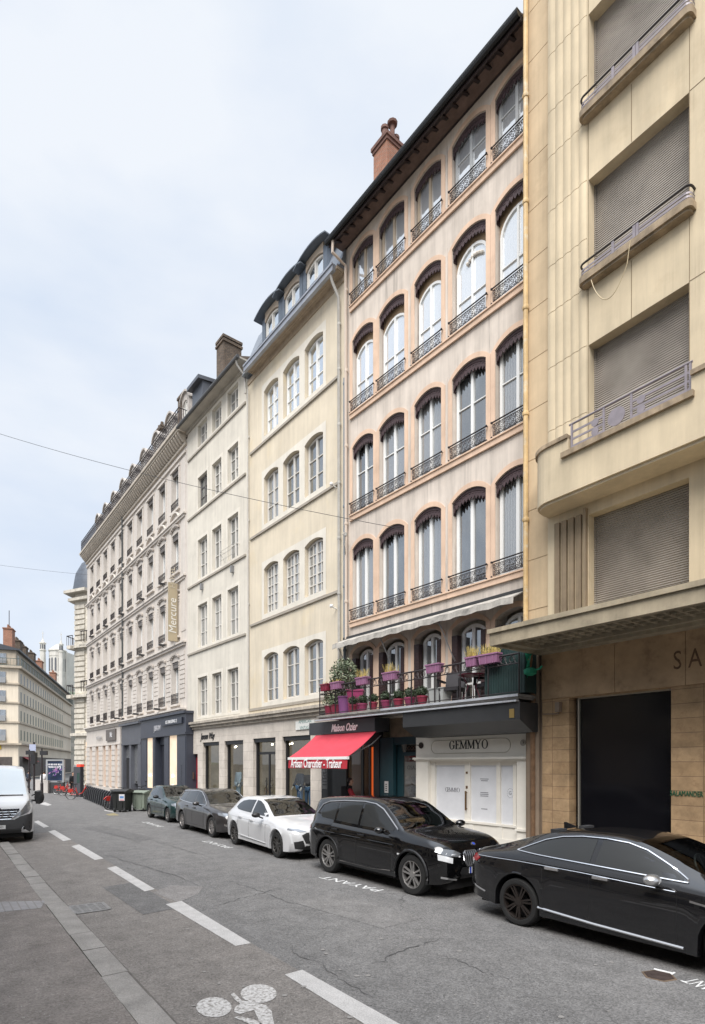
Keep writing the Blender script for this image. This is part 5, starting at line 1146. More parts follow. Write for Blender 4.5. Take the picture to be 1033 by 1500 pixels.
o = sheet('paved_gully_strip', cr, brick('small_grey_setts', (.27, .265, .27), (.24, .235, .24), (.20, .19, .185), .11, .11, .01, .85, axis='xy'), .0495)
# far pavement with kerb
rpave = asphalt('right_pavement_asphalt', (.19, .18, .165), (.22, .205, .19), .3, cracks=False)
cpt = [inv(Vector((*PK.pt(u, 0), 0))) for u in (25, -7)] + [inv(Vector((*HO.pt(0, 0), 0))), inv(Vector((*HO.pt(-26, 0), 0)))]
KR = 10.0
kr0, kr1 = (25, 10.0), (-60, 11.4)
pv = MB(); pts = [(30, 9.72), (30, 22), (-60, 30), (-60, 12.15)]
pv.prism([(a, b, -.02) for a, b in pts], (0, 0, .13)); o = pv.build('right_pavement', rpave, None, rz=ROAD_RZ); o['kind'] = 'structure'
kb = MB(); x = -60
while x < 28:
    f = lambda x: 9.72 + (12.15 - 9.72) * (30 - x) / 90
    kb.prism([(x + .006, f(x) - .28, -.02), (x + .994, f(x + 1) - .28, -.02), (x + .994, f(x + 1) - .002, -.02), (x + .006, f(x) - .002, -.02)], (0, 0, .135)); x += 1
o = kb.build('kerb', gran, None, rz=ROAD_RZ); o['kind'] = 'structure'
# painted markings
paint = M('worn_white_road_paint', (.42, .41, .40), .75, var=.18, vs=5, speck=.25, bump=.2, bs=120)
paint_w = M('fresh_white_road_paint', (.62, .62, .61), .7, var=.2, vs=9, speck=.25)
paint_o = M('thin_worn_road_paint', (.48, .47, .46), .8, c2=(.19, .178, .164), c2s=26., c2t=(.44, .62))
dash = [[(417, 1428), (443, 1421), (640, 1531), (604, 1544)], [(243, 1325), (266, 1320), (368, 1382), (345, 1386)], [(156.8, 1271.8), (170, 1268.9), (227, 1302.6), (212, 1306)], [(104.5, 1239.8), (116, 1237), (152, 1257.8), (139, 1260)],
        [(70.9, 1218.3), (80, 1216), (104.5, 1230), (93, 1232.3)], [(50, 1204), (56, 1202), (72, 1211), (64, 1212.5)], [(22, 1188), (27, 1187), (48, 1198), (42, 1199.5)]]
for q in dash:
    o = sheet('lane_dash', [inv(G(*p)) for p in q], paint, .0045); o['kind'] = 'structure'
def mark(pts, m=paint_w, z=.005): return sheet('road_marking', [inv(G(*p)) for p in pts], m, z)
mark([(957, 1420.5), (959, 1418.7), (985, 1425), (984, 1427.5)]); mark([(981, 1427), (984, 1429), (990, 1425.5), (987.5, 1424.2)], z=.0055)
mark([(63, 1176), (66, 1175), (76, 1179), (70, 1180.5), (58, 1178)], paint)
mark([(152, 1187.3), (154, 1186.3), (168, 1189.5), (167, 1190.5)], paint); mark([(155, 1193), (167, 1191), (170, 1192), (175, 1194.5), (160, 1195)], M('faded_yellow_paint', (.26, .22, .12), .8, var=.3, vs=6))
for (x0, y0), (x1, y1), wd in (((562, 1306), (471, 1284), .9), ((339, 1242.6), (300, 1231.5), .9), ((238, 1211.6), (211, 1203.6), .9), ((1085, 1464), (1006, 1434), .9)):
    p0, p1 = G(x0, y0), G(x1, y1); d = p1 - p0; L_ = d.length; ang = atan2(d.y, d.x)
    Mx = Matrix.Translation((p0 + p1) / 2 + Vector((0, 0, .005))) @ Matrix.Rotation(ang, 4, 'Z')
    o = text('PAYANT', .33, paint_w, 'parking_lettering', None, Mx, .0004, sx=L_ / 1.34, sp=1.0); o['kind'] = 'structure'
# bicycle pictogram, worn white paint
bk = MB(); u = lambda px, py: inv(G(px, py))
def blob(c, rx, ry, n=26):
    bk.poly([(*inv(G(c[0] + rx * cos(2 * pi * i / n), c[1] + ry * sin(2 * pi * i / n))), 0) for i in range(n)])
blob((313.5, 1476), 26, 14.7); blob((379, 1456), 26.5, 13.7)
for pg in ([(338, 1457), (343, 1455), (354, 1466), (372, 1469), (390, 1473), (398, 1482), (404, 1512), (384, 1512), (378, 1492), (372, 1480), (352, 1486), (343, 1483), (344, 1476), (352, 1471), (344, 1465)], [(343, 1491), (350, 1489), (372, 1494), (384, 1500), (380, 1508), (360, 1498)]): bk.poly([(*u(*p), 0) for p in pg])
o = bk.build('bicycle_marking', paint_o, None, loc=(0, 0, .0048), rz=ROAD_RZ, recalc=False); o['kind'] = 'structure'
# drain grate in the gutter, water cover
gr = MB(); g4 = [inv(G(*p)) for p in ((99, 1330), (147, 1320.5), (156, 1332), (110, 1342))]
t = thing('drain_grate', 'pale iron drain grate in the gutter beside the left kerb', 'drain grate', (0, 0, 0), ROAD_RZ)
c = Vector((sum(p[0] for p in g4) / 4, sum(p[1] for p in g4) / 4, 0)); a0, a1 = min(p[0] for p in g4), max(p[0] for p in g4); b0, b1 = KB + .03, max(p[1] for p in g4)
a0 += .12; a1 -= .1; t.location = rw((a0 + a1) / 2, (b0 + b1) / 2); hx, hy = (a1 - a0) / 2, (b1 - b0) / 2
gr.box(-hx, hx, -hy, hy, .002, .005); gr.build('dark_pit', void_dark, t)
gr = MB()
for s_ in (-1, 1): gr.box(-hx, hx, s_ * hy - .03, s_ * hy + .03, .004, .014); gr.box(s_ * hx - .03, s_ * hx + .03, -hy + .03, hy - .03, .004, .014)
for i in range(1, 4): y = -hy + 2 * hy * i / 4; gr.box(-hx + .03, hx - .03, y - .02, y + .02, .004, .0135)
for i in range(1, 18): x = -hx + 2 * hx * i / 18; gr.box(x - .012, x + .012, -hy + .03, hy - .03, .004, .012)
gr.build('grate_bars', M('pale_worn_iron', (.24, .235, .23), .55, .4, var=.3, vs=12), t)
t = thing('water_cover', 'small rusty hexagonal water cover by the parking mark in front of the dark saloon car', 'manhole cover', G(965.5, 1429.5), ROAD_RZ + .2)
b = MB(); b.lathe([(.155, .001), (.155, .009), (.12, .009), (.115, .006), (.09, .006), (.085, .01), (.01, .011)], 6); b.build('lid', M('rusty_iron_cover', (.06, .042, .036), .7, .3, var=.4, vs=14), t)
b = MB(); b.lathe([(.185, .0005), (.18, .005), (.157, .006)], 6, cap=False); b.build('frame', M('rust_frame', (.13, .09, .06), .8, var=.4, vs=10), t)

# ================================================================ background
# cream corner house past the hotel
cs = brick('cream_rusticated_stone', (.66, .615, .53), (.62, .575, .49), (.52, .475, .385), 1.6, .52, .04, .85, var=.22, streak=.2, bumps=1.)
Q = Vector(((110 - CX) / F * 62, 62, 0)); e1 = Vector((.904, -.427, 0)); 
t = thing('corner_building', 'cream stone corner building with rusticated pier, balconies and slate dome beyond the hotel', 'building', Q, atan2(e1.y, e1.x))
b = MB(); W1 = 2.3
b.prism([(0, 0, 5.6), (W1, 0, 5.6), (W1 + 6, 9, 5.6), (4, 9, 5.6), (-2.3, 5.6, 5.6)], (0, 0, 15.0)); b.build('upper_wall', cs, t)
b = MB(); b.prism([(0, 0, 0), (W1, 0, 0), (W1 + 6, 9, 0), (4, 9, 0), (-2.3, 5.6, 0)], (0, 0, 5.6)); b.build('ground_wall', cs, t)
cst = M('cream_cornice_stone', (.64, .595, .51), .85, var=.3, vs=3, streak=.3)
b = MB()
for i in range(36): z = .5 + i * .56; b.box(.05, W1 - .7, -.14, .0, z, z + .40) if not 9.2 < z < 10.4 and not 4.9 < z < 6 and not z > 19 else None
b.build('rusticated_pier', cst, t)
b = MB()
for z, pr in ((5.3, .35), (9.4, .6), (14.7, .5), (19.8, .5), (20.6, .8)):
    b.prism([(-pr, -pr, z), (W1 + .1, -pr, z), (W1 + .1, .3, z), (-.1, .3, z), (-2.3, 5.6, z), (-2.3 - pr * .9, 5.4, z)], (0, 0, .3))
b.build('cornice', cst, t)
b = MB()
for z in (9.7, 15.0):
    b.prism([(-.9, 1.2, z - .4), (-.3, -.8, z - .4), (.3, -.8, z - .4), (.5, .0, z - .4), (-1.5, 4.2, z - .4), (-2.1, 3.9, z - .4)], (0, 0, .35)); 
    for i in range(4): b.ball((-.6 - .4 * i, .8 + i * .9, z - .8), .42, 8, 5, (.8, .8, 1.2))
b.build('balcony', cst, t)
b = MB()
for z in (9.7, 15.0):
    for i in range(16): f = i / 15; x, y = -.4 - 1.6 * f, -.7 + 4.5 * f; b.tube([(x, y, z), (x, y, z + 1)], .03, 4)
    b.tube([(-.4, -.7, z + 1), (-2.0, 3.8, z + 1)], .05, 4); b.tube([(-.4, -.7, z + 1), (.5, -.7, z + 1)], .05, 4); b.tube([(.5, -.7, z), (.5, -.7, z + 1)], .04, 4)
    for x in (1.5, 1.9, 2.3): b.tube([(x, -.45, z + .3), (x, -.45, z + 1.4)], .05, 4)
    b.tube([(1.4, -.45, z + 1.4), (2.4, -.45, z + 1.4)], .06, 4)
b.build('balcony_guard', iron, t)
b = MB(); b.box(1.3, 2.5, -.5, 0, 14.8, 15.1); b.box(1.3, 2.4, -.01, .05, 15.0, 17.6); b.build('side_balcony', cst, t)
b = MB(); pr = [(2.5, 20.9), (2.45, 21.6), (2.2, 23.2), (1.6, 24.4), (.8, 25.1), (.05, 25.3)]; b.lathe(pr, 16, (.3, 2.6, 0)); b.build('dome', M('blue_slate_dome', (.085, .10, .125), .5, var=.3, vs=3), t, smooth=True)
b = MB(); b.box(W1 - .6, W1 + .3, -.02, .1, .2, 4.6); b.build('warm_shop_window', M('warm_pale_window', (.6, .42, .26), .6, em=((1, .65, .4), .1)), t)
# house across the square and the row behind it
lbm = M('ochre_beige_render', (.70, .62, .50), .9, var=.12, vs=.3, streak=.12, c2=(.60, .52, .41), c2s=.15, c2t=(.45, .6))
stm = M('beige_string_stone', (.44, .38, .30), .9, var=.25)
wg = M('far_window_dark', (.025, .027, .032), .3, var=.5, vs=.9)
shp = M('far_shop_front', (.10, .085, .075), .7, var=.5, vs=.8)
Q = Vector(((27 - CX) / F * 85, 85, 0)); d2 = Vector((-.333, .943, 0)); lrz = atan2(d2.y, d2.x); LL = 60
t = thing('square_corner_house', 'ochre beige five storey corner house across the square with long side row of windows', 'building', Q, lrz)
b = MB(); b.box(0, LL, 0, 14, 0, 16.4); b.build('wall', lbm, t)
b = MB()
for z, pr in ((5.1, .5), (8.3, .2), (11.2, .2), (14.0, .2)): b.box(-pr, LL, -pr, 14, z, z + .25)
b.box(-.5, LL, -.5, 14, 16.4, 16.75); b.box(.3, LL, .4, 14, 16.75, 19.1); b.build('cornice', stm, t)
b = MB(); b.prism([(-.1, -.1, 19.1), (LL, -.1, 19.1), (LL, 14, 19.1), (-.1, 14, 19.1)], (0, 0, .25)); b.prism([(0, 0, 19.35), (0, 5, 20.6), (0, 14, 19.35)], (LL, 0, 0)); b.build('roof', M('dark_zinc', (.06, .065, .075), .5, .4), t)
b = MB(); 
for zz in (16.75, 17.75): b.box(-.5, LL, -.5, -.42, zz, zz + .08); b.box(-.5, -.42, -.5, 14, zz, zz + .08)
for i in range(120): b.box(-.5 + i * .5, -.46 + i * .5, -.49, -.45, 16.8, 17.75)
for i in range(30): b.box(-.49, -.45, -.5 + i * .48, -.46 + i * .48, 16.8, 17.75)
b.build('attic_balcony_guard', M('dark_green_iron', (.06, .085, .08), .6), t)
for k, z in enumerate((5.8, 8.7, 11.55, 14.3, 17.2)):
    hh_ = 1.55 if k < 4 else 1.4; y = 0 if k < 4 else .4
    for i in range(19):
        x = 1.5 + i * 2.4
        if x > 46: continue
        b = MB(); b.box(x, x + .95, y - .006, y + .2, z, z + hh_); b.build('window', wg if k < 4 else M('white_dormer_window', (.5, .5, .48), .6), t)
    for yy in (1.7, 5.6, 9.5):
        b = MB(); x = -.02 if k < 4 else .28; b.box(x, x + .2, yy, yy + 1.7, z, z + hh_); w_ = b.build('window', glass('far_front_glass', (.05, .06, .075), .3), t)
        b = MB(); b.box(x - .06, x, yy + .82, yy + .88, z, z + hh_); b.box(x - .06, x, yy - .1, yy, z, z + hh_); b.box(x - .06, x, yy + 1.7, yy + 1.8, z, z + hh_); b.box(x - .35, x - .3, yy - .1, yy + 1.8, z - .1, z + .7); b.build('window_frame', M('grey_blue_frame', (.25, .26, .27), .6), w_)
b = MB(); b.box(-.03, .1, .8, 13, .2, 3.3); b.box(.8, LL, -.04, .1, .2, 3.4); b.build('shop_front', shp, t)
for x, y, n_, m_ in ((2.0, 1.2, 1.6, redbrick), (6.5, 1.0, .7, sootbrick), (11, 1.0, .6, sootbrick), (19, 1.2, 1.0, sootbrick), (27, 1.2, .9, redbrick), (44, 1.2, 1.2, redbrick)):
    b = MB(); b.box(x, x + 2.0, y, y + 1.2, 18.8, 21.2 + n_); b.box(x - .1, x + 2.1, y - .1, y + 1.3, 21.0 + n_, 21.15 + n_)
    for i in range(4): b.lathe([(.16, 21.2 + n_), (.12, 21.7 + n_)], 6, (x + .3 + .45 * i, y + .6, 0))
    b.build('chimney', m_, t)
b = MB(); b.tube([(3, 1.8, 21), (3, 1.8, 25.6)], .05, 4); b.build('aerial', iron, t)
for yy, c, x in ((9.6, 'red', 0), ):
    b = MB(); b.prism([(-.05, 2.6, 2.9), (-.05, 5.6, 2.9), (-1.3, 5.6, 2.5), (-1.3, 2.6, 2.5)], (0, 0, .06)); b.box(-1.32, -1.28, 2.6, 5.6, 1.8, 2.5); b.build('red_awning', M('dull_red_canvas', (.34, .05, .075), .8), t)
b = MB(); b.prism([(3, -.05, 3.3), (9, -.05, 3.3), (9, -1.3, 2.6), (3, -1.3, 2.6)], (0, 0, .05)); b.build('side_awning', M('brick_red_canvas', (.30, .06, .06), .8), t)
b = MB(); b.box(-.1, -.02, 2.2, 4.0, 4.4, 5.0); b.build('yellow_sign', M('yellow_sign_letters', (.52, .36, .03), .6), t)
# row beyond
for i, (x0, dz, m_, rm) in enumerate(((60, 0.6, M('grey_beige_render', (.46, .42, .35), .9), tile_m), (84, -1.0, M('rosy_render', (.5, .40, .33), .9), M('terracotta_roof', (.26, .10, .055), .9)))):
    pos = Q + d2 * x0; t2 = thing('row_house', ['grey beige house adjoining the far end of the ochre corner house', 'rosy rendered house farthest along the side street'][i], 'building', pos, lrz)
    b = MB(); b.box(.02, 24, 0, 12, 0, 18.5 + dz); b.build('wall', m_, t2)
    b = MB(); b.prism([(.02, -.4, 18.5 + dz), (.02, 6, 21.5 + dz), (.02, 12, 18.5 + dz)], (23.9, 0, 0)); b.build('roof', rm, t2)
    for k in range(5):
        for q in range(9): b = MB(); b.box(1.4 + q * 2.5, 2.3 + q * 2.5, -.03, .1, 4.5 + k * 3, 6.5 + k * 3); b.build('window', wg, t2)
# basilica on its hill
hb = MB(); n = 40
hill_m = M('hazy_green_hill', (.12, .16, .10), .95, c2=(.32, .30, .27), c2s=.03, c2t=(.45, .6), var=.3, vs=.05)
for i in range(n):
    for j in range(16):
        def hp(i, j):
            x = -900 + 1300 * i / n; y = 420 + 500 * j / 16; f = sin(pi * min(1, j / 9) / 2) ** 1.3 * (1 - .25 * max(0, (j - 9) / 7))
            return (x, y, 92 * f * math.exp(-((x + 345) / 420) ** 2) * (1 + .08 * sin(i * 1.9 + j)))
        hb.quad(hp(i, j), hp(i + 1, j), hp(i + 1, j + 1), hp(i, j + 1))
o = hb.build('hill', hill_m, None, smooth=True); o['kind'] = 'structure'
bas = M('pale_basilica_stone', (.55, .53, .49), .9, var=.15, vs=.1)
bw_m = M('basilica_window', (.10, .105, .12), .8)
D_ = 640; bx = lambda px: (px - CX) / F * D_; bz = lambda py: CH + (HY - py) / F * D_
c = Vector((bx(76.5), D_, bz(1000)))
t = thing('basilica', 'pale stone basilica with pointed towers on the hill above the roofs', 'church', c)
b = MB(); r_ = (bx(88) - bx(65)) / 2; h1 = bz(952) - bz(1000)
b.lathe([(r_ * 1.05, -30), (r_ * 1.05, 6), (r_, 6.2), (r_, h1), (r_ * 1.1, h1 + .3), (r_ * 1.1, h1 + 1.6), (r_ * .2, h1 + 8), (.2, h1 + 9)], 14, (0, 12, 0)); b.box(-r_, r_ * 1.15, 12, 60, -30, h1); b.lathe([(r_ * 1.06, 9.5), (r_ * 1.06, 10.4)], 14, (0, 12, 0)); b.lathe([(r_ * 1.04, h1 - 5.4), (r_ * 1.04, h1 - 4.8)], 14, (0, 12, 0)); b.build('apse', bas, t)
for i in range(14):
    a = 2 * pi * i / 14
    if sin(a) > .2: continue
    b = MB(); b.M = Matrix.Translation((0, 12, 0)) @ Matrix.Rotation(a, 4, 'Z'); b.box(r_ * .97, r_ * 1.02, -.85, .85, 14, h1 - 8.5); b.lathe([(.85, 0), (.85, r_ * .02)], 10, (r_ * .985, 0, h1 - 8.5), 'x'); b.build('apse_window', bw_m, t)
def tower(px, ptop, wpx):
    x = bx(px) - c.x; wd = (bx(px + wpx) - bx(px)) / 2; zt_ = bz(ptop) - c.z
    b = MB(); b.lathe([(wd * 1.1, -30), (wd * 1.05, zt_ * .5), (wd * .95, zt_ - 9), (wd * 1.2, zt_ - 8.6), (wd * 1.2, zt_ - 7.5), (wd * .9, zt_ - 7.4), (wd * .9, zt_ - 1), (wd * 1.2, zt_ - .8), (wd * 1.2, zt_ + .6), (wd * .7, zt_ + 1), (.4, zt_ + 5)], 8, (x, 4, 0))
    b.tube([(x, 4, zt_ + 4), (x, 4, zt_ + 14)], [.5, .15], 5); b.box(x - 1.1, x + 1.1, 3.8, 4.2, zt_ + 11, zt_ + 11.6)
    tw = b.build('tower', bas, t)
    for a in range(8):
        b = MB(); b.M = Matrix.Translation((x, 4, 0)) @ Matrix.Rotation(a * pi / 4 + pi / 8, 4, 'Z'); b.box(wd * .80, wd * .90, -.6, .6, zt_ - 6.6, zt_ - 2); b.build('tower_window', bw_m, tw)
tower(60, 941, 8); tower(87, 943, 6)
# ---- opposite side of the street (behind the viewer; seen in the window reflections)
opp = M('opposite_house_render', (.50, .43, .34), .9, var=.2, vs=.5, streak=.2)
for i, (a0, a1, h_, mm_) in enumerate(((-34, -14, 8.4, opp), (-14, 6, 9, M('opposite_grey_render', (.44, .42, .38), .9, var=.2, streak=.2)), (6, 30, 8.4, opp))):
    p = rw(a0, -2.8); t = thing('opposite_house', ['rendered house across the street at the square', 'grey rendered house across the street behind the viewer', 'rendered house across the street farthest from the square'][i], 'building', p, ROAD_RZ)
    b = MB(); b.box(0, a1 - a0 - .02, -10, 0, 0, h_); b.build('wall', mm_, t)
    b = MB()
    for k in range(1, 3): b.box(0, a1 - a0 - .03, 0.001, .2, k * 3.8, k * 3.8 + .25)
    b.box(0, a1 - a0 - .03, .001, .7, h_ - .4, h_); b.build('string_course', stm, t)
    for k in range(2):
        for q in range(int((a1 - a0) / 2.6)):
            b = MB(); x = .8 + q * 2.6; b.box(x, x + 1.25, .005, .06, .9 + k * 3.8, 3.2 + k * 3.8); b.build('window', M('opposite_window', (.05, .055, .06), .2), t)
# ---- overhead wires
def wire(name, lb, p0, p1, sag, r=.009):
    b = MB(); n = 24; b.tube([tuple(p0.lerp(p1, i / n) - Vector((0, 0, sag * 4 * (i / n) * (1 - i / n)))) for i in range(n + 1)], r, 4)
    tag(b.build(name, M('black_cable', (.03, .03, .032), .6), None), lb, 'cable')
pw = PK.w(PK.s(590), .02, PK.z(590, 775))
wire('overhead_wire', 'thin dark overhead wire crossing the street to the pink house', pw, Vector((-25, 30, CH + (HY - 572) / F * 30)), .55)
pw = HO.w(HO.s(129), .02, HO.z(129, 842))
wire('overhead_wire', 'faint wire running low across the sky to the far end of the hotel', pw, Vector((-44, 52, CH + (HY - 795) / F * 52)), .3, .010)
# repairs, tar seams, cracks and spots on the carriageway
dk = M('dark_tar_seam', (.075, .074, .074), .7, var=.3, vs=9); pt1 = asphalt('dark_patch_asphalt', (.118, .115, .113), (.13, .127, .125), .4, cracks=False); pt2 = asphalt('pale_patch_asphalt', (.155, .15, .146), (.172, .167, .162), .4, cracks=False)
def crack(p0, p1, w_, seed, z=.0062):
    r_ = random.Random(seed); a, b = G(*p0), G(*p1); n = 26; d = (b - a); nn = Vector((-d.y, d.x, 0)).normalized(); L_, R_ = [], []; off = 0
    for i in range(n + 1):
        off = off * .8 + r_.uniform(-.05, .05); c = a + d * i / n + nn * off; ww = w_ * r_.uniform(.3, 1.) * min(1, 4 * i / n + .1, 4 * (n - i) / n + .1); L_.append(c + nn * ww); R_.append(c - nn * ww)
    m_ = MB()
    for i in range(n): m_.quad(*[(q.x, q.y, 0) for q in (L_[i], L_[i + 1], R_[i + 1], R_[i])])
    o = m_.build('road_crack', dk, None, loc=(0, 0, z), recalc=False); o['kind'] = 'structure'
for k, (p0, p1, w_) in enumerate((((540, 1412), (650, 1376), .014), ((150, 1250), (300, 1300), .012), ((200, 1225), (330, 1262), .010), ((300, 1330), (420, 1300), .010), ((420, 1380), (560, 1470), .008), ((120, 1205), (215, 1238), .012), ((640, 1395), (760, 1440), .008), ((330, 1290), (450, 1330), .009))): crack(p0, p1, w_, k + 3)
sheet('road_patch', [inv(G(*p)) for p in ((120, 1213), (205, 1233), (228, 1228), (148, 1209))], pt1, .0035); sheet('road_patch', [inv(G(*p)) for p in ((430, 1322), (560, 1360), (620, 1345), (488, 1309))], pt2, .0035); sheet('road_patch', [inv(G(*p)) for p in ((150, 1300), (210, 1340), (262, 1330), (197, 1292))], pt1, .0038)
sp = MB(); r_ = random.Random(11)
for _ in range(60):
    px_, py_ = r_.uniform(120, 900), r_.uniform(1260, 1495); c = G(px_, py_); rr = r_.uniform(.012, .035); n = 7
    if inv(c)[1] > 7.2 or inv(c)[1] < KB: continue
    sp.poly([(c.x + rr * r_.uniform(.7, 1.2) * cos(2 * pi * i / n), c.y + rr * r_.uniform(.7, 1.2) * sin(2 * pi * i / n), 0) for i in range(n)])
o = sp.build('gum_spots', M('pale_gum_spot', (.22, .21, .2), .8), None, loc=(0, 0, .0068), recalc=False); o['kind'] = 'stuff'
# ================================================================ vehicles
def pchip(P):
    xs = [p[0] for p in P]; ys = [p[1] for p in P]; n = len(xs); h = [xs[i + 1] - xs[i] for i in range(n - 1)]; dl = [(ys[i + 1] - ys[i]) / h[i] for i in range(n - 1)]
    m = [dl[0]] + [0 if dl[i - 1] * dl[i] <= 0 else 2 * dl[i - 1] * dl[i] / (dl[i - 1] + dl[i]) for i in range(1, n - 1)] + [dl[-1]]
    def f(x):
        if x <= xs[0]: return ys[0]
        if x >= xs[-1]: return ys[-1]
        i = 0
        while x > xs[i + 1]: i += 1
        t = (x - xs[i]) / h[i]
        return (2 * t ** 3 - 3 * t * t + 1) * ys[i] + (t ** 3 - 2 * t * t + t) * h[i] * m[i] + (-2 * t ** 3 + 3 * t * t) * ys[i + 1] + (t ** 3 - t * t) * h[i] * m[i + 1]
    return f
tyre_m = M('tyre_rubber', (.014, .014, .014), .8, var=.3, vs=9)
arch_m = M('black_wheel_well', (.006, .006, .006), .95)
cglass = glass('car_side_glass', (.006, .007, .007), .016, (.82, .86, .9), wob=.0, plain=True)
wsglass = clear_glass('windscreen_glass', (.42, .47, .45), .09)
chrome = M('chrome_trim', (.72, .72, .73), .14, .95)
lampg = M('clear_headlamp', (.20, .21, .225), .12, .5, coat=1)
drl = M('bright_lamp_reflector', (.80, .82, .84), .2, .3)
tail_m = M('red_tail_lamp', (.30, .012, .018), .15, coat=.8)
seat_m = M('dark_seat_fabric', (.02, .02, .022), .8)
plastic = M('black_trim_plastic', (.013, .013, .014), .5)
plate_m = M('white_number_plate', (.62, .63, .63), .4)
blue_m = M('plate_blue_band', (.02, .05, .35), .4)
def car_paint(name, c, metal=0., rough=.35):
    m = M(name, c, rough, metal, coat=1., spec=.1); m.node_tree.nodes['Principled BSDF'].inputs['Coat IOR'].default_value = 1.62; return m
def car(name, label, S, loc, rz, cat='car', group='cars parked along the right kerb'):
    t = thing(name, label, cat, loc, rz, group)
    top, sh, bot, Wf, Wr = (pchip(S[k]) for k in ('top', 'sh', 'bot', 'W', 'Wr'))
    x0, x1 = S['top'][0][0], S['top'][-1][0]; wb, r = S['wb'], S['r']; Ra = r + S.get('gap', .055)
    paint = S['paint']
    def sec(x):
        zb0 = bot(x); zt_ = top(x); zs = min(sh(x), zt_ - .012); W = Wf(x); wr = min(Wr(x), W - .015); zb = zb0
        for xw in (0, wb):
            dx = abs(x - xw)
            if dx < Ra: zb = max(zb, r + sqrt(Ra * Ra - dx * dx))
        zb = min(zb, zs - .10); H = zs - zb0; g = zt_ - zs
        z3 = max(zb0 + H * .42, zb + .035); z4 = max(zb0 + H * .70, zb + .05); z5 = max(zs - .078, zb + .065)
        cr = S.get('crown', .055); zr = zs + g * (1 - min(.28, cr / max(g, .02) if g > .25 else .28))
        flare = .018 if any(abs(x - xw) < Ra + .1 for xw in (0, wb)) else 0
        p = [(W - .13, zb), (W - .03 + flare, zb + .012), (W - .012 + flare, zb + .024), (W + flare * .5, z3), (W - .006, z4), (W - .016, z5), (W - .086, zs)]
        y6, z6 = p[-1]
        for f in (.33, .67): p.append((y6 + (wr - y6) * f + .012 * 4 * f * (1 - f) * min(1, g / .3), z6 + (zr - z6) * f))
        p += [(wr, zr), (wr - .055 * min(1, wr), zr + (zt_ - zr) * .52), (wr * .62, zr + (zt_ - zr) * .86), (wr * .3, zr + (zt_ - zr) * .97), (0, zt_)]
        return p
    xs = set([x0, x1]); k = int((x1 - x0) / .06)
    for i in range(k): xs.add(x0 + (x1 - x0) * i / k)
    for e in (.008, .02, .04, .07, .1, .14): xs.add(x0 + e); xs.add(x1 - e)
    for xw in (0, wb):
        for e in range(17): xs.add(xw + Ra * cos(pi * e / 16) * .9999)
        xs.add(xw - Ra - .002); xs.add(xw + Ra + .002)
    xb, xt = S['ws']; rt, rb_ = S['rw']; d = S['doors']
    key = [xb, xt, rt, rb_, *d]
    xs = [x for x in xs if all(abs(x - q) > .012 for q in key)] + key
    xs = sorted(q for q in set(round(q, 4) for q in xs) if x0 <= q <= x1)
    secs = [sec(x) for x in xs]; nr = len(secs[0])
    groups = {'body': MB(), 'windscreen': MB(), 'rear_window': MB()}
    for i in range(len(d) - 1): groups[f'door{i}1'] = MB(); groups[f'door{i}-1'] = MB()
    idx = {}
    def face(gk, i, j, sgn):
        mb = groups[gk]; q = []
        for (a, b) in ((i, j), (i + 1, j), (i + 1, j + 1), (i, j + 1)):
            kk = (gk, a, b, sgn if b < nr - 1 else 0)
            if kk not in idx: idx[kk] = len(mb.v); mb.v.append((xs[a], sgn * secs[a][b][0] * -1, secs[a][b][1]))
            q.append(idx[kk])
        mb.f.append(tuple(q) if sgn > 0 else tuple(q[::-1])); mb.m.append(0)
    for i in range(len(xs) - 1):
        xm = (xs[i] + xs[i + 1]) / 2
        for j in range(nr - 1):
            gk = 'body'
            if j >= 10 and xt < xm < xb: gk = 'windscreen'
            elif j >= 10 and min(rt, rb_) < xm < max(rt, rb_): gk = 'rear_window'
            elif 0 < j < 6:
                for q in range(len(d) - 1):
                    if d[q] < xm < d[q + 1]: gk = f'door{q}'
            for sgn in (1, -1): face(gk + str(sgn) if gk[0] == 'd' else gk, i, j, sgn)
    b = groups['body']
    for i in (0, len(xs) - 1): b.poly([(xs[i], -y, z) for y, z in secs[i]] + [(xs[i], y, z) for y, z in secs[i][-2::-1]])
    body = b.build('body', paint, t, smooth=True, angle=50)
    doors = []
    for q in range(len(d) - 1):
        doors.append({s_: groups[f'door{q}{s_}'].build('door', paint, t, smooth=True, angle=50, recalc=False) for s_ in (1, -1)})
    gb = MB(); ymax = lambda x: 0
    groups['windscreen'].build('windscreen', S.get('wsm', wsglass), t, smooth=True, recalc=True); groups['rear_window'].build('rear_window', cglass, t, smooth=True)
    # helpers on the finished surface
    def side(x, z):
        p = sec(x)
        for (ya, za), (yb, zb) in zip(p[1:10], p[2:11]):
            if za <= z <= zb and zb > za: return ya + (yb - ya) * (z - za) / (zb - za)
        return p[9][0] if z > p[9][1] else p[1][0]
    def inside(x, y, z):
        p = sec(x)
        if z < p[0][1] or z > p[-1][1]: return False
        for (ya, za), (yb, zb) in zip(p, p[1:]):
            if za <= z <= zb and zb > za: return abs(y) <= ya + (yb - ya) * (z - za) / (zb - za)
        return abs(y) <= p[-2][0]
    def front(y, z):
        x = x1
        while x > x1 - 1.6 and not inside(x, y, z): x -= .012
        lo, hi = x, x + .012
        for _ in range(5):
            m_ = (lo + hi) / 2
            if inside(m_, y, z): lo = m_
            else: hi = m_
        return lo
    def rear(y, z):
        x = x0
        while x < x0 + 1.2 and not inside(x, y, z): x += .012
        lo, hi = x - .012, x
        for _ in range(5):
            m_ = (lo + hi) / 2
            if inside(m_, y, z): hi = m_
            else: lo = m_
        return hi
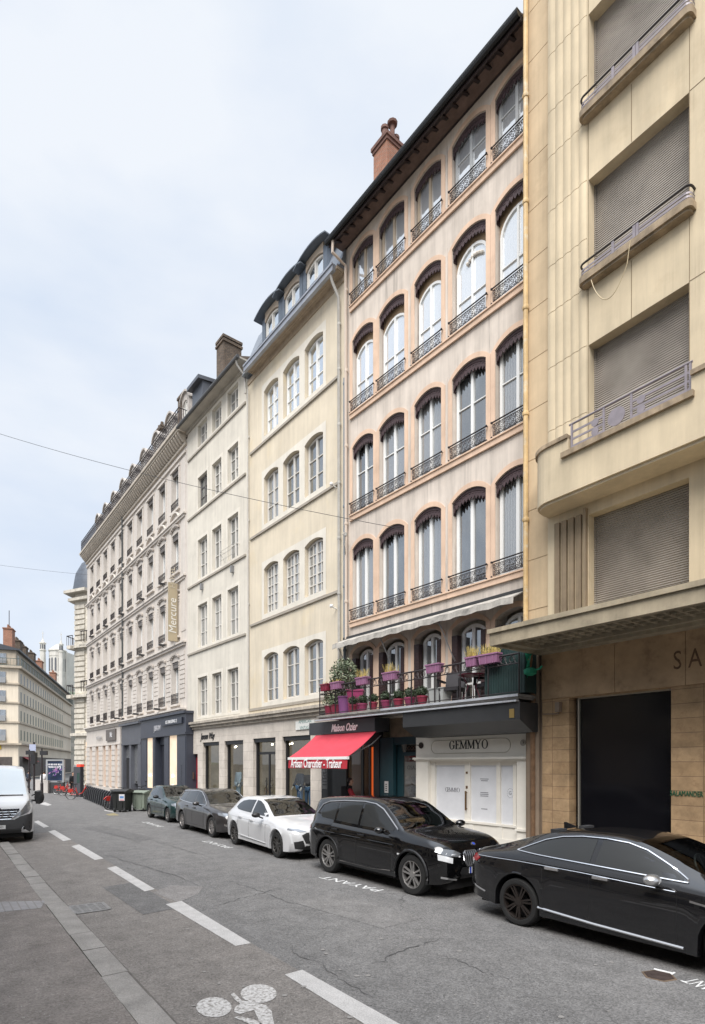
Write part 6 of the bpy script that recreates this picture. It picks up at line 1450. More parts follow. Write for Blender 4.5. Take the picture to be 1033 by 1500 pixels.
    def patch(pts, mode, off, m, nm, par, cuts=2, sgn=-1, sm=True):
        bm = bmesh.new(); f = bm.faces.new([bm.verts.new((p[0], p[1], 0)) for p in pts]); bmesh.ops.triangulate(bm, faces=[f])
        for _ in range(cuts): bmesh.ops.subdivide_edges(bm, edges=[e for e in bm.edges if e.calc_length() > .06], cuts=1, use_grid_fill=True)
        for v in bm.verts:
            a, z = v.co.x, v.co.y
            if mode == 'side': v.co = (a, sgn * (side(a, z) + off), z)
            elif mode == 'front': v.co = (front(a, z) + off, a, z)
            else: v.co = (rear(a, z) - off, a, z)
        bmesh.ops.recalc_face_normals(bm, faces=bm.faces[:]); me = bpy.data.meshes.new(nm); bm.to_mesh(me); bm.free(); me.materials.append(m); me.shade_smooth() if sm else None
        o = bpy.data.objects.new(nm, me); col.objects.link(o); o.parent = par; return o
    def path_side(pts, off, sgn, n=6):
        out = []
        for (xa, za), (xc, zc_) in zip(pts, pts[1:]):
            for i in range(n): f = i / n; x, z = xa + (xc - xa) * f, za + (zc_ - za) * f; out.append((x, sgn * (side(x, z) + off), z))
        x, z = pts[-1]; out.append((x, sgn * (side(x, z) + off), z)); return out
    for sgn in (-1, 1):
        for w_ in S['wins']: patch(w_, 'side', .004, cglass, 'side_window', t, 2, sgn)
        if S.get('trim') is not None:
            mb = MB(); mb.tube(path_side(S['trim'], .008, sgn), S.get('trim_r', .010), 4, closed=False); mb.build('window_trim', S.get('trim_m', chrome), t)
        mb = MB()
        for xd in d: mb.tube(path_side([(xd, bot(xd) + .10), (xd, sh(xd) - .01)], -.0005, sgn), .0045, 4)
        for q in range(len(d) - 1): mb.tube(path_side([(d[q], bot(d[q]) + .10), (d[q + 1], bot(d[q + 1]) + .10)], -.0005, sgn), .0045, 4)
        mb.build('door_gap', arch_m, t)
        for q in range(len(d) - 1):
            hx = d[q] + S.get('hx', .13); hz = sh(hx) - S.get('hz', .13); y = sgn * (side(hx, hz))
            mb = MB(); mb.prism([(hx - .10, y + sgn * .0, hz - .017), (hx + .11, y, hz - .017), (hx + .11, y, hz + .017), (hx - .10, y, hz + .017)], (0, sgn * .032, 0)); mb.build('handle', S.get('handle_m', paint), doors[q][-sgn])
        if 'mould' in S: mb = MB(); mb.tube(path_side(S['mould'], .008, sgn), S.get('mould_r', .014), 5); mb.build('side_moulding', S.get('mould_m', chrome), t)
        if 'crease' in S: mb = MB(); mb.tube(path_side(S['crease'], .0, sgn, 8), .006, 4); mb.build('side_crease', S.get('crease_m', paint), t)
        if 'clad' in S:
            mb = MB(); zc = S['clad']; n = 20
            P = path_side([(Ra + .01, bot(.5) + .03), (wb - Ra - .01, bot(wb - .5) + .03)], .006, sgn, 10)
            for (a, b_) in zip(P, P[1:]): mb.prism([a, b_, (b_[0], b_[1], b_[2] + zc), (a[0], a[1], a[2] + zc)], (0, sgn * .012, 0))
            for xw in (0, wb): mb.tube([(xw + (Ra + .02) * cos(a), sgn * (Wf(xw) + .004), r + (Ra + .02) * sin(a)) for a in [pi * (-.08 + 1.16 * i / 20) for i in range(21)]], .022, 5)
            mb.build('side_cladding', plastic, t)
        mx_, mz = S['mirror']; y = sgn * (Wf(mx_) - .02); mb = MB(); mb.prism([(mx_ - .03, y, mz - .08), (mx_ + .06, y, mz - .08), (mx_ + .05, y + sgn * .14, mz - .02), (mx_ - .02, y + sgn * .14, mz - .02)], (0, 0, .035)); mb.build('mirror_arm', plastic, t)
        mb = MB(); mb.ball((mx_ + .03, y + sgn * .19, mz + .03), .11, 12, 8, (.85, 1.1, .62)); mb.build('door_mirror', S.get('mirror_m', paint), t, smooth=True)
        for pts, m_ in S.get('fpatch', ()): patch([(sgn * p[0], p[1]) for p in pts], 'front', .012, m_, 'headlight' if m_ in (lampg, drl) else 'front_trim', t, 2)
        for pts, m_ in S.get('rpatch', ()): patch([(sgn * p[0], p[1]) for p in pts], 'rear', .006, m_, 'tail_light', t, 2)
        for pts, m_, nm in S.get('spatch', ()): patch(pts, 'side', .006, m_, nm, t, 2, sgn)
    for pts, m_, nm in S.get('cpatch', ()): patch(pts, 'front', .009, m_, nm, t, 3)
    # underbody and interior
    mb = MB(); mb.box(x0 + .15, x1 - .12, -Wf(1) + .30, Wf(1) - .30, .17, .52); mb.box(Ra + .02, wb - Ra - .02, -Wf(1) + .1, Wf(1) - .1, .2, .45); mb.build('underbody', arch_m, t)
    mb = MB(); zs = sh(1.2)
    mb.box(xb - .45, xb + .0, -.68, .68, zs - .28, zs - .04); mb.box(rt if rt < 1 else 0, xb - .2, -.66, .66, .3, .42); mb.build('dashboard', seat_m, t)
    for y in (-.36, .36):
        for xq in (xb - 1.35, xb - 2.15):
            mb = MB(); mb.prism([(xq - .12, y - .23, .5), (xq + .08, y - .23, .5), (xq - .12, y - .2, zs + .22), (xq - .26, y - .2, zs + .22)], (0, .44, 0)); mb.box(xq - .2, xq - .1, y - .11, y + .15, zs + .24, zs + .40); mb.build('seat', seat_m, t)
    mb = MB(); Ms = Matrix.Translation((xb - .62, .36, zs + .0)) @ Matrix.Rotation(R(65), 4, 'Y'); mb.M = Ms; mb.tube([(.18 * cos(a), .18 * sin(a), 0) for a in [2 * pi * i / 18 for i in range(18)]], .016, 5, closed=True); mb.box(-.17, .17, -.02, .02, -.01, .01); mb.build('steering_wheel', plastic, t)
    mb = MB(); xm_ = xt + .18; mb.box(xm_ - .01, xm_ + .02, -.11, .11, top(xm_) - .19, top(xm_) - .12); mb.build('rear_view_mirror', plastic, t)
    # wheels
    for xw in (0, wb):
        for sgn in (-1, 1):
            y = sgn * (Wf(xw) - .012); tw = S.get('tw', .22); rr = r * S.get('rimf', .70)
            mb = MB(); mb.lathe([(rr * .98, y - sgn * tw), (r * .9, y - sgn * tw), (r * .985, y - sgn * (tw - .03)), (r, y - sgn * (tw * .6)), (r, y - sgn * tw * .3), (r * .985, y - sgn * .03), (r * .93, y - sgn * .004), (r * .82, y), (rr * 1.02, y - sgn * .006), (rr * .98, y - sgn * .03)], 36, (xw, 0, r), 'y', cap=False)
            tp_ = MB(); tp_.lathe([(.01, y - sgn * .13), (rr * .97, y - sgn * .13)], 24, (xw, 0, r), 'y', cap=False); tp_.lathe([(.13, y - sgn * .1), (.13, y - sgn * .12)], 18, (xw, 0, r), 'y')
            wheel = tp_.build('wheel', M('dark_brake_disc', (.02, .02, .021), .5, .5), t); mb.build('tyre', tyre_m, wheel, smooth=True, angle=30)
            rm = MB(); rm.lathe([(rr * .985, y - sgn * .10), (rr * 1.0, y - sgn * .012), (rr * .955, y - sgn * .008), (rr * .93, y - sgn * .03), (rr * .92, y - sgn * .10)], 36, (xw, 0, r), 'y', cap=False)
            ns, wspk, twin, spin = S['rim']; 
            for k in range(ns):
                for o_ in ((-twin, twin) if twin else (0,)):
                    a = 2 * pi * k / ns + spin; ca, sa = cos(a), sin(a)
                    def q(rad, lat, yy): return (xw + rad * ca - lat * sa, yy, r + rad * sa + lat * ca)
                    i0, i1 = .035, rr * .95; l0, l1 = o_ * .35, o_
                    rm.prism([q(i0, l0 - wspk * .6, y - sgn * .035), q(i1, l1 * 1.0 - wspk * .5, y - sgn * .014), q(i1, l1 + wspk * .5, y - sgn * .014), q(i0, l0 + wspk * .6, y - sgn * .035)], (0, -sgn * .03, 0))
            rm.lathe([(.058, y - sgn * .05), (.06, y - sgn * .026), (.03, y - sgn * .02)], 14, (xw, 0, r), 'y'); rm.build('rim', S['rim_m'], wheel)
    if 'plate' in S:
        txt, pz, px_ = S['plate']; xx = front(0, pz) + .012
        mb = MB(); mb.box(xx, xx + .015, -.26, .26, pz - .055, pz + .055); mb.build('number_plate', plate_m, t)
        if S.get('band', 1):
            for ya in (-.26, .215): mb = MB(); mb.box(xx + .0155, xx + .0165, ya, ya + .045, pz - .055, pz + .055); mb.build('plate_band', blue_m, t)
        if txt: text(txt, .09, black_matt, 'plate_lettering', t, Matrix.Translation((xx + .016, px_, pz)) @ Matrix.Rotation(R(90), 4, 'Z') @ Matrix.Rotation(R(90), 4, 'X'), .001)
    return t, dict(front=front, side=side, top=top, sh=sh, W=Wf, sec=sec)
def place(prear, pfront, W, wb):
    """from the ground contacts of the two street-side tyres: centre of the rear axle and heading"""
    a, b = G(*prear), G(*pfront); d = (b - a).normalized(); n = Vector((-d.y, d.x, 0)); m = (a + b) / 2
    return m - d * wb / 2 + n * (W - .02), atan2(d.y, d.x)
dark_rim = M('dark_bronze_rim', (.055, .046, .042), .35, .7); bright_rim = M('polished_grey_rim', (.40, .39, .38), .3, .75); silver_rim = M('dull_silver_rim', (.30, .28, .27), .4, .7)
# --- near dark grey fastback saloon
A1 = dict(wb=2.84, r=.345, gap=.05, tw=.24, rimf=.735,
    top=[(-1.06, .80), (-1.04, .93), (-.98, 1.0), (-.80, 1.045), (-.5, 1.13), (-.1, 1.27), (.35, 1.385), (.8, 1.435), (1.25, 1.44), (1.6, 1.40), (2.0, 1.275), (2.4, 1.11), (2.68, 1.015), (2.9, .98), (3.3, .90), (3.6, .80), (3.74, .70), (3.80, .55)],
    sh=[(-1.06, .70), (-1.0, .90), (-.8, .99), (-.3, 1.03), (.5, 1.02), (1.5, .995), (2.5, .955), (3.0, .89), (3.4, .82), (3.7, .68), (3.80, .5)],
    bot=[(-1.06, .52), (-1.0, .36), (-.8, .27), (0, .21), (2.8, .19), (3.5, .21), (3.72, .26), (3.80, .38)],
    W=[(-1.06, .58), (-1.03, .72), (-.94, .82), (-.7, .90), (-.3, .93), (0, .935), (2.8, .93), (3.2, .91), (3.5, .84), (3.7, .70), (3.80, .5)],
    Wr=[(-1.06, .55), (-.8, .64), (-.4, .60), (.2, .58), (.8, .575), (1.4, .58), (1.9, .62), (2.4, .70), (2.68, .75), (3.2, .74), (3.6, .62), (3.80, .4)],
    ws=(2.60, 1.62), rw=(-.45, .45), doors=(.42, 1.13, 2.22), mirror=(2.0, .99), crown=.05,
    wins=[[(-.02, 1.105), (.10, 1.16), (.32, 1.255), (.55, 1.315), (.8, 1.345), (1.08, 1.352), (1.08, 1.055), (.35, 1.075), (.06, 1.085)], [(1.16, 1.05), (1.16, 1.352), (1.5, 1.33), (1.72, 1.275), (2.0, 1.16), (2.24, 1.035), (2.24, 1.01)]],
    trim=[(-.10, 1.085), (.06, 1.16), (.30, 1.268), (.55, 1.333), (.85, 1.366), (1.2, 1.372), (1.5, 1.35), (1.75, 1.29), (2.05, 1.155), (2.29, 1.03), (2.30, .998), (1.1, 1.038), (.3, 1.062), (-.10, 1.085)],
    mould=[(.36, .345), (1.2, .30), (2.30, .27)], mould_r=.017, crease=[(-.9, .93), (0, .945), (1.0, .93), (2.2, .89)], crease_m=chrome,
    rpatch=[([(.50, .86), (.62, .93), (.80, .95), (.86, .92), (.84, .84), (.7, .82)], tail_m)], spatch=[([(-.95, .86), (-.78, .93), (-.72, .90), (-.82, .83)], tail_m, 'tail_light'), ([(-1.0, .47), (-.62, .385), (-.60, .41), (-1.0, .50)], chrome, 'bumper_trim'), ([(2.36, .80), (2.9, .735), (2.9, .755), (2.36, .825)], chrome, 'wing_trim')],
    fpatch=[([(.45, .62), (.80, .70), (.84, .64), (.5, .56)], lampg)],
    rim=(7, .022, .028, .2), rim_m=dark_rim, paint=car_paint('dark_grey_car_paint', (.0065, .0065, .0075), .0, .35), mirror_m=M('matt_silver_mirror', (.62, .62, .62), .3, .9), handle_m=chrome, hx=.16, hz=.10)
pr = G(758, 1356); hd = Vector((.592, -.806, 0)); pos = pr + Vector((.806, .592, 0)) * (.935 - .02)
c1, h1 = car('saloon_car', 'dark grey fastback saloon with chrome window line and silver mirror, nearest the viewer', A1, pos, atan2(hd.y, hd.x))
mb = MB(); x = .28; mb.prism([(x - .1, -.03, h1['top'](x) - .01), (x + .1, -.03, h1['top'](x) + .04), (x - .1, -.03, h1['top'](x) + .10)], (0, .06, 0)); mb.build('roof_aerial', A1['paint'], c1)
# --- black compact SUV
A2 = dict(wb=2.66, r=.368, gap=.045, tw=.23, rimf=.68,
    top=[(-.92, .80), (-.91, 1.0), (-.885, 1.12), (-.82, 1.37), (-.78, 1.55), (-.66, 1.60), (0, 1.645), (.6, 1.675), (1.1, 1.665), (1.5, 1.595), (1.9, 1.39), (2.34, 1.125), (2.6, 1.09), (2.95, 1.045), (3.22, .98), (3.34, .90), (3.41, .77), (3.43, .6)],
    sh=[(-.92, .74), (-.87, 1.0), (-.5, 1.10), (0, 1.09), (1, 1.055), (2, 1.025), (2.4, 1.01), (2.95, .97), (3.22, .915), (3.34, .82), (3.41, .69), (3.43, .5)],
    bot=[(-.92, .5), (-.87, .36), (-.7, .29), (0, .26), (2.66, .24), (3.18, .25), (3.33, .29), (3.43, .42)],
    W=[(-.92, .62), (-.90, .76), (-.83, .84), (-.6, .90), (0, .92), (2.66, .92), (3.02, .905), (3.22, .85), (3.35, .74), (3.43, .56)],
    Wr=[(-.92, .60), (-.7, .62), (-.4, .62), (0, .63), (1, .635), (1.5, .62), (1.9, .67), (2.34, .76), (2.95, .75), (3.24, .68), (3.43, .48)],
    ws=(2.28, 1.52), rw=(-.88, -.80), doors=(.10, 1.02, 2.12), mirror=(1.98, 1.09), crown=.06,
    wins=[[(.20, 1.145), (.20, 1.515), (.97, 1.545), (.97, 1.115)], [(1.04, 1.11), (1.04, 1.545), (1.30, 1.53), (1.52, 1.46), (1.78, 1.32), (2.06, 1.13), (2.06, 1.085)], [(.13, 1.15), (.13, 1.505), (-.26, 1.475), (-.42, 1.40), (-.50, 1.28), (-.36, 1.175)]],
    trim=[(-.60, 1.26), (-.48, 1.45), (-.26, 1.52), (.3, 1.565), (1.0, 1.585), (1.35, 1.555), (1.6, 1.465), (1.9, 1.28), (2.16, 1.12)], trim_m=M('satin_roof_rail', (.45, .45, .46), .3, .85), trim_r=.014,
    clad=.075, crease=[(-.7, .90), (.5, .885), (1.6, .86), (2.2, .85)], mould=[(.5, .335), (1.5, .32), (2.1, .36)], mould_r=.010, mould_m=M('dull_sill_reflection', (.12, .11, .10), .4, .3),  # moulding strip here paints a dull reflection along the sill
    fpatch=[([(.42, .80), (.55, .86), (.80, .90), (.85, .84), (.74, .77), (.5, .745)], lampg), ([(.44, .76), (.78, .84), (.80, .82), (.46, .735)], drl), ([(.60, .73), (.83, .80), (.83, .70), (.62, .64)], drl), ([(.50, .36), (.80, .42), (.80, .385), (.5, .33)], chrome)],
    rpatch=[([(.5, .93), (.8, 1.0), (.82, .93), (.5, .88)], tail_m)], spatch=[([(-.93, .92), (-.74, .985), (-.70, .93), (-.9, .86)], tail_m, 'tail_light'), ([(2.30, .72), (2.40, .72), (2.40, .69), (2.30, .69)], drl, 'side_repeater')],
    cpatch=[([(-.42, .56), (.42, .56), (.48, .48), (.42, .35), (-.42, .35), (-.48, .48)], plastic, 'lower_grille')],
    rim=(5, .028, .048, .3), rim_m=bright_rim, paint=car_paint('black_car_paint', (.0025, .0025, .003), 0., .25), hx=.18, hz=.115, plate=('GP-9', .50, -.10))
pos, rz = place((482, 1278.6), (600, 1310.6), .92, 2.66)
c2, h2 = car('suv_car', 'glossy black compact SUV with upright slatted grille, parked before the jeweller', A2, pos, rz)
for sgn in (-1, 1):
    g_ = MB(); y0_, y1_, z0, z1 = .05, .37, .58, .83; fx = lambda y, z: h2['front'](y, z) + .012
    cnr = [(y0_, z0 + .02), (y0_ + .03, z0), (y1_ - .06, z0), (y1_, z0 + .10), (y1_ - .015, z1 - .04), (y1_ - .06, z1), (y0_ + .02, z1), (y0_, z1 - .03)]
    g_.tube([(fx(sgn * y, z) + .01, sgn * y, z) for y, z in cnr], .016, 5, closed=True)
    for i in range(1, 6): y = y0_ + (y1_ - y0_) * i / 6; g_.tube([(fx(sgn * y, z) + .012, sgn * y, z) for z in (z0 + .01, .66, .74, z1 - .01)], .013, 5)
    go = g_.build('grille', M('satin_grille_slat', (.42, .42, .44), .28, .9), c2)
    g_ = MB(); g_.add([(fx(sgn * y, z) - .002, sgn * y, z) for y, z in cnr], [tuple(range(len(cnr)))]); g_.build('grille_back', arch_m, go)
g_ = MB(); xx = h2['front'](0, .90) - .02; g_.lathe([(.045, 0), (.045, .012)], 14, (0, 0, 0)); o = g_.build('round_badge', chrome, c2); o.location = (xx, 0, h2['top'](xx) + .002); o.rotation_euler = (0, R(38), 0)
g_ = MB(); g_.lathe([(.030, .0125), (.030, .014)], 12, (0, 0, 0)); o2 = g_.build('badge_centre', blue_m, o)
# --- white hatchback
A3 = dict(wb=2.80, r=.325, gap=.05, rimf=.70,
    top=[(-.80, .80), (-.785, .95), (-.73, 1.02), (-.58, 1.14), (-.40, 1.275), (-.22, 1.355), (.2, 1.425), (.75, 1.445), (1.2, 1.42), (1.55, 1.34), (2.0, 1.13), (2.36, .985), (2.6, .955), (3.1, .88), (3.45, .79), (3.58, .70), (3.63, .55)],
    sh=[(-.80, .72), (-.74, .93), (-.4, .985), (.2, .965), (1, .93), (2, .905), (2.4, .895), (3, .835), (3.4, .75), (3.58, .62), (3.63, .46)],
    bot=[(-.80, .48), (-.74, .34), (-.5, .25), (0, .21), (2.8, .18), (3.3, .19), (3.52, .23), (3.63, .36)],
    W=[(-.80, .60), (-.77, .74), (-.68, .83), (-.4, .885), (0, .905), (2.8, .905), (3.15, .885), (3.4, .82), (3.55, .68), (3.63, .48)],
    Wr=[(-.80, .58), (-.6, .60), (-.3, .585), (.2, .59), (.9, .595), (1.5, .605), (2.0, .68), (2.36, .74), (3, .73), (3.4, .60), (3.63, .38)],
    ws=(2.30, 1.34), rw=(-.68, -.34), doors=(.30, 1.08, 2.16), mirror=(1.95, .99), crown=.05,
    wins=[[(.10, 1.04), (-.10, 1.10), (-.04, 1.19), (.16, 1.285), (.5, 1.335), (1.02, 1.35), (1.02, 1.0), (.4, 1.02)], [(1.10, .995), (1.10, 1.35), (1.32, 1.33), (1.52, 1.26), (1.85, 1.10), (2.08, .985), (2.08, .965)]],
    mould=[(.42, .36), (1.2, .33), (2.2, .30)], mould_r=.012, mould_m=M('white_sill_edge', (.5, .5, .5), .3), crease=[(-.5, .86), (.5, .84), (1.6, .80), (2.4, .79)],
    fpatch=[([(.44, .70), (.62, .77), (.80, .78), (.83, .735), (.62, .70)], lampg), ([(.80, .70), (.835, .70), (.80, .42), (.77, .42)], drl), ([(.56, .50), (.76, .46), (.74, .30), (.50, .27)], plastic)],
    cpatch=[([(-.45, .68), (.45, .68), (.58, .62), (.50, .42), (-.50, .42), (-.58, .62)], plastic, 'grille'), ([(-.5, .36), (.5, .36), (.55, .26), (-.55, .26)], plastic, 'lower_grille')],
    rpatch=[([(.45, .86), (.76, .90), (.76, .82), (.45, .79)], tail_m)],
    rim=(5, .035, .05, .1), rim_m=M('two_tone_dark_rim', (.10, .095, .09), .35, .7), paint=car_paint('white_car_paint', (.50, .505, .515), 0., .3), mirror_m=plastic, hx=.17, hz=.10, plate=('', .50, 0))
pos, rz = place((342.3, 1237), (406, 1256.9), .905, 2.80)
c3, h3 = car('hatchback_car', 'white modern hatchback parked between the black SUV and a dark grey estate', A3, pos, rz)
# --- dark grey estate
A4 = dict(wb=2.815, r=.33, gap=.05, rimf=.66,
    top=[(-1.02, .85), (-1.0, .98), (-.92, 1.10), (-.72, 1.34), (-.58, 1.42), (-.2, 1.455), (.5, 1.475), (1.0, 1.465), (1.4, 1.40), (1.9, 1.17), (2.28, 1.01), (2.6, .975), (3.1, .90), (3.5, .80), (3.68, .70), (3.74, .55)],
    sh=[(-1.02, .78), (-.95, .97), (-.5, 1.0), (.5, .985), (1.5, .95), (2.3, .93), (3, .86), (3.4, .78), (3.68, .62), (3.74, .46)],
    bot=[(-1.02, .48), (-.95, .34), (-.7, .26), (0, .21), (2.8, .19), (3.4, .2), (3.64, .24), (3.74, .36)],
    W=[(-1.02, .62), (-.98, .76), (-.88, .84), (-.5, .90), (0, .925), (2.8, .925), (3.2, .89), (3.5, .80), (3.66, .68), (3.74, .48)],
    Wr=[(-1.02, .60), (-.7, .62), (-.3, .62), (.4, .62), (1.0, .62), (1.5, .63), (1.9, .68), (2.28, .75), (3, .74), (3.5, .60), (3.74, .38)],
    ws=(2.22, 1.30), rw=(-.94, -.70), doors=(.33, 1.08, 2.14), mirror=(1.92, 1.01), crown=.05,
    wins=[[(.26, 1.03), (.24, 1.36), (1.02, 1.385), (1.02, 1.0)], [(1.09, .995), (1.09, 1.385), (1.28, 1.365), (1.5, 1.27), (1.85, 1.10), (2.06, .99), (2.06, .97)], [(.20, 1.035), (.18, 1.355), (-.35, 1.315), (-.60, 1.16), (-.40, 1.06)]],
    trim=[(-.68, 1.16), (-.36, 1.345), (.2, 1.39), (1.08, 1.405), (1.3, 1.38), (1.55, 1.27), (1.9, 1.08), (2.1, .975), (1.1, .975), (.2, 1.01), (-.45, 1.05), (-.68, 1.16)], trim_r=.012, crease=[(-.8, .84), (.5, .83), (2.2, .80)],
    fpatch=[([(.40, .70), (.66, .80), (.83, .82), (.86, .74), (.62, .66)], lampg), ([(.55, .44), (.78, .48), (.78, .42), (.55, .38)], chrome)], cpatch=[([(-.4, .66), (.4, .66), (.45, .52), (-.45, .52)], plastic, 'grille'), ([(-.5, .38), (.5, .38), (.55, .26), (-.55, .26)], plastic, 'lower_grille')],
    rpatch=[([(.5, .86), (.82, .9), (.82, .78), (.5, .78)], tail_m)], rim=(5, .04, .05, .5), rim_m=silver_rim, paint=car_paint('anthracite_car_paint', (.040, .037, .038), .4, .35), hx=.17, hz=.10, plate=('', .46, 0))
pos, rz = place((266.4, 1214.6), (309.8, 1226.8), .925, 2.815)
car('estate_car', 'anthracite estate car with pale roof rail, parked behind the white hatchback', A4, pos, rz)
# --- small dark green hatchback
A5 = dict(wb=2.44, r=.29, gap=.05, rimf=.62, tw=.19,
    top=[(-.62, .80), (-.60, .92), (-.52, 1.06), (-.36, 1.28), (-.22, 1.37), (.2, 1.425), (.7, 1.43), (1.0, 1.39), (1.4, 1.20), (1.85, .98), (2.1, .945), (2.6, .88), (2.95, .78), (3.12, .66), (3.18, .52)],
    sh=[(-.62, .72), (-.55, .90), (-.2, .935), (.5, .915), (1.2, .89), (1.9, .875), (2.5, .82), (2.9, .72), (3.12, .58), (3.18, .44)],
    bot=[(-.62, .44), (-.55, .32), (-.3, .23), (0, .2), (2.4, .18), (2.9, .19), (3.1, .24), (3.18, .34)],
    W=[(-.62, .56), (-.58, .70), (-.48, .78), (-.2, .82), (0, .826), (2.4, .826), (2.75, .80), (3.0, .72), (3.12, .60), (3.18, .44)],
    Wr=[(-.62, .54), (-.4, .56), (0, .56), (.5, .565), (1.0, .57), (1.4, .62), (1.85, .68), (2.4, .67), (2.9, .56), (3.18, .34)],
    ws=(1.80, 1.02), rw=(-.50, -.28), doors=(.18, .86, 1.74), mirror=(1.55, .96), crown=.05,
    wins=[[(.02, .99), (-.12, 1.08), (.0, 1.25), (.3, 1.325), (.80, 1.345), (.80, .945)], [(.87, .94), (.87, 1.345), (1.0, 1.32), (1.2, 1.22), (1.5, 1.05), (1.68, .94), (1.68, .92)]],
    mould=[(.32, .55), (1.0, .54), (2.1, .53)], mould_r=.016, mould_m=plastic, crease=[(-.4, .80), (.5, .79), (1.8, .76)],
    fpatch=[([(.36, .66), (.62, .78), (.74, .76), (.76, .68), (.5, .62)], lampg)], cpatch=[([(-.5, .40), (.5, .40), (.5, .28), (-.5, .28)], plastic, 'grille')], rpatch=[([(.5, .84), (.74, .9), (.74, .7), (.5, .7)], tail_m)],
    rim=(6, .05, 0, .2), rim_m=M('dull_grey_wheel_trim', (.20, .19, .18), .45, .5), paint=car_paint('dark_green_car_paint', (.012, .034, .034), .3, .35), mirror_m=plastic, hx=.15, hz=.10, plate=('', .42, 0))
pos, rz = place((219, 1197.8), (244.7, 1204.5), .826, 2.44)
car('small_car', 'small dark green hatchback, the farthest parked car beside the bins', A5, pos, rz)
# --- white van, front only in the picture
A6 = dict(band=0, wb=3.2, r=.345, gap=.06, rimf=.62, tw=.22,
    top=[(-1.0, 2.20), (-.9, 2.28), (0, 2.31), (2.2, 2.31), (2.55, 2.285), (2.72, 2.235), (2.9, 2.07), (3.2, 1.72), (3.48, 1.42), (3.62, 1.34), (3.80, 1.22), (3.93, 1.06), (3.995, .86), (4.02, .62)],
    sh=[(-1.0, 1.25), (0, 1.32), (2.3, 1.32), (3.0, 1.30), (3.48, 1.24), (3.75, 1.12), (3.9, .96), (3.99, .74), (4.02, .5)],
    bot=[(-1.0, .36), (0, .32), (3.2, .27), (3.8, .27), (3.95, .30), (4.02, .40)],
    W=[(-1.0, 1.0), (0, 1.035), (3.2, 1.035), (3.55, 1.02), (3.78, .96), (3.92, .88), (4.02, .72)],
    Wr=[(-1.0, .84), (0, .86), (2.4, .86), (2.72, .84), (3.1, .87), (3.48, .90), (3.75, .86), (3.92, .74), (4.02, .56)],
    ws=(3.46, 2.74), rw=(-.98, -.92), doors=(1.9, 3.05), mirror=(3.1, 1.42), crown=.10, wins=[[(2.1, 1.40), (2.1, 1.95), (2.62, 1.95), (3.1, 1.55), (3.2, 1.40)]],
    fpatch=[([(.44, .84), (.60, .90), (.78, 1.12), (.86, 1.24), (.90, 1.22), (.93, 1.02), (.86, .90), (.62, .80)], lampg)],
    cpatch=[([(-.98, .88), (-.62, .78), (-.48, .70), (.48, .70), (.62, .78), (.98, .88), (.97, .40), (.9, .30), (-.9, .30), (-.97, .40)], M('dark_grey_bumper', (.035, .036, .038), .6), 'bumper'), ],
    rim=(6, .06, 0, 0), rim_m=M('grey_wheel_cover', (.25, .25, .25), .5, .4), paint=car_paint('white_van_paint', (.52, .53, .54), 0., .3), mirror_m=plastic, plate=('BB-300-BD', .50, 0), wsm=None)
A6['wsm'] = glass('pale_van_windscreen', (.30, .335, .35), .14, wob=.0, plain=True)  # sky reflection put into the pale base colour of the windscreen
hd = Vector((.565, -.825, 0)); n_ = Vector((-hd.y, hd.x, 0)); pw_ = G(47, 1229); rear_axle = pw_ - n_ * (1.035 - .02) - hd * 3.2
c6, h6 = car('white_van', 'white delivery van with dark bumper parked at the left kerb, cut by the frame', A6, rear_axle, atan2(hd.y, hd.x), 'van', None)
fx = h6['front']; g_ = MB()
gp = [(-.60, 1.02), (.60, 1.02), (.52, .86), (.46, .74), (-.46, .74), (-.52, .86)]
n = 24; 
for i in range(n):
    y0_, y1_ = -.62 + 1.24 * i / n, -.62 + 1.24 * (i + 1) / n
    lo = lambda y: .74 + max(0, abs(y) - .40) * 1.1
    for k in range(4):
        f = lambda y, k: lo(y) + (1.02 - lo(y)) * k / 4
        q = [(fx(y, z) + .012, y, z) for y, z in ((y0_, f(y0_, k)), (y1_, f(y1_, k)), (y1_, f(y1_, k + 1)), (y0_, f(y0_, k + 1)))]; g_.quad(*q)
go = g_.build('grille', black_glossy, c6, smooth=True)
g_ = MB()
for z in (.80, .87, .94): g_.tube([(fx(y, z) + .022, y, z) for y in [-.50 - (z - .8) * .4 + (1.0 + (z - .8) * .8) * i / 12 for i in range(13)]], .007, 4)
for k, z in enumerate((.81, .88, .95)):
    for i in range(-3, 4):
        y = i * .17 + (k % 2) * .03
        if abs(y) < .16 or abs(y) > .52: continue
        g_.box(fx(y, z) + .012, fx(y, z) + .03, y - .032, y + .032, z - .012, z + .012)
g_.tube([(fx(y, .725) + .02, y, .725 + max(0, abs(y) - .42) * .9) for y in [-.58 + 1.16 * i / 20 for i in range(21)]], .010, 4); g_.build('grille_chrome', chrome, go)
g_ = MB(); bd = [(0, .14), (.105, 0), (0, -.14), (-.105, 0)]; zc = .95; xx = fx(0, zc) + .03
g_.lathe([(.17, 0), (.17, .012)], 20, (xx - .02, 0, zc), 'x'); g_.build('badge_back', black_matt, go)
g_ = MB()
for (a, b_), (c_, d_) in zip(bd, bd[1:] + bd[:1]): g_.prism([(xx, a, zc + b_), (xx, c_, zc + d_), (xx, c_ * .55, zc + d_ * .55), (xx, a * .55, zc + b_ * .55)], (.02, 0, 0))
g_.build('diamond_badge', chrome, go)
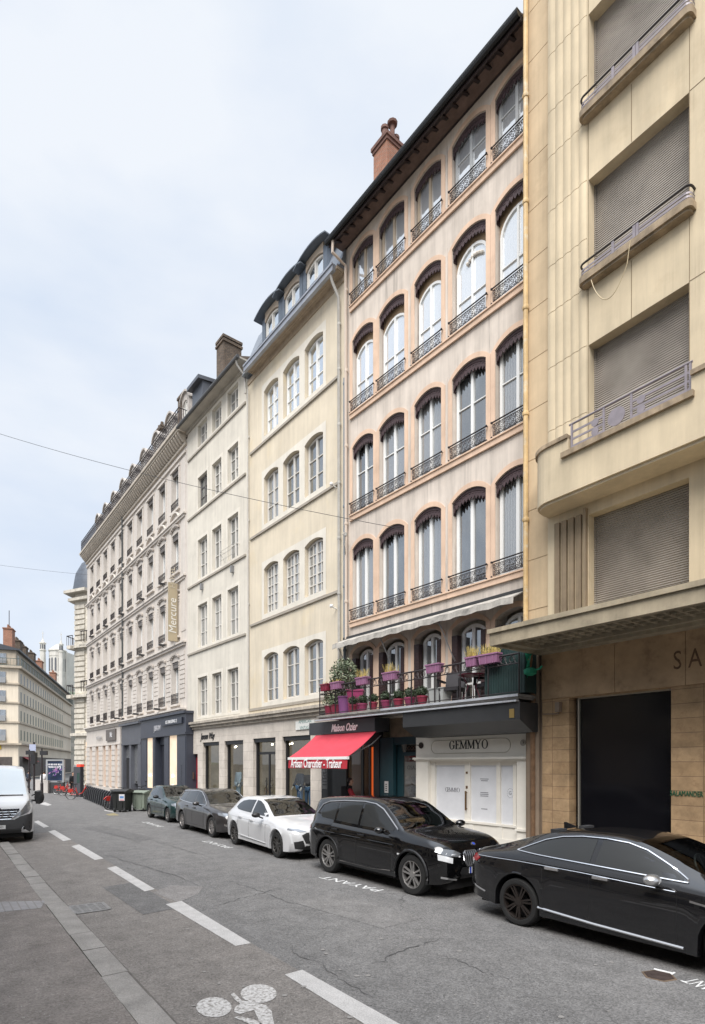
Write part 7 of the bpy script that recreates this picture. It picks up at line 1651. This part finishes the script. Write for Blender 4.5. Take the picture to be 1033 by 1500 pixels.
for sgn in (-1, 1):
    g_ = MB(); y = sgn * 1.12; g_.box(3.12, 3.25, y - .05 + sgn * .05, y + .07 + sgn * .05, 1.10, 1.48); g_.ball((3.16, sgn * 1.22, 1.29), .2, 10, 8, (.5, .72, 1.05)); g_.build('big_door_mirror', plastic, c6, smooth=True)
    g_ = MB(); g_.tube([(3.0, sgn * 1.0, 1.2), (3.15, sgn * 1.15, 1.2)], .03, 5); g_.build('mirror_bracket', plastic, c6)
    pts = [(.72, .62), (.9, .66), (.9, .50), (.75, .46)]
    for dz in (0, -.12):
        g_ = MB(); g_.add([(fx(sgn * y, z + dz) + .014, sgn * y, z + dz) for y, z in ((.70, .58), (.88, .62), (.90, .54), (.72, .51))], [(0, 1, 2, 3)]); g_.build('bumper_recess', arch_m, c6)
g_ = MB(); g_.tube([(3.56, -.85, h6['top'](3.56) - .02), (3.54, -.1, h6['top'](3.54) + .03), (3.5, .75, h6['top'](3.5) - .01)], .022, 5); g_.build('wiper', plastic, c6)
g_ = MB(); g_.box(3.0, 3.06, .55, .8, 1.32, 1.42); g_.build('dash_papers', plate_m, c6)
# ================================================================ people
skin_m = M('skin', (.50, .30, .21), .55); hair_m = M('dark_hair', (.02, .015, .012), .6)
def skinned(pts, edges, radii, mat, name, parent, sub=1):
    me = bpy.data.meshes.new(name); me.from_pydata(pts, edges, []); o = bpy.data.objects.new(name, me); col.objects.link(o)
    md = o.modifiers.new('skin', 'SKIN'); md.use_smooth_shade = True; sk = me.skin_vertices[0].data
    for i, r in enumerate(radii): sk[i].radius = (r, r) if not isinstance(r, tuple) else r
    for i in range(len(pts)): sk[i].use_root = i == 0
    if sub: s_ = o.modifiers.new('sub', 'SUBSURF'); s_.levels = sub; s_.render_levels = sub
    nm = bpy.data.meshes.new_from_object(o.evaluated_get(bpy.context.evaluated_depsgraph_get())); nm.name = name; nm.materials.clear(); nm.materials.append(mat); nm.shade_smooth()
    bpy.data.objects.remove(o); bpy.data.meshes.remove(me)
    o = bpy.data.objects.new(name, nm); col.objects.link(o); o.parent = parent; return o
def person(label, loc, rz, top_c, leg_c, stride=.0, arms=((.0, .0), (.0, .0)), hair=hair_m, lean=0., cat='person', headless=False, name='person', bag=None, sleeve=None, hscale=1.):
    """facing local -y; joints in metres for a 1.72 m adult"""
    t = thing(name, label, cat, loc, rz); t.scale = (hscale,) * 3
    hipL, hipR = (.09, 0, .92), (-.09, 0, .92); L = lean
    pel = (0, 0, .96); wst = (0, -.02 * L, 1.08); chs = (0, -.06 * L, 1.30); nck = (0, -.10 * L, 1.47)
    def leg(sx, st): return [(sx * .095, 0, .90), (sx * .10, -st * .12 - .02, .49), (sx * .105, st * .10 - st * .30 + .02, .09)]
    LL, LR = leg(1, stride), leg(-1, -stride)
    def arm(sx, a): 
        sh_ = Vector((sx * .185, chs[1] + .0, 1.41)); e = sh_ + Vector((sx * .05, -.28 * sin(a[0]), -.28 * cos(a[0]))); w_ = e + Vector((sx * .0, -.25 * sin(a[0] + a[1]), -.25 * cos(a[0] + a[1]))); return [tuple(sh_), tuple(e), tuple(w_)]
    AL, AR = arm(1, arms[0]), arm(-1, arms[1])
    P = [pel, wst, chs, (nck[0], nck[1], 1.44)]; E = [(0, 1), (1, 2), (2, 3)]; Rr = [(.13, .10), (.12, .09), (.15, .10), .055]
    def chain(base, pts, rad):
        prev = base
        for p, r in zip(pts, rad): P.append(p); Rr.append(r); E.append((prev, len(P) - 1)); prev = len(P) - 1
        return prev
    if not headless:
        hx = nck[1]; chain(3, [(0, hx - .015, 1.50), (0, hx - .03, 1.58), (0, hx - .025, 1.65), (0, hx - .02, 1.70)], [.05, (.070, .080), (.078, .088), .05])
    for l in (LL, LR): f = chain(0, l, [.082, .058, .04]); chain(f, [(l[2][0], l[2][1] - .02, .04), (l[2][0], l[2][1] - .15, .03)], [.042, .03])
    hands = []
    for a in (AL, AR): f = chain(2, a, [.055, .042, .030]); hands.append((f, a))
    for f, a in hands:
        d = (Vector(a[2]) - Vector(a[1])).normalized(); p = Vector(a[2]) + d * .07; hb = chain(f, [tuple(p)], [.034])
        s_ = 1 if a[0][0] > 0 else -1
        for k in range(4): q = p + Vector((0, .027 - .018 * k, 0)); chain(hb, [tuple(q + d * .045), tuple(q + d * (.075, .085, .082, .066)[k] + Vector((-s_ * .015, 0, 0)))], [.009, .008])
        chain(hb, [tuple(p + Vector((-s_ * .01, -.045, 0)) + d * .015), tuple(p + Vector((-s_ * .015, -.055, 0)) + d * .045)], [.010, .009])
    skinned(P, E, Rr, skin_m if not headless else M('mannequin_white', (.6, .58, .55), .5), 'body', t)
    if not headless:
        hx = nck[1]; f = MB(); f.ball((0, hx - .115, 1.60), .016, 6, 4, (.8, 1.2, 1.5)); f.build('nose', skin_m, t, smooth=True)
        for s_ in (-1, 1): f = MB(); f.ball((s_ * .03, hx - .098, 1.625), .011, 6, 4); f.build('eye', black_matt, t); f = MB(); f.ball((s_ * .082, hx - .01, 1.61), .028, 6, 4, (.4, .7, 1)); f.build('ear', skin_m, t)
        f = MB(); f.box(-.022, .022, hx - .103, hx - .095, 1.562, 1.568); f.build('mouth', M('lip', (.3, .10, .09), .5), t)
        f = MB(); f.ball((0, hx + .005, 1.655), .105, 12, 8, (.88, 1.02, .92)); n0 = len(f.v)
        f.v = [(x, max(y, hx - .075) if z > 1.66 else max(y, hx - .01), z) for x, y, z in f.v]; f.build('hair', hair, t, smooth=True)
    # clothes
    skinned([(0, 0, .94), (0, -.02 * L, 1.08), chs, (0, nck[1] * .9, 1.43)] + [AL[0], AL[1], tuple(Vector(AL[2]) * .97 + Vector(AL[1]) * .03), AR[0], AR[1], tuple(Vector(AR[2]) * .97 + Vector(AR[1]) * .03)], [(0, 1), (1, 2), (2, 3), (2, 4), (4, 5), (5, 6), (2, 7), (7, 8), (8, 9)],
            [(.17, .13), (.155, .12), (.185, .125), .085, .085, .066, .05, .085, .066, .05], top_c, 'jacket', t)
    skinned([(0, 0, .95), LL[0], LL[1], (LL[2][0], LL[2][1], .11), LR[0], LR[1], (LR[2][0], LR[2][1], .11)], [(0, 1), (1, 2), (2, 3), (0, 4), (4, 5), (5, 6)], [(.15, .12), .105, .078, .06, .105, .078, .06], leg_c, 'trousers', t)
    for l in (LL, LR): f = MB(); f.prism([(l[2][0] - .045, l[2][1] + .07, 0), (l[2][0] + .045, l[2][1] + .07, 0), (l[2][0] + .045, l[2][1] - .19, 0), (l[2][0] - .045, l[2][1] - .19, 0)], (0, 0, .07)); f.build('shoe', M('dark_shoe', (.02, .018, .016), .6), t)
    if bag: f = MB(); f.box(-.16, .16, .10 + chs[1], .28 + chs[1], 1.0, 1.45); f.build('backpack', bag, t)
    if sleeve: skinned([AL[0], AL[1], AL[2]], [(0, 1), (1, 2)], [.09, .07, .054], sleeve, 'sleeve', t); skinned([AR[0], AR[1], AR[2]], [(0, 1), (1, 2)], [.09, .07, .054], sleeve, 'sleeve', t)
    return t
blackc = M('black_cloth', (.014, .014, .017), .9); redc = M('red_cloth', (.40, .035, .05), .85); jean = M('blue_denim', (.07, .13, .24), .9); navy = M('dark_navy_jacket', (.025, .035, .055), .9); wht = M('white_cloth', (.65, .65, .66), .9); lbl = M('pale_blue_cloth', (.28, .36, .44), .9)
u = PK.s(517, .55)
person('person in dark gilet with red sleeves facing the charcuterie door', PK.w(u, .75, .11), PK.rz + R(138), blackc, blackc, .3, ((.35, .5), (.3, .9)), sleeve=redc, lean=.6, cat='person', bag=blackc)
v = G(113, 1172); v.z = .0
person('person in black beside the grey bike station terminal', Vector((-20.3, 41.6, .0)), R(60), blackc, blackc, .4, lean=.3)
v = G(64.5, 1160); person('person in white top and dark trousers left of the poster panel', Vector((v.x, v.y, 0)), R(200), wht, blackc, .6, lean=.2)
v = G(42, 1157); person('person in dark coat half hidden behind the white van', Vector((v.x, v.y, 0)), R(150), navy, blackc, .5)
person('headless mannequin in navy jacket and blue jeans behind the window left of the awning', YE.w(YE.s(440, -.8), -.8, .32), YE.rz, navy, jean, .1, ((.1, .2), (.2, .4)), headless=True, cat='mannequin', name='mannequin', hscale=1.08)
person('headless shop mannequin in black coat and jeans behind the navy one', YE.w(YE.s(452, -1.1), -1.1, .3), YE.rz + .5, blackc, jean, .1, ((.1, .2), (.2, .4)), headless=True, cat='mannequin', name='mannequin', hscale=1.05)
person('headless shop mannequin in pale blue long jacket, in the second shop window', WH.w(WH.s(350, -.8), -.8, .3), WH.rz, lbl, lbl, .1, ((.1, .2), (.1, .2)), headless=True, cat='mannequin', name='mannequin', hscale=1.1)

# ================================================================ bins
def bin_(label, px, py, wd, dp, hh, m_, rz, group=None, sticker=None):
    p = G(px, py); t = thing('wheelie_bin', label, 'bin', p, rz)
    b = MB(); w0 = wd * .84
    b.add([(-w0 / 2, -dp * .42, .08), (w0 / 2, -dp * .42, .08), (w0 / 2, dp * .42, .08), (-w0 / 2, dp * .42, .08), (-wd / 2, -dp / 2, hh * .88), (wd / 2, -dp / 2, hh * .88), (wd / 2, dp / 2, hh * .88), (-wd / 2, dp / 2, hh * .88)], [(0, 1, 2, 3), (4, 5, 6, 7), (0, 1, 5, 4), (1, 2, 6, 5), (2, 3, 7, 6), (3, 0, 4, 7)])
    b.box(-wd / 2 - .03, wd / 2 + .03, -dp / 2 - .03, dp / 2 + .03, hh * .84, hh * .90)
    for i in (-1, 1): b.box(i * wd * .22 - .015, i * wd * .22 + .015, -dp / 2 - .004, -dp * .4, .2, hh * .8)
    b.build('body', m_, t)
    b = MB(); n = 6; A = [(-dp / 2 - .05 + (dp + .1) * i / n, hh * .90 + .10 * sin(pi * i / n)) for i in range(n + 1)]
    b.prism([(-wd / 2 - .04, y, z) for y, z in A], (wd + .08, 0, 0)); b.tube([(-wd / 2 + .08, -dp / 2 - .07, hh * .91), (wd / 2 - .08, -dp / 2 - .07, hh * .91)], .025, 5); b.build('lid', m_, t)
    for sx in (-1, 1):
        for sy in (-1, 1): b = MB(); b.lathe([(.10, -.03), (.10, .03)], 14, (sx * w0 * .44, sy * dp * .34, .10), 'x'); b.build('wheel', black_matt, t)
    if sticker:
        b = MB(); b.box(*sticker, -dp / 2 - .012, -dp / 2 - .006, hh * .5, hh * .78); so = b.build('notice_sticker', M('white_sticker', (.6, .6, .62), .5), t)
        b = MB(); x0_, x1_ = sticker; b.box(x0_ + .04, x1_ - .04, -dp / 2 - .016, -dp / 2 - .0125, hh * .60, hh * .70); b.build('blue_print', M('blue_print', (.10, .22, .45), .5), t); b = MB(); b.box(x0_ + .03, x1_ - .03, -dp / 2 - .016, -dp / 2 - .0125, hh * .52, hh * .55); b.build('red_print', M('red_print', (.5, .05, .05), .5), t)
    return t
bin_('black wheelie bin with white notice sticker at the kerb', 179.5, 1189, .70, .72, 1.12, M('black_bin_plastic', (.020, .022, .022), .5, var=.2), R(-6), sticker=(.02, .30))
bin_('grey green wheelie bin behind the black one', 210, 1187.5, .78, .8, 1.02, M('grey_green_bin_plastic', (.21, .245, .20), .6, var=.2, streak=.2), R(-20))
# ================================================================ bikes and their station
bred = M('red_bike_paint', (.42, .03, .022), .35); rub = M('bike_tyre', (.02, .02, .02), .8); alu = M('pale_alloy', (.45, .45, .45), .35, .7)
def make_bike(label, loc, rz):
    t = thing('hire_bike', label, 'bicycle', loc, rz, 'red hire bikes at the station'); r = .33
    for x in (0, 1.08):
        w_ = MB(); w_.tube([(x + r * cos(a), 0, r + r * sin(a)) for a in [2 * pi * i / 28 for i in range(28)]], .022, 6, closed=True); wo_ = w_.build('wheel', rub, t)
        w_ = MB(); w_.tube([(x + .3 * cos(a), 0, r + .3 * sin(a)) for a in [2 * pi * i / 24 for i in range(24)]], .010, 4, closed=True)
        for i in range(14): a = 2 * pi * i / 14; w_.tube([(x, .02 * (-1) ** i, r), (x + .3 * cos(a), 0, r + .3 * sin(a))], .003, 3)
        w_.build('rim', alu, wo_)
        f = MB(); n = 14
        for i in range(n):
            a0, a1 = pi * (-.05 + .75 * i / n) + (.35 if x == 0 else 0), pi * (-.05 + .75 * (i + 1) / n) + (.35 if x == 0 else 0); q = lambda a, y: (x + .375 * cos(a), y, r + .375 * sin(a))
            f.quad(q(a0, -.035), q(a1, -.035), q(a1, .035), q(a0, .035))
        if x == 0: f.prism([(-.20, -.04, r + .16), (-.05, -.04, r + .1), (.18, -.04, r + .22), (.05, -.04, r + .37), (-.14, -.04, r + .34)], (0, .012, 0)); f.prism([(-.20, .03, r + .16), (-.05, .03, r + .1), (.18, .03, r + .22), (.05, .03, r + .37), (-.14, .03, r + .34)], (0, .012, 0))
        f.build('mudguard', bred, t)
    f = MB(); f.tube([(0, 0, r), (.42, 0, .30)], .022, 6); f.tube([(.42, 0, .30), (.30, 0, .78)], .024, 6); f.tube([(.42, 0, .30), (.70, 0, .42), (.92, 0, .80)], .034, 6); f.tube([(0, 0, r), (.33, 0, .62)], .016, 5); f.tube([(.90, 0, .95), (.94, 0, .74), (1.08, 0, r)], .024, 6); f.build('frame', bred, t)
    f = MB(); f.tube([(.30, 0, .76), (.26, 0, .96)], .016, 5); f.prism([(.12, -.10, .96), (.40, -.03, .97), (.40, .03, .97), (.12, .10, .96)], (0, 0, .06)); f.build('saddle', rub, t)
    f = MB(); f.tube([(.90, 0, .95), (.86, 0, 1.08), (.80, -.26, 1.10)], .014, 5); f.tube([(.86, 0, 1.08), (.80, .26, 1.10)], .014, 5); f.build('handlebar', rub, t)
    f = MB(); f.prism([(.98, -.17, .80), (1.26, -.17, .80), (1.26, .17, .80), (.98, .17, .80)], (0, 0, .015))
    for i in range(5):
        z = .82 + .05 * i; k = .02 * i; f.tube([(.98 - k * .3, -.17 - k, z), (1.26 + k, -.17 - k, z), (1.26 + k, .17 + k, z), (.98 - k * .3, .17 + k, z)], .007, 3, closed=True)
    f.build('basket', M('dark_basket', (.05, .045, .045), .6), t)
    f = MB(); f.lathe([(.09, -.03), (.09, .03)], 12, (.42, 0, .30), 'y'); f.tube([(.42, -.06, .3), (.42, -.07, .14)], .012, 4); f.tube([(.42, .06, .3), (.42, .07, .46)], .012, 4); f.build('crank', rub, t)
    return t
def bpos(px, py): q = G(px, py); return Vector((q.x, q.y, 0))
spots = [(104, 1171, 8, 'red hire bike nearest the black docks with its wheel toward the road'), (92, 1165.5, 2, 'red hire bike in the middle of the row by the poster panel'), (83, 1164, -8, 'red hire bike at the far left of the row by the poster panel'), (160, 1186, 60, 'red hire bike mostly hidden behind the black bin')]
b0 = make_bike(spots[0][3], bpos(*spots[0][:2]), R(spots[0][2]))
for px, py, a, lb in spots[1:]:
    c = copy_tree(b0); c.location = bpos(px, py); c.rotation_euler[2] = R(a); c['label'] = lb
dkm = M('dark_dock_metal', (.030, .032, .036), .45, .4)
d0 = thing('bike_dock', 'dark slanted bike dock, one of the low row along the kerb', 'bike dock', (0, 0, 0), ROAD_RZ, 'bike docks in a row along the kerb')
f = MB(); f.prism([(-.09, -.06, 0), (.09, -.06, 0), (.09, .06, 0), (-.09, .06, 0)], (0, 0, .04)); f.prism([(-.07, -.20, .04), (-.07, .14, .04), (-.07, .20, .80), (-.07, .02, .86), (-.07, -.10, .74)], (.14, 0, 0)); f.build('post', dkm, d0)
f = MB(); f.prism([(-.085, .0, .86), (-.085, .21, .79), (-.085, .24, .84), (-.085, .02, .91)], (.17, 0, 0)); f.build('lock_head', M('grey_lock_head', (.14, .14, .15), .4, .4), d0)
p0, p1 = G(127, 1170.5), G(166, 1186.5); nd = 14
for i in range(nd):
    o = d0 if i == 0 else copy_tree(d0); o.location = p0.lerp(p1, i / (nd - 1))
ord_ = ['farthest', 'second', 'third', 'fourth', 'fifth', 'sixth', 'seventh', 'eighth', 'ninth', 'tenth', 'eleventh', 'twelfth', 'thirteenth', 'nearest']
k = 0
for o in [o for o in bpy.data.objects if o.get('group') == 'bike docks in a row along the kerb']: pass
docks = sorted([o for o in bpy.data.objects if o.get('group') == 'bike docks in a row along the kerb'], key=lambda o: -o.location.y)
for i, o in enumerate(docks): o['label'] = f'dark slanted bike dock, {ord_[i]}' + (' in the row from the poster panel' if i not in (0, nd - 1) else (' of the row, beside the bikes' if i == 0 else ' of the row, beside the black bin'))
t = thing('bike_terminal', 'tall dark grey bike station terminal with red top', 'terminal', G(115.5, 1167.5), ROAD_RZ + R(40))
f = MB(); f.box(-.27, .27, -.18, .18, 0, 2.12); f.build('pillar', M('dark_terminal_metal', (.085, .085, .095), .4, .4), t); f = MB(); f.box(-.02, .29, -.19, .19, 2.12, 2.30); f.build('red_cap', M('red_terminal_cap', (.60, .04, .025), .4, em=((1, .1, .05), .15)), t)
f = MB(); f.box(-.28, -.02, -.19, .19, 2.12, 2.22); f.build('top_cap', alu, t); f = MB(); f.box(.0, .22, -.195, -.18, 1.0, 1.7); f.build('screen', M('dim_terminal_screen', (.03, .06, .05), .2), t)
# poster panel
t = thing('poster_panel', 'free standing street poster panel with dark blue poster in silver frame', 'advertising panel', G(81.5, 1161.5), R(4))
YY = G(81.5, 1161.5).y; wq = (93.5 - 68) / F * YY / 2; z0 = CH + (HY - 1146) / F * YY; z1 = CH + (HY - 1112.5) / F * YY
f = MB(); f.box(-wq, wq, -.12, .12, z0, z0 + .14); f.box(-wq, wq, -.12, .12, z1 - .12, z1); f.box(-wq, -wq + .13, -.12, .12, z0 + .14, z1 - .12); f.box(wq - .13, wq, -.12, .12, z0 + .14, z1 - .12); f.build('frame', M('silver_panel_frame', (.40, .41, .42), .4, .5), t)
pm = M('dark_blue_poster', (.018, .035, .085), .35, var=.7, vs=1.1, c2=(.05, .10, .17), c2s=1.2, c2t=(.5, .7))
f = MB(); f.box(-wq + .13, wq - .13, -.08, .08, z0 + .14, z1 - .12); f.build('poster', pm, t)
f = MB(); rn = random.Random(9)
for i in range(34):
    f.mi = rn.randrange(3); x, z = rn.gauss(0, .28), (z0 + z1) / 2 + rn.gauss(.05, .24); s_ = rn.uniform(.05, .16); a = rn.uniform(.4, 1.1)
    f.add([(x - s_ * cos(a), -.085, z - s_ * sin(a)), (x + s_ * .4 * sin(a), -.085, z - s_ * .4 * cos(a)), (x + s_ * cos(a), -.085, z + s_ * sin(a)), (x - s_ * .4 * sin(a), -.085, z + s_ * .4 * cos(a))], [(0, 1, 2, 3)])
f.build('poster_shapes', [M('purple_print', (.16, .06, .30), .4), M('pink_print', (.45, .22, .42), .4), M('pale_print', (.5, .5, .58), .4)], t)
f = MB()
for k, (zz, wl_) in enumerate(((z1 - .40, .62), (z1 - .60, .48))):
    for i in range(9): x = -wl_ + 2 * wl_ * i / 9; f.box(x, x + 2 * wl_ / 9 - .03 * (1 + i % 2), -.086, -.08, zz - .065, zz + .065)
f.build('poster_title', wht, t); f = MB(); f.box(-wq * .85, wq * .95, -.25, .25, 0, z0 - .02); f.box(-.5, .5, -.1, .1, z0 - .03, z0); f.build('plinth', M('dark_plinth', (.045, .045, .048), .6), t)
# low granite-grey bench-like kerb and posts beside the square
t = thing('traffic_light', 'dark traffic signal post at the square with white and blue panel', 'traffic light', G(50, 1158), 0)
f = MB(); f.tube([(0, 0, 0), (0, 0, 4.2)], .09, 6); f.build('post', iron, t); f = MB(); f.box(-.22, .22, -.2, .15, 2.3, 3.3); f.build('signal_head', black_matt, t); f = MB(); f.box(-.28, .28, -.24, -.2, 3.4, 4.0); f.build('sign_plate', M('white_blue_plate', (.35, .38, .5), .5), t)
t = thing('lamp_post', 'slim dark post standing left of the poster panel', 'post', G(61.5, 1163), 0)
f = MB(); f.lathe([(.11, 0), (.11, .8), (.07, .9), (.06, 3.2), (.05, 3.5)], 8); f.build('post', iron, t); f = MB(); f.box(-.12, .42, -.09, .09, 3.0, 3.32); f.build('name_board', M('dark_board', (.02, .02, .022), .5), t)
t = thing('direction_board', 'dark hanging board on a post above the white van', 'sign', G(43, 1162), 0)
f = MB(); f.tube([(0, 0, 0), (0, 0, 3.45)], .06, 6); f.build('post', iron, t); f = MB(); f.box(-.24, .38, -.09, .09, 3.05, 3.36); f.build('board', M('dark_board', (.02, .02, .022), .5), t)
f = MB(); q0, q1 = G(52, 1160), G(70, 1162); f.prism([(q0.x, q0.y, 0), (q1.x, q1.y, 0), (q1.x, q1.y + .5, 0), (q0.x, q0.y + .5, 0)], (0, 0, 1.0)); tag(f.build('stone_parapet', M('pale_square_stone', (.50, .46, .42), .85, var=.2), None), 'low pale stone parapet at the edge of the square left of the poster panel', 'wall')
# scooter behind the bins
t = thing('scooter', 'dark parked scooter half hidden behind the bins', 'scooter', G(199, 1180), R(-35))
f = MB()
for x in (-.62, .62): f = MB(); f.tube([(x + .2 * cos(a), 0, .24 + .2 * sin(a)) for a in [2 * pi * i / 20 for i in range(20)]], .05, 6, closed=True); f.build('wheel', rub, t)
f = MB(); f.prism([(-.75, -.14, .35), (-.1, -.14, .28), (.0, -.14, .5), (-.15, -.14, .78), (-.8, -.14, .72)], (0, .28, 0)); f.prism([(.30, -.2, .28), (.5, -.2, .3), (.62, -.2, .95), (.5, -.2, 1.0)], (0, .4, 0)); f.box(-.1, .4, -.15, .15, .24, .30); f.build('body', M('dark_scooter_paint', (.04, .042, .048), .3, coat=1), t)
f = MB(); f.prism([(-.75, -.14, .78), (-.15, -.14, .80), (-.2, -.14, .88), (-.7, -.14, .86)], (0, .28, 0)); f.build('saddle', rub, t)
f = MB(); f.tube([(.60, 0, .3), (.52, 0, 1.05)], .03, 6); f.tube([(.48, -.34, 1.12), (.52, 0, 1.06), (.48, .34, 1.12)], .018, 5); f.build('handlebar', rub, t)
for s_ in (-1, 1): f = MB(); f.tube([(.5, s_ * .25, 1.1), (.5, s_ * .3, 1.3)], .008, 4); f.ball((.5, s_ * .3, 1.34), .06, 8, 5, (.3, 1, .7)); f.build('mirror', rub, t)
